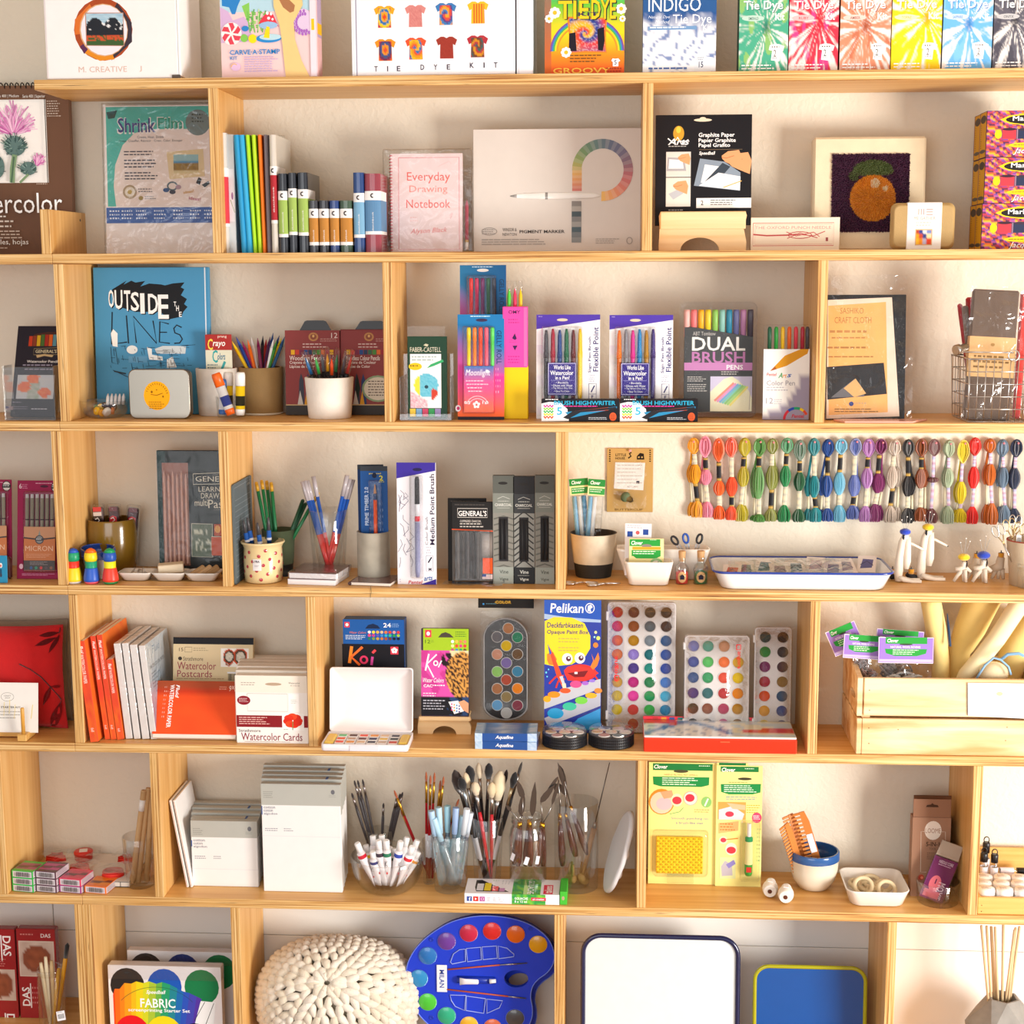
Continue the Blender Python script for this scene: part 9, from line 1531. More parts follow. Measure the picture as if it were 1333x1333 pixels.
m=MB();m.box(x-.005,x+.005,-.0175,-.0165,z0+L_*.08,z0+L_*.18,'c8342c');m.build('red_label','card',F.root)
m=MB();x0_,z0_=F.fx(1190,590);x1_,z1_=F.fx(1288,290);m.box(x0_,x1_,-.0205,-.0003,z0_,z1_,'fff',.003);m.build('blister','blister',F.root)
m=MB();x0_,z0_=F.fx(1068,40);x1_,z1_=F.fx(1226,4);m.box(x0_,x1_,.0022,.0042,F.H*.3,z1_,'f0e690');art(m,[('r',1078,4,1215,30,'1f7a3c')],F.fx,.0021);m.build('second_card','card',F.root)
F=felt(722,0,1066,620,True,'wide yellow craft pack with a bristly yellow felting mat',None)
m=MB();x0_,z0_=F.fx(762,558);x1_,z1_=F.fx(1000,372);m.box(x0_,x1_,-.010,-.0022,z0_,z1_,'e8c41e',.001);n_=0
for j in range(14):
 for i in range(17):
  a=x0_+(x1_-x0_)*(i+.5+(.0 if j%2 else .0))/17;b_=z0_+(z1_-z0_)*(j+.5)/14
  if(i+j)%2:m.add([(a-.0017,-.0101,b_-.0017),(a+.0017,-.0101,b_-.0017),(a+.0017,-.0101,b_+.0017),(a-.0017,-.0101,b_+.0017),(a,-.0128,b_)],[(0,1,4),(1,2,4),(2,3,4),(3,0,4)],'f6da3c')
  else:m.add([(a-.0016,-.01006,b_-.0016),(a+.0016,-.01006,b_-.0016),(a+.0016,-.01006,b_+.0016),(a-.0016,-.01006,b_+.0016)],[(0,1,2,3)],'b8900c')
m.build('felting_mat','plastic',F.root)
m=MB();x0_,z0_=F.fx(742,578);x1_,z1_=F.fx(1030,340)
m.rings([[(x+(x0_+x1_)/2,y,z+(z0_+z1_)/2)for x,z in rrect((x1_-x0_)-i*2,(z1_-z0_)-i*2,.008)]for y,i in((-.0004,0),(-.012,.002),(-.015,.005))],col='fff',cap=True);m.build('green_tinted_blister','blister',F.root)
m=MB();x0_,z0_=F.fx(820,612);x1_,z1_=F.fx(955,560);m.box(x0_,x1_,-.006,-.0003,z0_,z1_,'f0e89a',.001);m.build('lower_blister','blister',F.root)
# ---- right bay
t10='33'
for i,(x,y,yt,lab)in enumerate([(35,660,585,'left'),(115,690,600,'right')]):
 P=onz(*ppx(t10,x,y+35),ZS[5]);r=root('thread_cone','white cone of thread lying on its side, %s one'%lab,'thread',(P.x,P.y,ZS[5]+.0152),(0,0,R(-8)),'white thread cones');m=MB();pr=[]
 n=22
 for k in range(n+1):f=k/n;pr.append((.0098+.0052*sin(pi*min(1,f*1.15+.1))+(.0003 if k%2 else 0),f*.046))
 m.M=Mx.Rotation(-pi/2,4,'X');m.lathe(pr,'ece6de',20);m.build('thread','thread',r);m=MB();m.M=Mx.Rotation(-pi/2,4,'X');m.lathe([(.0026,-.0008),(.0042,-.0006),(.0042,.0004)],'5a2c1c',14);m.build('core','plastic',r)
 m=MB();m.box(-.005,.005,.012,.026,.0145,.0156,'f4f2f4',.0002);m.build('label','paper',r)
r,c,rb,rt,H=vessel('glazed_pot','rounded cream pot with a blue rim holding wooden combs',t10,(185,330),660,(125,382),490,5,'ceramic','e6dcc8','pot',thick=.0035,prof=[(.88,0,'e6dcc8'),(1.1,.03,'e6dcc8'),(1.5,.25,'e6dcc8'),(1.68,.5,'e6dcc8'),(1.76,.78,'e6dcc8'),(1.78,.79,'2c5a98'),(1.78,.98,'2c5a98'),(1.74,1.0,'2c5a98')])
for i,(x,y,bx,by,lab)in enumerate([(75,290,200,640,'leftmost, seen nearly edge-on'),(120,255,225,640,'in the middle'),(185,255,290,640,'rightmost with a white sticker')]):
 Yt=c.y+[-.004,.008,-.010][i];P1=tat(t10,x,y,Yt);P0=tat(t10,bx,by,Yt);P0.z=ZS[5]+.014;d=P1-P0;L_=d.length;ang=math.atan2(d.x,d.z)
 r=root('wooden_comb','wooden comb in the blue rimmed pot, '+lab,'comb',(P0.x,Yt,P0.z),(0,ang,R([38,20,0][i])),'wooden combs in the pot');m=MB();w_=.0145
 m.prism([(0,0),(w_*.9,.002),(w_,L_*.1),(w_,L_*.85),(w_*.7,L_),(0,L_*1.0)],0,.0035,'c87838');m.build('comb_back','plastic',r);m=MB()
 for k in range(17):z=L_*(.04+.93*k/17);m.box(-w_*.95,-.0001,.0004,.0031,z,z+L_*.030,'d08444',.0005)
 m.box(-w_*.95,0,0,.0035,L_*.965,L_*1.0,'c87838',.001);m.build('teeth','plastic',r)
 if i==2:m=MB();m.box(.001,.0125,-.0005,-.0001,L_*.42,L_*.68,'ecebf0');m.build('sticker','paper',r)
r,W_,H,Yb=rect_dish('ceramic_dish','white dish of pale wooden rings',t10,428,755,655,735,5,.125,taper=.84,rr_=.02)
RX,RY=r.location.x,r.location.y
for i,(dx,dy,dz,R0,rx_,ry_)in enumerate([(-.022,-.014,.026,.0165,50,-8),(.022,-.020,.022,.0165,48,12),(-.008,.010,.016,.0165,12,5),(.020,.012,.016,.0165,15,-14),(-.026,.022,.014,.016,10,10),(.0,.030,.018,.016,20,0),(.004,-.008,.013,.016,6,4)]):
 m=MB();m.tube([(R0*cos(k*pi/16),R0*sin(k*pi/16),0)for k in range(32)],.0042,'e4cfa6',10,closed=True);o=m.build('wooden_ring','clay');o.location=(RX+dx,RY+dy,ZS[5]+dz);o.rotation_euler=(R(rx_),R(ry_),0);tag(o,'pale wooden ring in the white dish, '+['front left, propped up','front right, propped up','in the middle of the heap','right of the heap, lying','back left','at the back','at the bottom under the front pair'][i],'ring','wooden rings in the white dish')
els=[('r',760,282,955,700,'a07860'),('e',865,340,43,43,'e8dcd0'),('t',826,330,904,352,'LOOME','a07860',0),('l',[(822,345),(804,345),(808,530),(838,530)],2,'d8c8b8'),('l',[(908,345),(928,345),(932,420)],2,'d8c8b8'),('t',832,392,900,412,'5-IN-1','4a3428',1),('t',848,418,884,428,'TOOL','6a5040',1),('g',838,440,900,475,4,'6a5040'),('e',812,554,15,13,'c04a3a'),('e',816,556,7,6,'e88a6a'),('l',[(790,600),(800,566)],2,'8a5a4a')]
for k in range(3):
 y0=[282,150,145][k]
 e=els if k==0 else[]
 F=pack('tool_box','brown kraft tool box %s'%['at the front with a round cream logo','in the middle, only its hang tab showing','at the back against the wall, only its hang tab showing'][k],'box',t10,(760,282,955,640),5,.085+k*.028,.026,['a07860','8a624c','80583f'][k],e,multi='carton',group='kraft tool boxes',rx=1)
 m=MB();m.box(-F.W/2+.0005,F.W/2-.0005,.001,.0022,F.H+.0001,F.H+[.0365,.043,.045][k],['946c54','80583f','765038'][k],.0004);m.build('hang_tab','card',F.root)
 if k==0:m=MB();m.prism([(-.012,F.H+.021),(.012,F.H+.021),(.010,F.H+.025),(.003,F.H+.026),(0,F.H+.029),(-.003,F.H+.026),(-.010,F.H+.025)],.0004,.0009,'4a3020');m.build('hang_slot','card',F.root)
r,c,rb,rt,H=vessel('glass_dish','low round glass dish holding purple punch needle packets',t10,(785,995),745,(780,1003),640,5,'glass','fff','dish',thick=.0025)
for i,(x0,y0,x1,y1,rz,ry,Y)in enumerate([(838,405,965,735,0,20,0),(880,430,1000,735,0,17,.014)]):
 F=Face(t10,(x0,y0,x1,y1),None,c.y-.010+Y,z=ZS[5]+.006);r=root('needle_packet','purple punch needle packet in the round glass dish, %s one'%('front','rear')[i],'packet',(c.x-.016+.008*i,c.y-.012+Y,ZS[5]+.007),(R(-4),R(ry),0),'purple packets in the glass dish');m=MB();H_=F.H*1.02
 m.box(-F.W/2,F.W/2,0,.003,0,H_*.72,'6a1c58',.0004);fx=lambda u,v:((u-.5)*F.W,(1-v)*H_*.72)
 art(m,[('t',.25,.06,.85,.13,'NEEDLE CORE','e8d8e4',0),('g',.25,.15,.8,.2,1,'c8a8c0'),('e',.42,.62,.24,.2,'d86a78'),('l',[(.42,.5),(.42,.62)],.05,'5a1848'),('t',.55,.55,.85,.95,'MOXIE','e8d8e4',0,-90),('r',.1,.78,.75,.95,'c85a70')],fx);m.build('insert_card','card',r)
 m=MB();m.box(-F.W/2-.001,F.W/2+.001,-.003,.006,0,H_*.78,'fff',.002);m.prism([(-F.W/2,H_*.78),(F.W/2,H_*.78),(F.W/2-.002,H_),(-F.W/2+.002,H_)],0,.003,'cdbfae');m.build('clear_box','blister',r)
 m=MB();m.prism([(-F.W/2+.001,H_*.74),(F.W/2-.001,H_*.74),(F.W/2-.003,H_*.99),(-F.W/2+.003,H_*.99)],.0006,.0022,'b8a898');m.build('card_top','card',r)
t11=(1250,990,3.883)
xa=max(at(1272,1170,.004).x,.6936);r=root('wooden_tray','honey coloured wooden tray of small white jars at the right edge','tray',(xa,.004,ZS[5]+.0004));zt=at(*ppx(t10,1200,690),.004).z-ZS[5];W_=.16
for nm_,a in(('front_board',(0,W_,0,.008,0,zt)),('side_board',(0,.008,.0082,.17,0,zt)),('back_board',(0,W_,.1702,.178,0,zt*2.0)),('base',(.0082,W_,.0082,.17,0,.005))):m=MB();m.box(*a,'fff',.0015);m.build(nm_,'bamboo',r)
for q in(.014,.010):m=MB();m.M=Mx.Rotation(pi/2,4,'X');m.lathe([(.0009,0),(.0009,.0004)],'5a3410',8);o=m.build('nail','metal',r);o.location=(.008,0,q*1.0+(.004 if q>.012 else-.004))
jars=[(140,600,'f'),(270,605,'f'),(150,632,'m'),(250,640,'m'),(180,668,'n'),(282,672,'n'),(330,600,'m')]
k=0
for j in range(3):
 for i in range(3):
  x=xa+.026+i*.034-(.004 if j==1 else 0)+.006*j*(-1)+.008;y=.026+(2-j)*.034
  r=root('balm_jar','white lidded jar in the wooden tray, %s row, %s from the left'%(['back','middle','front'][j],ORD[i]),'jar',(x,y+.004,ZS[5]+.006),(0,0,0),'white jars in the wooden tray');m=MB();hz=zt-.004+.004*j*.3;m.lathe([(.0145,0),(.0152,.001),(.0152,hz*.5)],'e8e4e2',28);m.build('jar_body','ceramic',r);m=MB();m.lathe([(.0158,hz*.5),(.0158,hz*1.05),(.0148,hz*1.14),(0,hz*1.15)],'f0ecea',28,cap=False);m.build('lid','plastic',r)
  m=MB();m.M=Mx.Translation((0,0,hz*1.152))@Mx.Rotation(-pi/2,4,'X');m2=MB();art(m2,[('g',-.009,-.006,.009,.006,3,'8a8088')],lambda u,v:(u,-v));m.M=None;m.add([(x_,z_,hz*1.153-y_)for x_,y_,z_ in m2.v],m2.f,'8a8088');m.build('lid_print','card',r)
for i,(x,y0,y1,lab)in enumerate([(1143,380,560,'at the back'),(1132,432,590,'in front on the left'),(1185,440,600,'in front on the right')]):
 Y=[.150,.135,.137][i];P=tat(t10,x,y0,Y);zb=ZS[5]+.0062;Hn=P.z-zb;x_=P.x if i else P.x+.002;x_=max(x_,xa+.019+(i==2)*.018)
 r=root('scent_bottle','small clear roller bottle with a black looped cap, %s'%lab,'bottle',(x_,Y if i else .158,zb),(0,0,0),'roller bottles with black caps');m=MB();m.lathe([(.0068,0),(.0072,.001),(.0072,Hn*.62),(.0062,Hn*.65)],'fff',20);m.build('bottle','glass',r);m=MB();m.lathe([(.0064,.001),(.0066,Hn*.45)],'a88a5a' if i==2 else 'b8a898',18);m.build('liquid','gloss',r)
 m=MB();m.lathe([(.0075,Hn*.18),(.0075,Hn*.5)],'efeaf0',20,cap=False);m.build('label','paper',r);m=MB();m.lathe([(.0070,Hn*.63),(.0072,Hn*.84),(.006,Hn*.86)],'1c1c20',18);m.build('cap','plastic',r)
 m=MB();m.tube([(.0052*cos(q*pi/6),0,Hn*.91+.0065*sin(q*pi/6))for q in range(12)],.0011,'1c1c20',6,closed=True);m.build('cap_loop','plastic',r)
for i,(x,y,lab)in enumerate([(1260,545,'rear'),(1262,575,'middle'),(1300,605,'front')]):
 P=tat(t10,x,y,.14-.012*i);r=root('roller_bottle','clear labelled roller bottle lying on its side in the tray, %s one'%lab,'bottle',(P.x,.142-.016*i,ZS[5]+.0335-.006*i),(0,R(90),0),'roller bottles lying down');m=MB();m.lathe([(.0058,-.03),(.0062,-.028),(.0062,.012),(.005,.014)],'fff',18);m.build('bottle','glass',r);m=MB();m.lathe([(.0064,-.018),(.0064,.008)],'dcd4d8' if i<2 else 'b8904c',18,cap=False);m.build('label','paper',r);m=MB();m.lathe([(.0064,.0145),(.0066,.034),(.0055,.035)],'1a1a1e',16);m.build('cap','plastic',r)
Z6=ZS[6]
def sit(label,name,cat,t,x0,y0,x1,Y,Hgt,dep,col,els,**k):
 """stands on the lowest shelf, its foot below the frame: y1 found from the real height"""
 return None
def cupf(u,v):
 d=math.hypot((u-.5)/.42,(v-.5)/.42)
 if .72<d<1.0:return hx('8a4a34')
 return mixc('b0603f','6a3424',n2(u,v,5))if d<1 else mixc('dcc8b8','b89888',n2(u,v,3))
def foot_y(t,x,Y,z=None):
 P=V((tat(t,x,600,Y).x,Y,Z6 if z is None else z));d=CM.inverted()@(P-CP);py=666.5-FPX*d.y/-d.z;return(py-OX[int(t[1])])*3.9206
yf=foot_y('03',100,.10,Z6L)
for(x0,x1,lab,sec)in((-112,84,'red modelling clay pack cut off by the left edge',0),(94,290,'red modelling clay pack standing behind the jar of tools',1)):
 H_=420
 e=[('r',x0,850,x1,yf,'9c1c24')]
 for rep in range(3):
  o_=850+rep*400
  if sec:e+=[('r',x0+8,o_+60,x1-8,o_+240,'d8c4b4'),('f',x0+14,o_+66,x1-14,o_+236,18,14,cupf),('t',x0+14,o_+295,x0+54,o_+390,'DAS','f6f0ee',1,90),('r',x0+56,o_+275,x0+61,o_+400,'f6f0ee'),('g',x0+66,o_+290,x0+100,o_+390,4,'d88a84')]
  else:e+=[('t',x1-62,o_+34,x1-20,o_+136,'DAS','f6f0ee',1,-90),('r',x1-72,o_+30,x1-66,o_+160,'f6f0ee'),('f',x0+30,o_+205,x1-8,o_+365,16,12,cupf),('g',x1-120,o_+150,x1-50,o_+195,4,'c87a74')]
 if sec:e.append(('t',x1-72,872,x1-22,892,'DAS','f0e0dc',1));e.append(('g',x0+20,872,x1-90,888,1,'d88a84'))
 pack('clay_pack',lab,'clay pack','03',(x0,850,x1,yf),None,.10,.022,'8c1820',e,b=.002,mat='gloss',group='red modelling clay packs',z=Z6L)
def up(t,x,Y):return foot_y(t,x,Y,Z6L)
yj=up('03',270,.03)
r,c,rb,rt,H=vessel('glass_jar','tall glass jar of modelling tools before the red clay packs','03',(208,340),yj,(196,344),1078,6,'glass','fff','jar',thick=.002,prof=[(.97,0),(1.0,.02),(1.0,.86),(.95,.90),(.93,.92),(.99,.93),(.94,.95),(.99,.965),(.95,1.0)],Y=.04,z=Z6L)
for i,(x,y,bx,col,kind)in enumerate([(208,1020,250,'d8c4a0','w'),(232,990,255,'e0d0b0','w'),(262,1010,280,'c8a878','w'),(345,920,290,'d89a28','b'),(300,1050,270,'d8a030','p')]):
 P1=tat('03',x,y,c.y);P0=V((c.x+(bx-270)*.0003,c.y+.004*(i%2),Z6L+.02));L_=(P1-P0).length
 rod('modelling_tool',['pale wooden modelling tool in the jar, leftmost','pale flat wooden modelling tool in the jar','tan wooden modelling tool in the jar','yellow handled black wire brush sticking out of the jar','thin yellow handled tool in the jar'][i],'tool',P0,P1,[('handle','clay',[(0,.003,col),(.8,.0042,col),(1,.003,col)])]if kind!='b' else[('handle','plastic',[(0,.0035,col),(.8,.0045,col),(.82,.002,'b0a890')]),('black_bristles','bristle',[(.82,.004,'1a1a1c'),(.97,.0045,'1a1a1c'),(1,.001,'1a1a1c')])],'modelling tools in the jar',10)
m=MB();P=tat('03',312,1290,c.y-rb);m.box(-.008,.008,0,.0003,-.010,.010,'ecebee');art(m,[('b',-.006,-.004,.006,.006),('g',-.006,-.009,.006,-.005,1,'555')],lambda u,v:(u,-v));o=m.build('price_sticker','paper');o.location=(P.x,c.y-rb-.001,P.z);o.rotation_euler=(0,R(-6),R(14));tag(o,'white bar code sticker on the jar of modelling tools','sticker')
# screen printing sets
def sp(x0,y0,x1,Y,lab,full,dep):
 yb=foot_y('03',(x0+x1)/2,Y);s_=(x1-x0)/565.0;X=lambda v:x0+(v-560)*s_;Yv=lambda v:y0+(v-1042)*s_
 e=[('r',x0,y0,x1,yb,'ece6e6')]
 for k,c_ in enumerate(('2e2826','1c58b8','1a7a48')):e.append(('e',X(655+k*186),Yv(1142),86*s_,88*s_,c_))
 if not full:e[1]=('e',X(655),Yv(1142),86*s_,88*s_,'3a3230');e[2]=('e',X(841),Yv(1142),86*s_,88*s_,'2c3c80');e.append(('p',[(X(760),Yv(1165)),(X(800),Yv(1125)),(X(835),Yv(1110)),(X(880),Yv(1130)),(X(920),Yv(1170))],'e8d82c'))
 if full:
  rb_=lambda u,v:[mixc(a,b_,(u*5)%1)for a,b_ in[(['e8301c','f4901c','e8e01c','2aa84a','1c58c0','5a2a98'][min(4,int(u*5))],['e8301c','f4901c','e8e01c','2aa84a','1c58c0','5a2a98'][min(5,int(u*5)+1)])]][0]
  top=[(580,1190),(590,1160),(615,1160),(640,1130),(675,1132),(700,1120),(735,1128),(765,1118),(800,1130),(830,1120),(870,1132),(905,1150),(935,1165),(965,1172),(1000,1188),(1025,1200)]
  n=len(top);
  for k in range(n-1):
   u0,u1=k/(n-1),(k+1)/(n-1);bl_=1390;c0_,c1_=rb_(min(.999,u0),0),rb_(min(.999,u1),0);e.append(('p',[(X(top[k][0]),Yv(top[k][1])),(X(top[k+1][0]),Yv(top[k+1][1])),(X(top[k+1][0]-40*u1),Yv(bl_)),(X(top[k][0]-40*u0),Yv(bl_))],mixc(c0_,c1_,.5)))
  e+=[('o',X(800),Yv(1345),235*s_,200*s_,'2a4a3a',2,40,140),('t',X(748),Yv(1162),X(846),Yv(1186),'Speedball','fff',1,0,.3),('t',X(716),Yv(1204),X(892),Yv(1250),'FABRIC','fff',1),('t',X(654),Yv(1254),X(964),Yv(1276),'screenprinting Starter Set','fff',1),('p',[(X(985),Yv(1330)),(X(1020),Yv(1210)),(X(1095),Yv(1215)),(X(1080),Yv(1330))],'f0f0f0'),('l',[(X(1040),Yv(1215)),(X(985),Yv(1310))],3,'2a2a2a'),('l',[(X(1085),Yv(1220)),(X(1040),Yv(1330))],3,'2a2a2a')]
  e+=[('e',X(670),Yv(1380),86*s_,90*s_,'e81c24'),('e',X(830),Yv(1378),90*s_,88*s_,'f4dc1c'),('e',X(985),Yv(1400),70*s_,78*s_,'1a1a1c')]
 F=pack('screen_printing_set',lab,'box','03',(x0,y0,x1,yb),6,Y,dep,'e8e0e0',e,group='white screen printing sets',b=.0012,multi='carton')
 m=MB();m.box(-F.W/2-.0008,F.W/2+.0008,-.001,dep+.001,F.H-.03,F.H+.0012,'fff',.002);m.build('shrink_wrap','film',F.root)
sp(562,1040,1135,.035,'white screen printing set box in front with a rainbow splash',True,.022)
sp(660,964,1224,.105,'white screen printing set box standing behind the rainbow one',False,.02)
# knitted pouf
tn='13'
cx_,cy_=432,1270;Yp=.095;C0=tat(tn,432,1290,Yp);Rx=(tat(tn,830,1290,Yp)-tat(tn,34,1290,Yp)).x/2;Rz=tat(tn,432,905,Yp).z-C0.z;Ry=.088
Rz=(tat(tn,432,905,Yp).z-Z6)/2-.010;Rx*=.97;C0.z=tat(tn,432,905,Yp).z-Rz+.004
r=root('knitted_pouf','round cream cushion knitted from very thick wool','cushion',(C0.x,Yp,Z6+.0005));cz=Rz+.012
m=MB();m.ell((0,0,cz),(Rx*.93,Ry*.9,Rz*.93),'cfc0a4',32,20);m.build('filling','wool',r)
# gathered centre on the front, rows of stitches radiate from it
hub=V((-.04,-.80,.56)).normalized();e1=V((1,0,0));e1=(e1-hub*hub.dot(e1)).normalized();e2=hub.cross(e1);rr=random.Random(4);m=MB()
def onS(th,ph,k=1.0):
 d=(hub*cos(th)+(e1*cos(ph)+e2*sin(ph))*sin(th));g_=(abs(d.x)**2.25+abs(d.y)**2.25+abs(d.z)**2.25)**(-1/2.25);return V((d.x*Rx*k*g_,d.y*Ry*k*g_,d.z*Rz*k*g_+cz))
th=.16;row=0
while th<2.9:
 n=max(6,int(2*pi*sin(th)/.205));dth=.155
 for i in range(n):
  ph=2*pi*(i+.5*(row%2))/n+th*.25
  for s_ in(-1,1):
   dphi=(2*pi/n)*.25*s_;a=onS(th-dth*.75,ph+dphi*1.9,.98);b_=onS(th+dth*.0,ph+dphi*1.1,1.04);c_=onS(th+dth*1.0,ph+dphi*.15,.98)
   w_=.0082+rr.uniform(-.0007,.0007);cl=mixc('f3eadb','e6d9c2',rr.random());m.tube([a,a.lerp(b_,.5)+(b_-V((0,0,cz))).normalized()*.001,b_,b_.lerp(c_,.5)+(b_-V((0,0,cz))).normalized()*.001,c_],[w_*.35,w_*.85,w_*1.05,w_*.85,w_*.3],cl,8)
 th+=dth;row+=1
for k in range(7):a=onS(.05,k*.9,1.0);b_=onS(.16,k*.9,1.05);m.tube([a,b_],[.006,.008],'efe4d2',8)
o=m.build('thick_stitches','wool',r);o['kind']='stuff'
# shaggy loose fibres
m=MB()
for i in range(2600):
 th_=math.acos(1-1.9*rr.random());ph_=rr.uniform(0,6.283);a=onS(th_,ph_,1.05);
 if a.y>.02:continue
 d=V((rr.uniform(-1,1),rr.uniform(-1,.2),rr.uniform(-1,1)))*.006+(a-V((0,0,cz))).normalized()*rr.uniform(.001,.005);b_=a+d;n_=V((.00012,0,.00012));m.add([a-n_,a+n_,b_],[(0,1,2)],'f4ecdf')
o=m.build('loose_fibres','wool',r);o['kind']='stuff'
# blue paint palettes
tm2=(520,1180,6.059)
outl=[(55,530),(75,440),(130,345),(210,260),(310,185),(420,125),(560,85),(700,72),(850,82),(980,112),(1080,160),(1160,225),(1205,300),(1222,380),(1205,450),(1160,510),(1095,560),(1050,620),(1035,700),(1048,780),(1045,860),(1010,940),(930,1010),(800,1060),(650,1080),(480,1060),(330,1010),(215,930),(135,840),(90,740),(62,640)]
def smooth(pts,n=4):
 out=[];N=len(pts)
 for i in range(N):
  p0,p1,p2,p3=[pts[(i+k)%N]for k in(-1,0,1,2)]
  for k in range(n):
   t=k/n;out.append(tuple(.5*((2*p1[a])+(-p0[a]+p2[a])*t+(2*p0[a]-5*p1[a]+4*p2[a]-p3[a])*t*t+(-p0[a]+3*p1[a]-3*p2[a]+p3[a])*t**3)for a in(0,1)))
 return out
def palette(label,dx,dy,Y,full):
 yb=1400;F=Face(tm2,(55+dx,72+dy,1222+dx,1080+dy),None,Y,z=tat(tm2,640+dx,1080+dy,Y).z,rx=0)
 r=root('paint_palette',label,'paint palette',F.loc,(0,0,0),'blue paint palettes');sm_=smooth(outl);W=lambda p:F.fx(p[0]+dx,p[1]+dy)
 hole=[(922+95*cos(a),562+68*sin(a))for a in[k*pi/12 for k in range(24)]]
 m=MB();allp=[W(p)for p in sm_]+[W(p)for p in hole];n0=len(sm_);tri=tessellate_polygon([[V((*W(p),0))for p in sm_],[V((*W(p),0))for p in hole]])
 for y in(0,.010):m.add([(p[0],y,p[1])for p in allp],[tuple(t)for t in tri],'1c3cc8')
 for seq in(allp[:n0],allp[n0:]):n1=len(seq);m.add([(p[0],y,p[1])for y in(0,.010)for p in seq],[(k,(k+1)%n1,n1+(k+1)%n1,n1+k)for k in range(n1)],'1a38b8')
 m.build('body','plastic',r)
 m=MB();m.tube([(W(p)[0],-.001,W(p)[1])for p in sm_],.0012,'6a80dc',5,closed=True);m.build('rim','plastic',r)
 pans=[(378,278,'6a3c98'),(552,210,'c02848'),(735,190,'d82c2c'),(920,210,'e86a14'),(1095,285,'e0a014'),(228,395,'2470b8'),(155,575,'2a88c0'),(222,760,'4ac03c'),(372,865,'2aa880'),(548,935,'e8b02c'),(735,950,'d86438'),(912,870,'4c4c50'),(980,1000,'e8e8ec')]
 for x,y,c_ in pans:
  X_,Z_=W((x,y));m=MB();m.M=Mx.Rotation(pi/2,4,'X');q=.0192;m.lathe([(q,-.0005,'3a50c0'),(q,.0012,'4a60cc'),(q*.95,.0012,c_),(q*.9,.0022,c_),(0,.0028,c_)],c_,26,cap=False);o=m.build('paint_pan','gloss',r);o.location=(X_,0,Z_)
 if not full:return
 m=MB()
 for pts in([(405,440),(430,375),(480,340),(525,335),(525,430),(420,455)],[(532,330),(645,318),(650,415),(540,435)],[(655,315),(768,305),(775,400),(662,415)],[(780,305),(850,320),(905,365),(905,385),(785,405)],[(400,700),(525,700),(515,820),(440,790),(410,745)],[(530,705),(680,722),(665,838),(525,820)],[(690,725),(815,735),(790,790),(690,838)]):
  m.tube([(W(p)[0],-.0012,W(p)[1])for p in pts],.0011,'98a8ea',5,closed=True)
 m.build('mixing_wells','plastic',r)
 m=MB();x0,z0=W((425,620));x1,z1=W((785,530));m.tube([(x0+.008,-.001,(z0+z1)/2),(x1-.008,-.001,(z0+z1)/2)],.0075,'1430a0',12);m.build('tube_recess','plastic',r)
 m=MB();P0=W((480,580));m.rings([[(P0[0]+f*.038*1.0,-.008+h_*cos(a)*.6,P0[1]+w_*sin(a)+.0003)for a in[k*pi/6 for k in range(12)]]for f,w_,h_ in((0,.0078,.001),(.3,.006,.004),(.95,.0052,.005),(1.0,.003,.003))],col='e8e4ea');m.lathe([(0,0)],'fff');m.build('white_tube','gloss',r)
 m=MB();a=W((715,572));b_=W((765,568));m.tube([(a[0],-.008,a[1]),(b_[0],-.008,b_[1])],[.0048,.0036],'f4f4f6',12);m.build('tube_cap','plastic',r)
 for(p0,p1,p2,p3)in(((385,498),(795,452),(930,440),(1010,432)),((375,655),(860,698),(950,706),(1000,710))):
  for nm_,a,b_,c_,ra,mt in(('brush_handle',p0,p1,'c0542c',.0016,'plastic'),('brush_ferrule',p1,p2,'b8b4b0',.0016,'metal'),('brush_hair',p2,p3,'3a3434',.0016,'bristle')):
   m=MB();a_,b2=W(a),W(b_);m.tube([(a_[0],-.002,a_[1]),(b2[0],-.002,b2[1])],[ra,ra*(.6 if nm_=='brush_hair' else 1)],c_,8);m.build(nm_,mt,r)
 m=MB();x0,z0=W((297,675));x1,z1=W((378,462));m.box(x0,x1,-.003,-.0022,z0,z1,'e4e6ec',.0003);art(m,[('t',318,500,356,640,'MILAN','1c3a98',1,-90)],lambda u,v:W((u,v)),-.003);m.build('name_label','card',r)
 for p in((258,268),(1035,165),(250,885)):m=MB();m.M=Mx.Rotation(pi/2,4,'X');m.lathe([(.0045,-.0005),(.0045,.0012),(.003,.0012),(.0026,.0004)],'1434b0',16);o=m.build('rivet','plastic',r);X_,Z_=W(p);o.location=(X_,0,Z_)
palette('blue oval paint palette with round colours in front, beside the knitted cushion',0,0,.085,True)
palette('second blue paint palette hidden behind the first',34,22,.125,False)
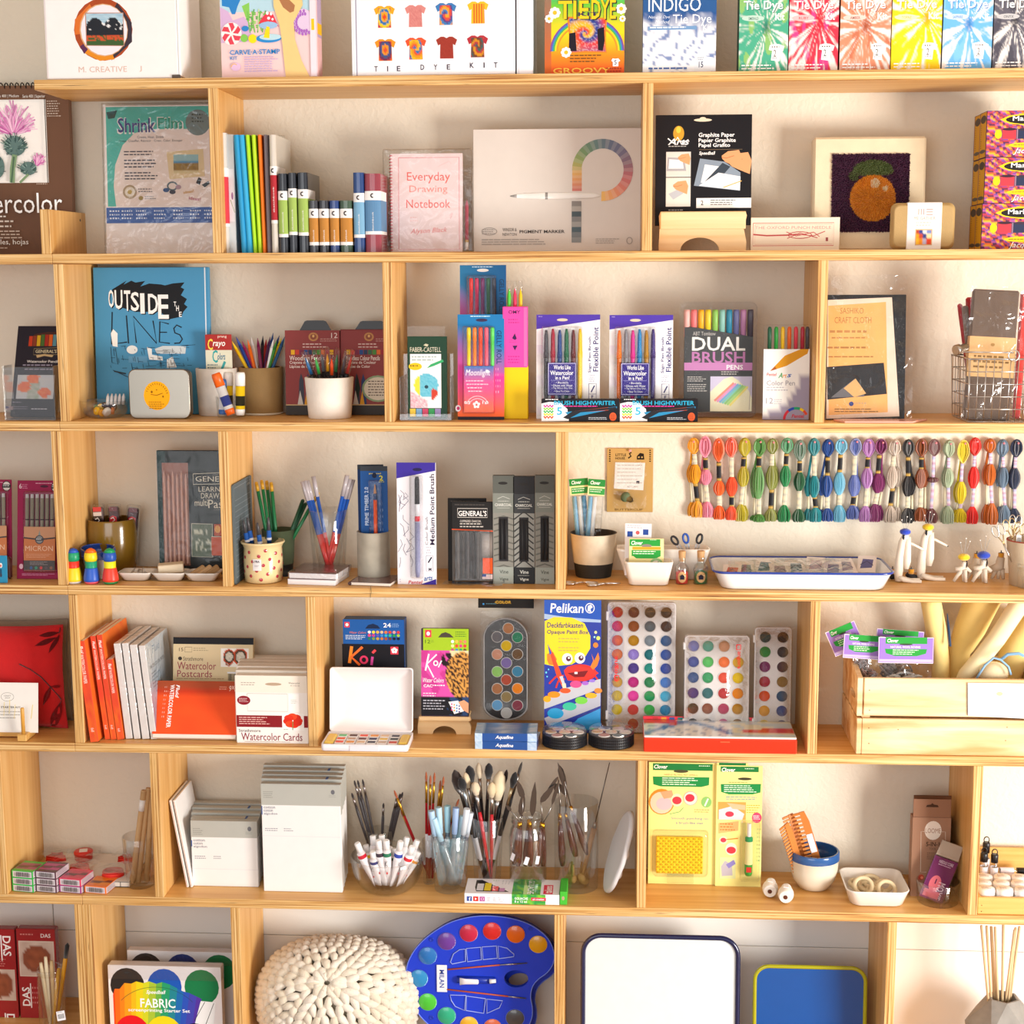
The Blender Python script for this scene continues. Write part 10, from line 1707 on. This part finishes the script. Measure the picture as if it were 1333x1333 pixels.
# enamel trays standing on edge
def etray(label,x0,y0,x1,t,Y,col,rim,depth,inner,rad=.028,rimr=.0052,rx=4):
 yb=foot_y(t,(x0+x1)/2,Y);F=Face(t,(x0,y0,x1,yb),6,Y,rx=rx);r=root('enamel_tray',label,'tray',F.loc+V((0,0,.004)),F.rot,'enamel trays standing on edge')
 def q(w,h,y,rd):return[(x,y,z+F.H/2)for x,z in rrect(w,h,rd,9)]
 d=depth;m=MB();W_,H_=F.W-2*rimr,F.H-2*rimr
 m.rings([q(W_,H_,.0,rad),q(W_-.004,H_-.004,d*.5,rad),q(W_-.014,H_-.014,d*.9,rad*.85),q(W_-.03,H_-.03,d,rad*.6),q(.02,.02,d,.005)],col=inner,cap=True);m.rings([q(W_+.001,H_+.001,.0005,rad),q(W_-.002,H_-.002,d*.5,rad),q(W_-.012,H_-.012,d+.002,rad*.8),q(.02,.02,d+.0025,.005)],col=col,cap=True);m.build('pan','ceramic',r)
 m=MB();m.tube(q(F.W-rimr*1.6,F.H-rimr*1.6,.0,rad+.002),rimr,rim,10,closed=True);m.build('rolled_rim','ceramic',r)
etray('large white enamel tray with a navy rim standing on edge',377,888,1186,'23',.07,'e8ecf0','182048',.03,'dde4e6',.034,.0050)
etray('deep blue enamel tray with an olive yellow rim standing on edge',-52,1045,528,'33',.075,'1c4c98','a8a414',.028,'14509a',.026,.0040)
# faceted concrete pot with sticks
t12='33';Yk=.075;P=tat(t12,1225,1190,Yk);zt=tat(t12,1225,1195,Yk).z;hp=zt-Z6
r=root('concrete_pot','faceted grey concrete pot holding long wooden sticks','pot',(P.x+.001,Yk,Z6+.0004));m=MB()
def hexr(rad,z,off=0,n=6,sx=1):return[(rad*sx*cos(2*pi*(k+off)/n),rad*cos(0)*sin(2*pi*(k+off)/n),z)for k in range(n)]
lv=[hexr(.030,0),hexr(.066,hp*.35,.5),hexr(.072,hp*.72,0),hexr(.030,hp,.5)]
vs=[p for L in lv for p in L];fs=[]
for a in range(3):
 for k in range(6):
  i0,i1,j0,j1=a*6+k,a*6+(k+1)%6,(a+1)*6+k,(a+1)*6+(k+1)%6
  if a%2==0:fs+=[(i0,i1,j0),(i1,j1,j0)]
  else:fs+=[(i0,i1,j1),(i0,j1,j0)]
ins=[hexr(.026,hp,.5),hexr(.022,hp*.5,.5)];b0=len(vs);vs+=ins[0]+ins[1]
for k in range(6):k1=(k+1)%6;fs+=[(18+k,18+k1,b0+k1,b0+k),(b0+k,b0+k1,b0+6+k1,b0+6+k)]
fs+=[tuple(range(b0+6,b0+12)),tuple(range(5,-1,-1))]
m.add(vs,fs,'96928c');m.build('pot','concrete',r)
for i,(x,y,bx)in enumerate([(1115,830,1150),(1142,832,1165),(1165,835,1180),(1185,838,1200),(1172,845,1190),(1228,805,1222),(1285,852,1240),(1310,835,1262),(1296,850,1255)]):
 dY=.006*((i*2)%5-2)/2;P1=tat(t12,x,y,Yk+dY*1.5);zs_=tat(t12,bx,1205,Yk+dY);q=(P1-zs_);P0=zs_-q*.25
 if i in(4,8):P1=P1+V((0,.008,0));
 rod('wooden_stick','long thin wooden stick in the concrete pot, %s from the left'%ORD[sorted([1115,1142,1165,1185,1172,1228,1285,1310,1296]).index(x)],'stick',P0,P1,[('a','clay',[(0,.0026,'d8b88c'),(.995,.0026,'e0c49c'),(1,.0022,'e8d0a8')])],'wooden sticks in the concrete pot',8)
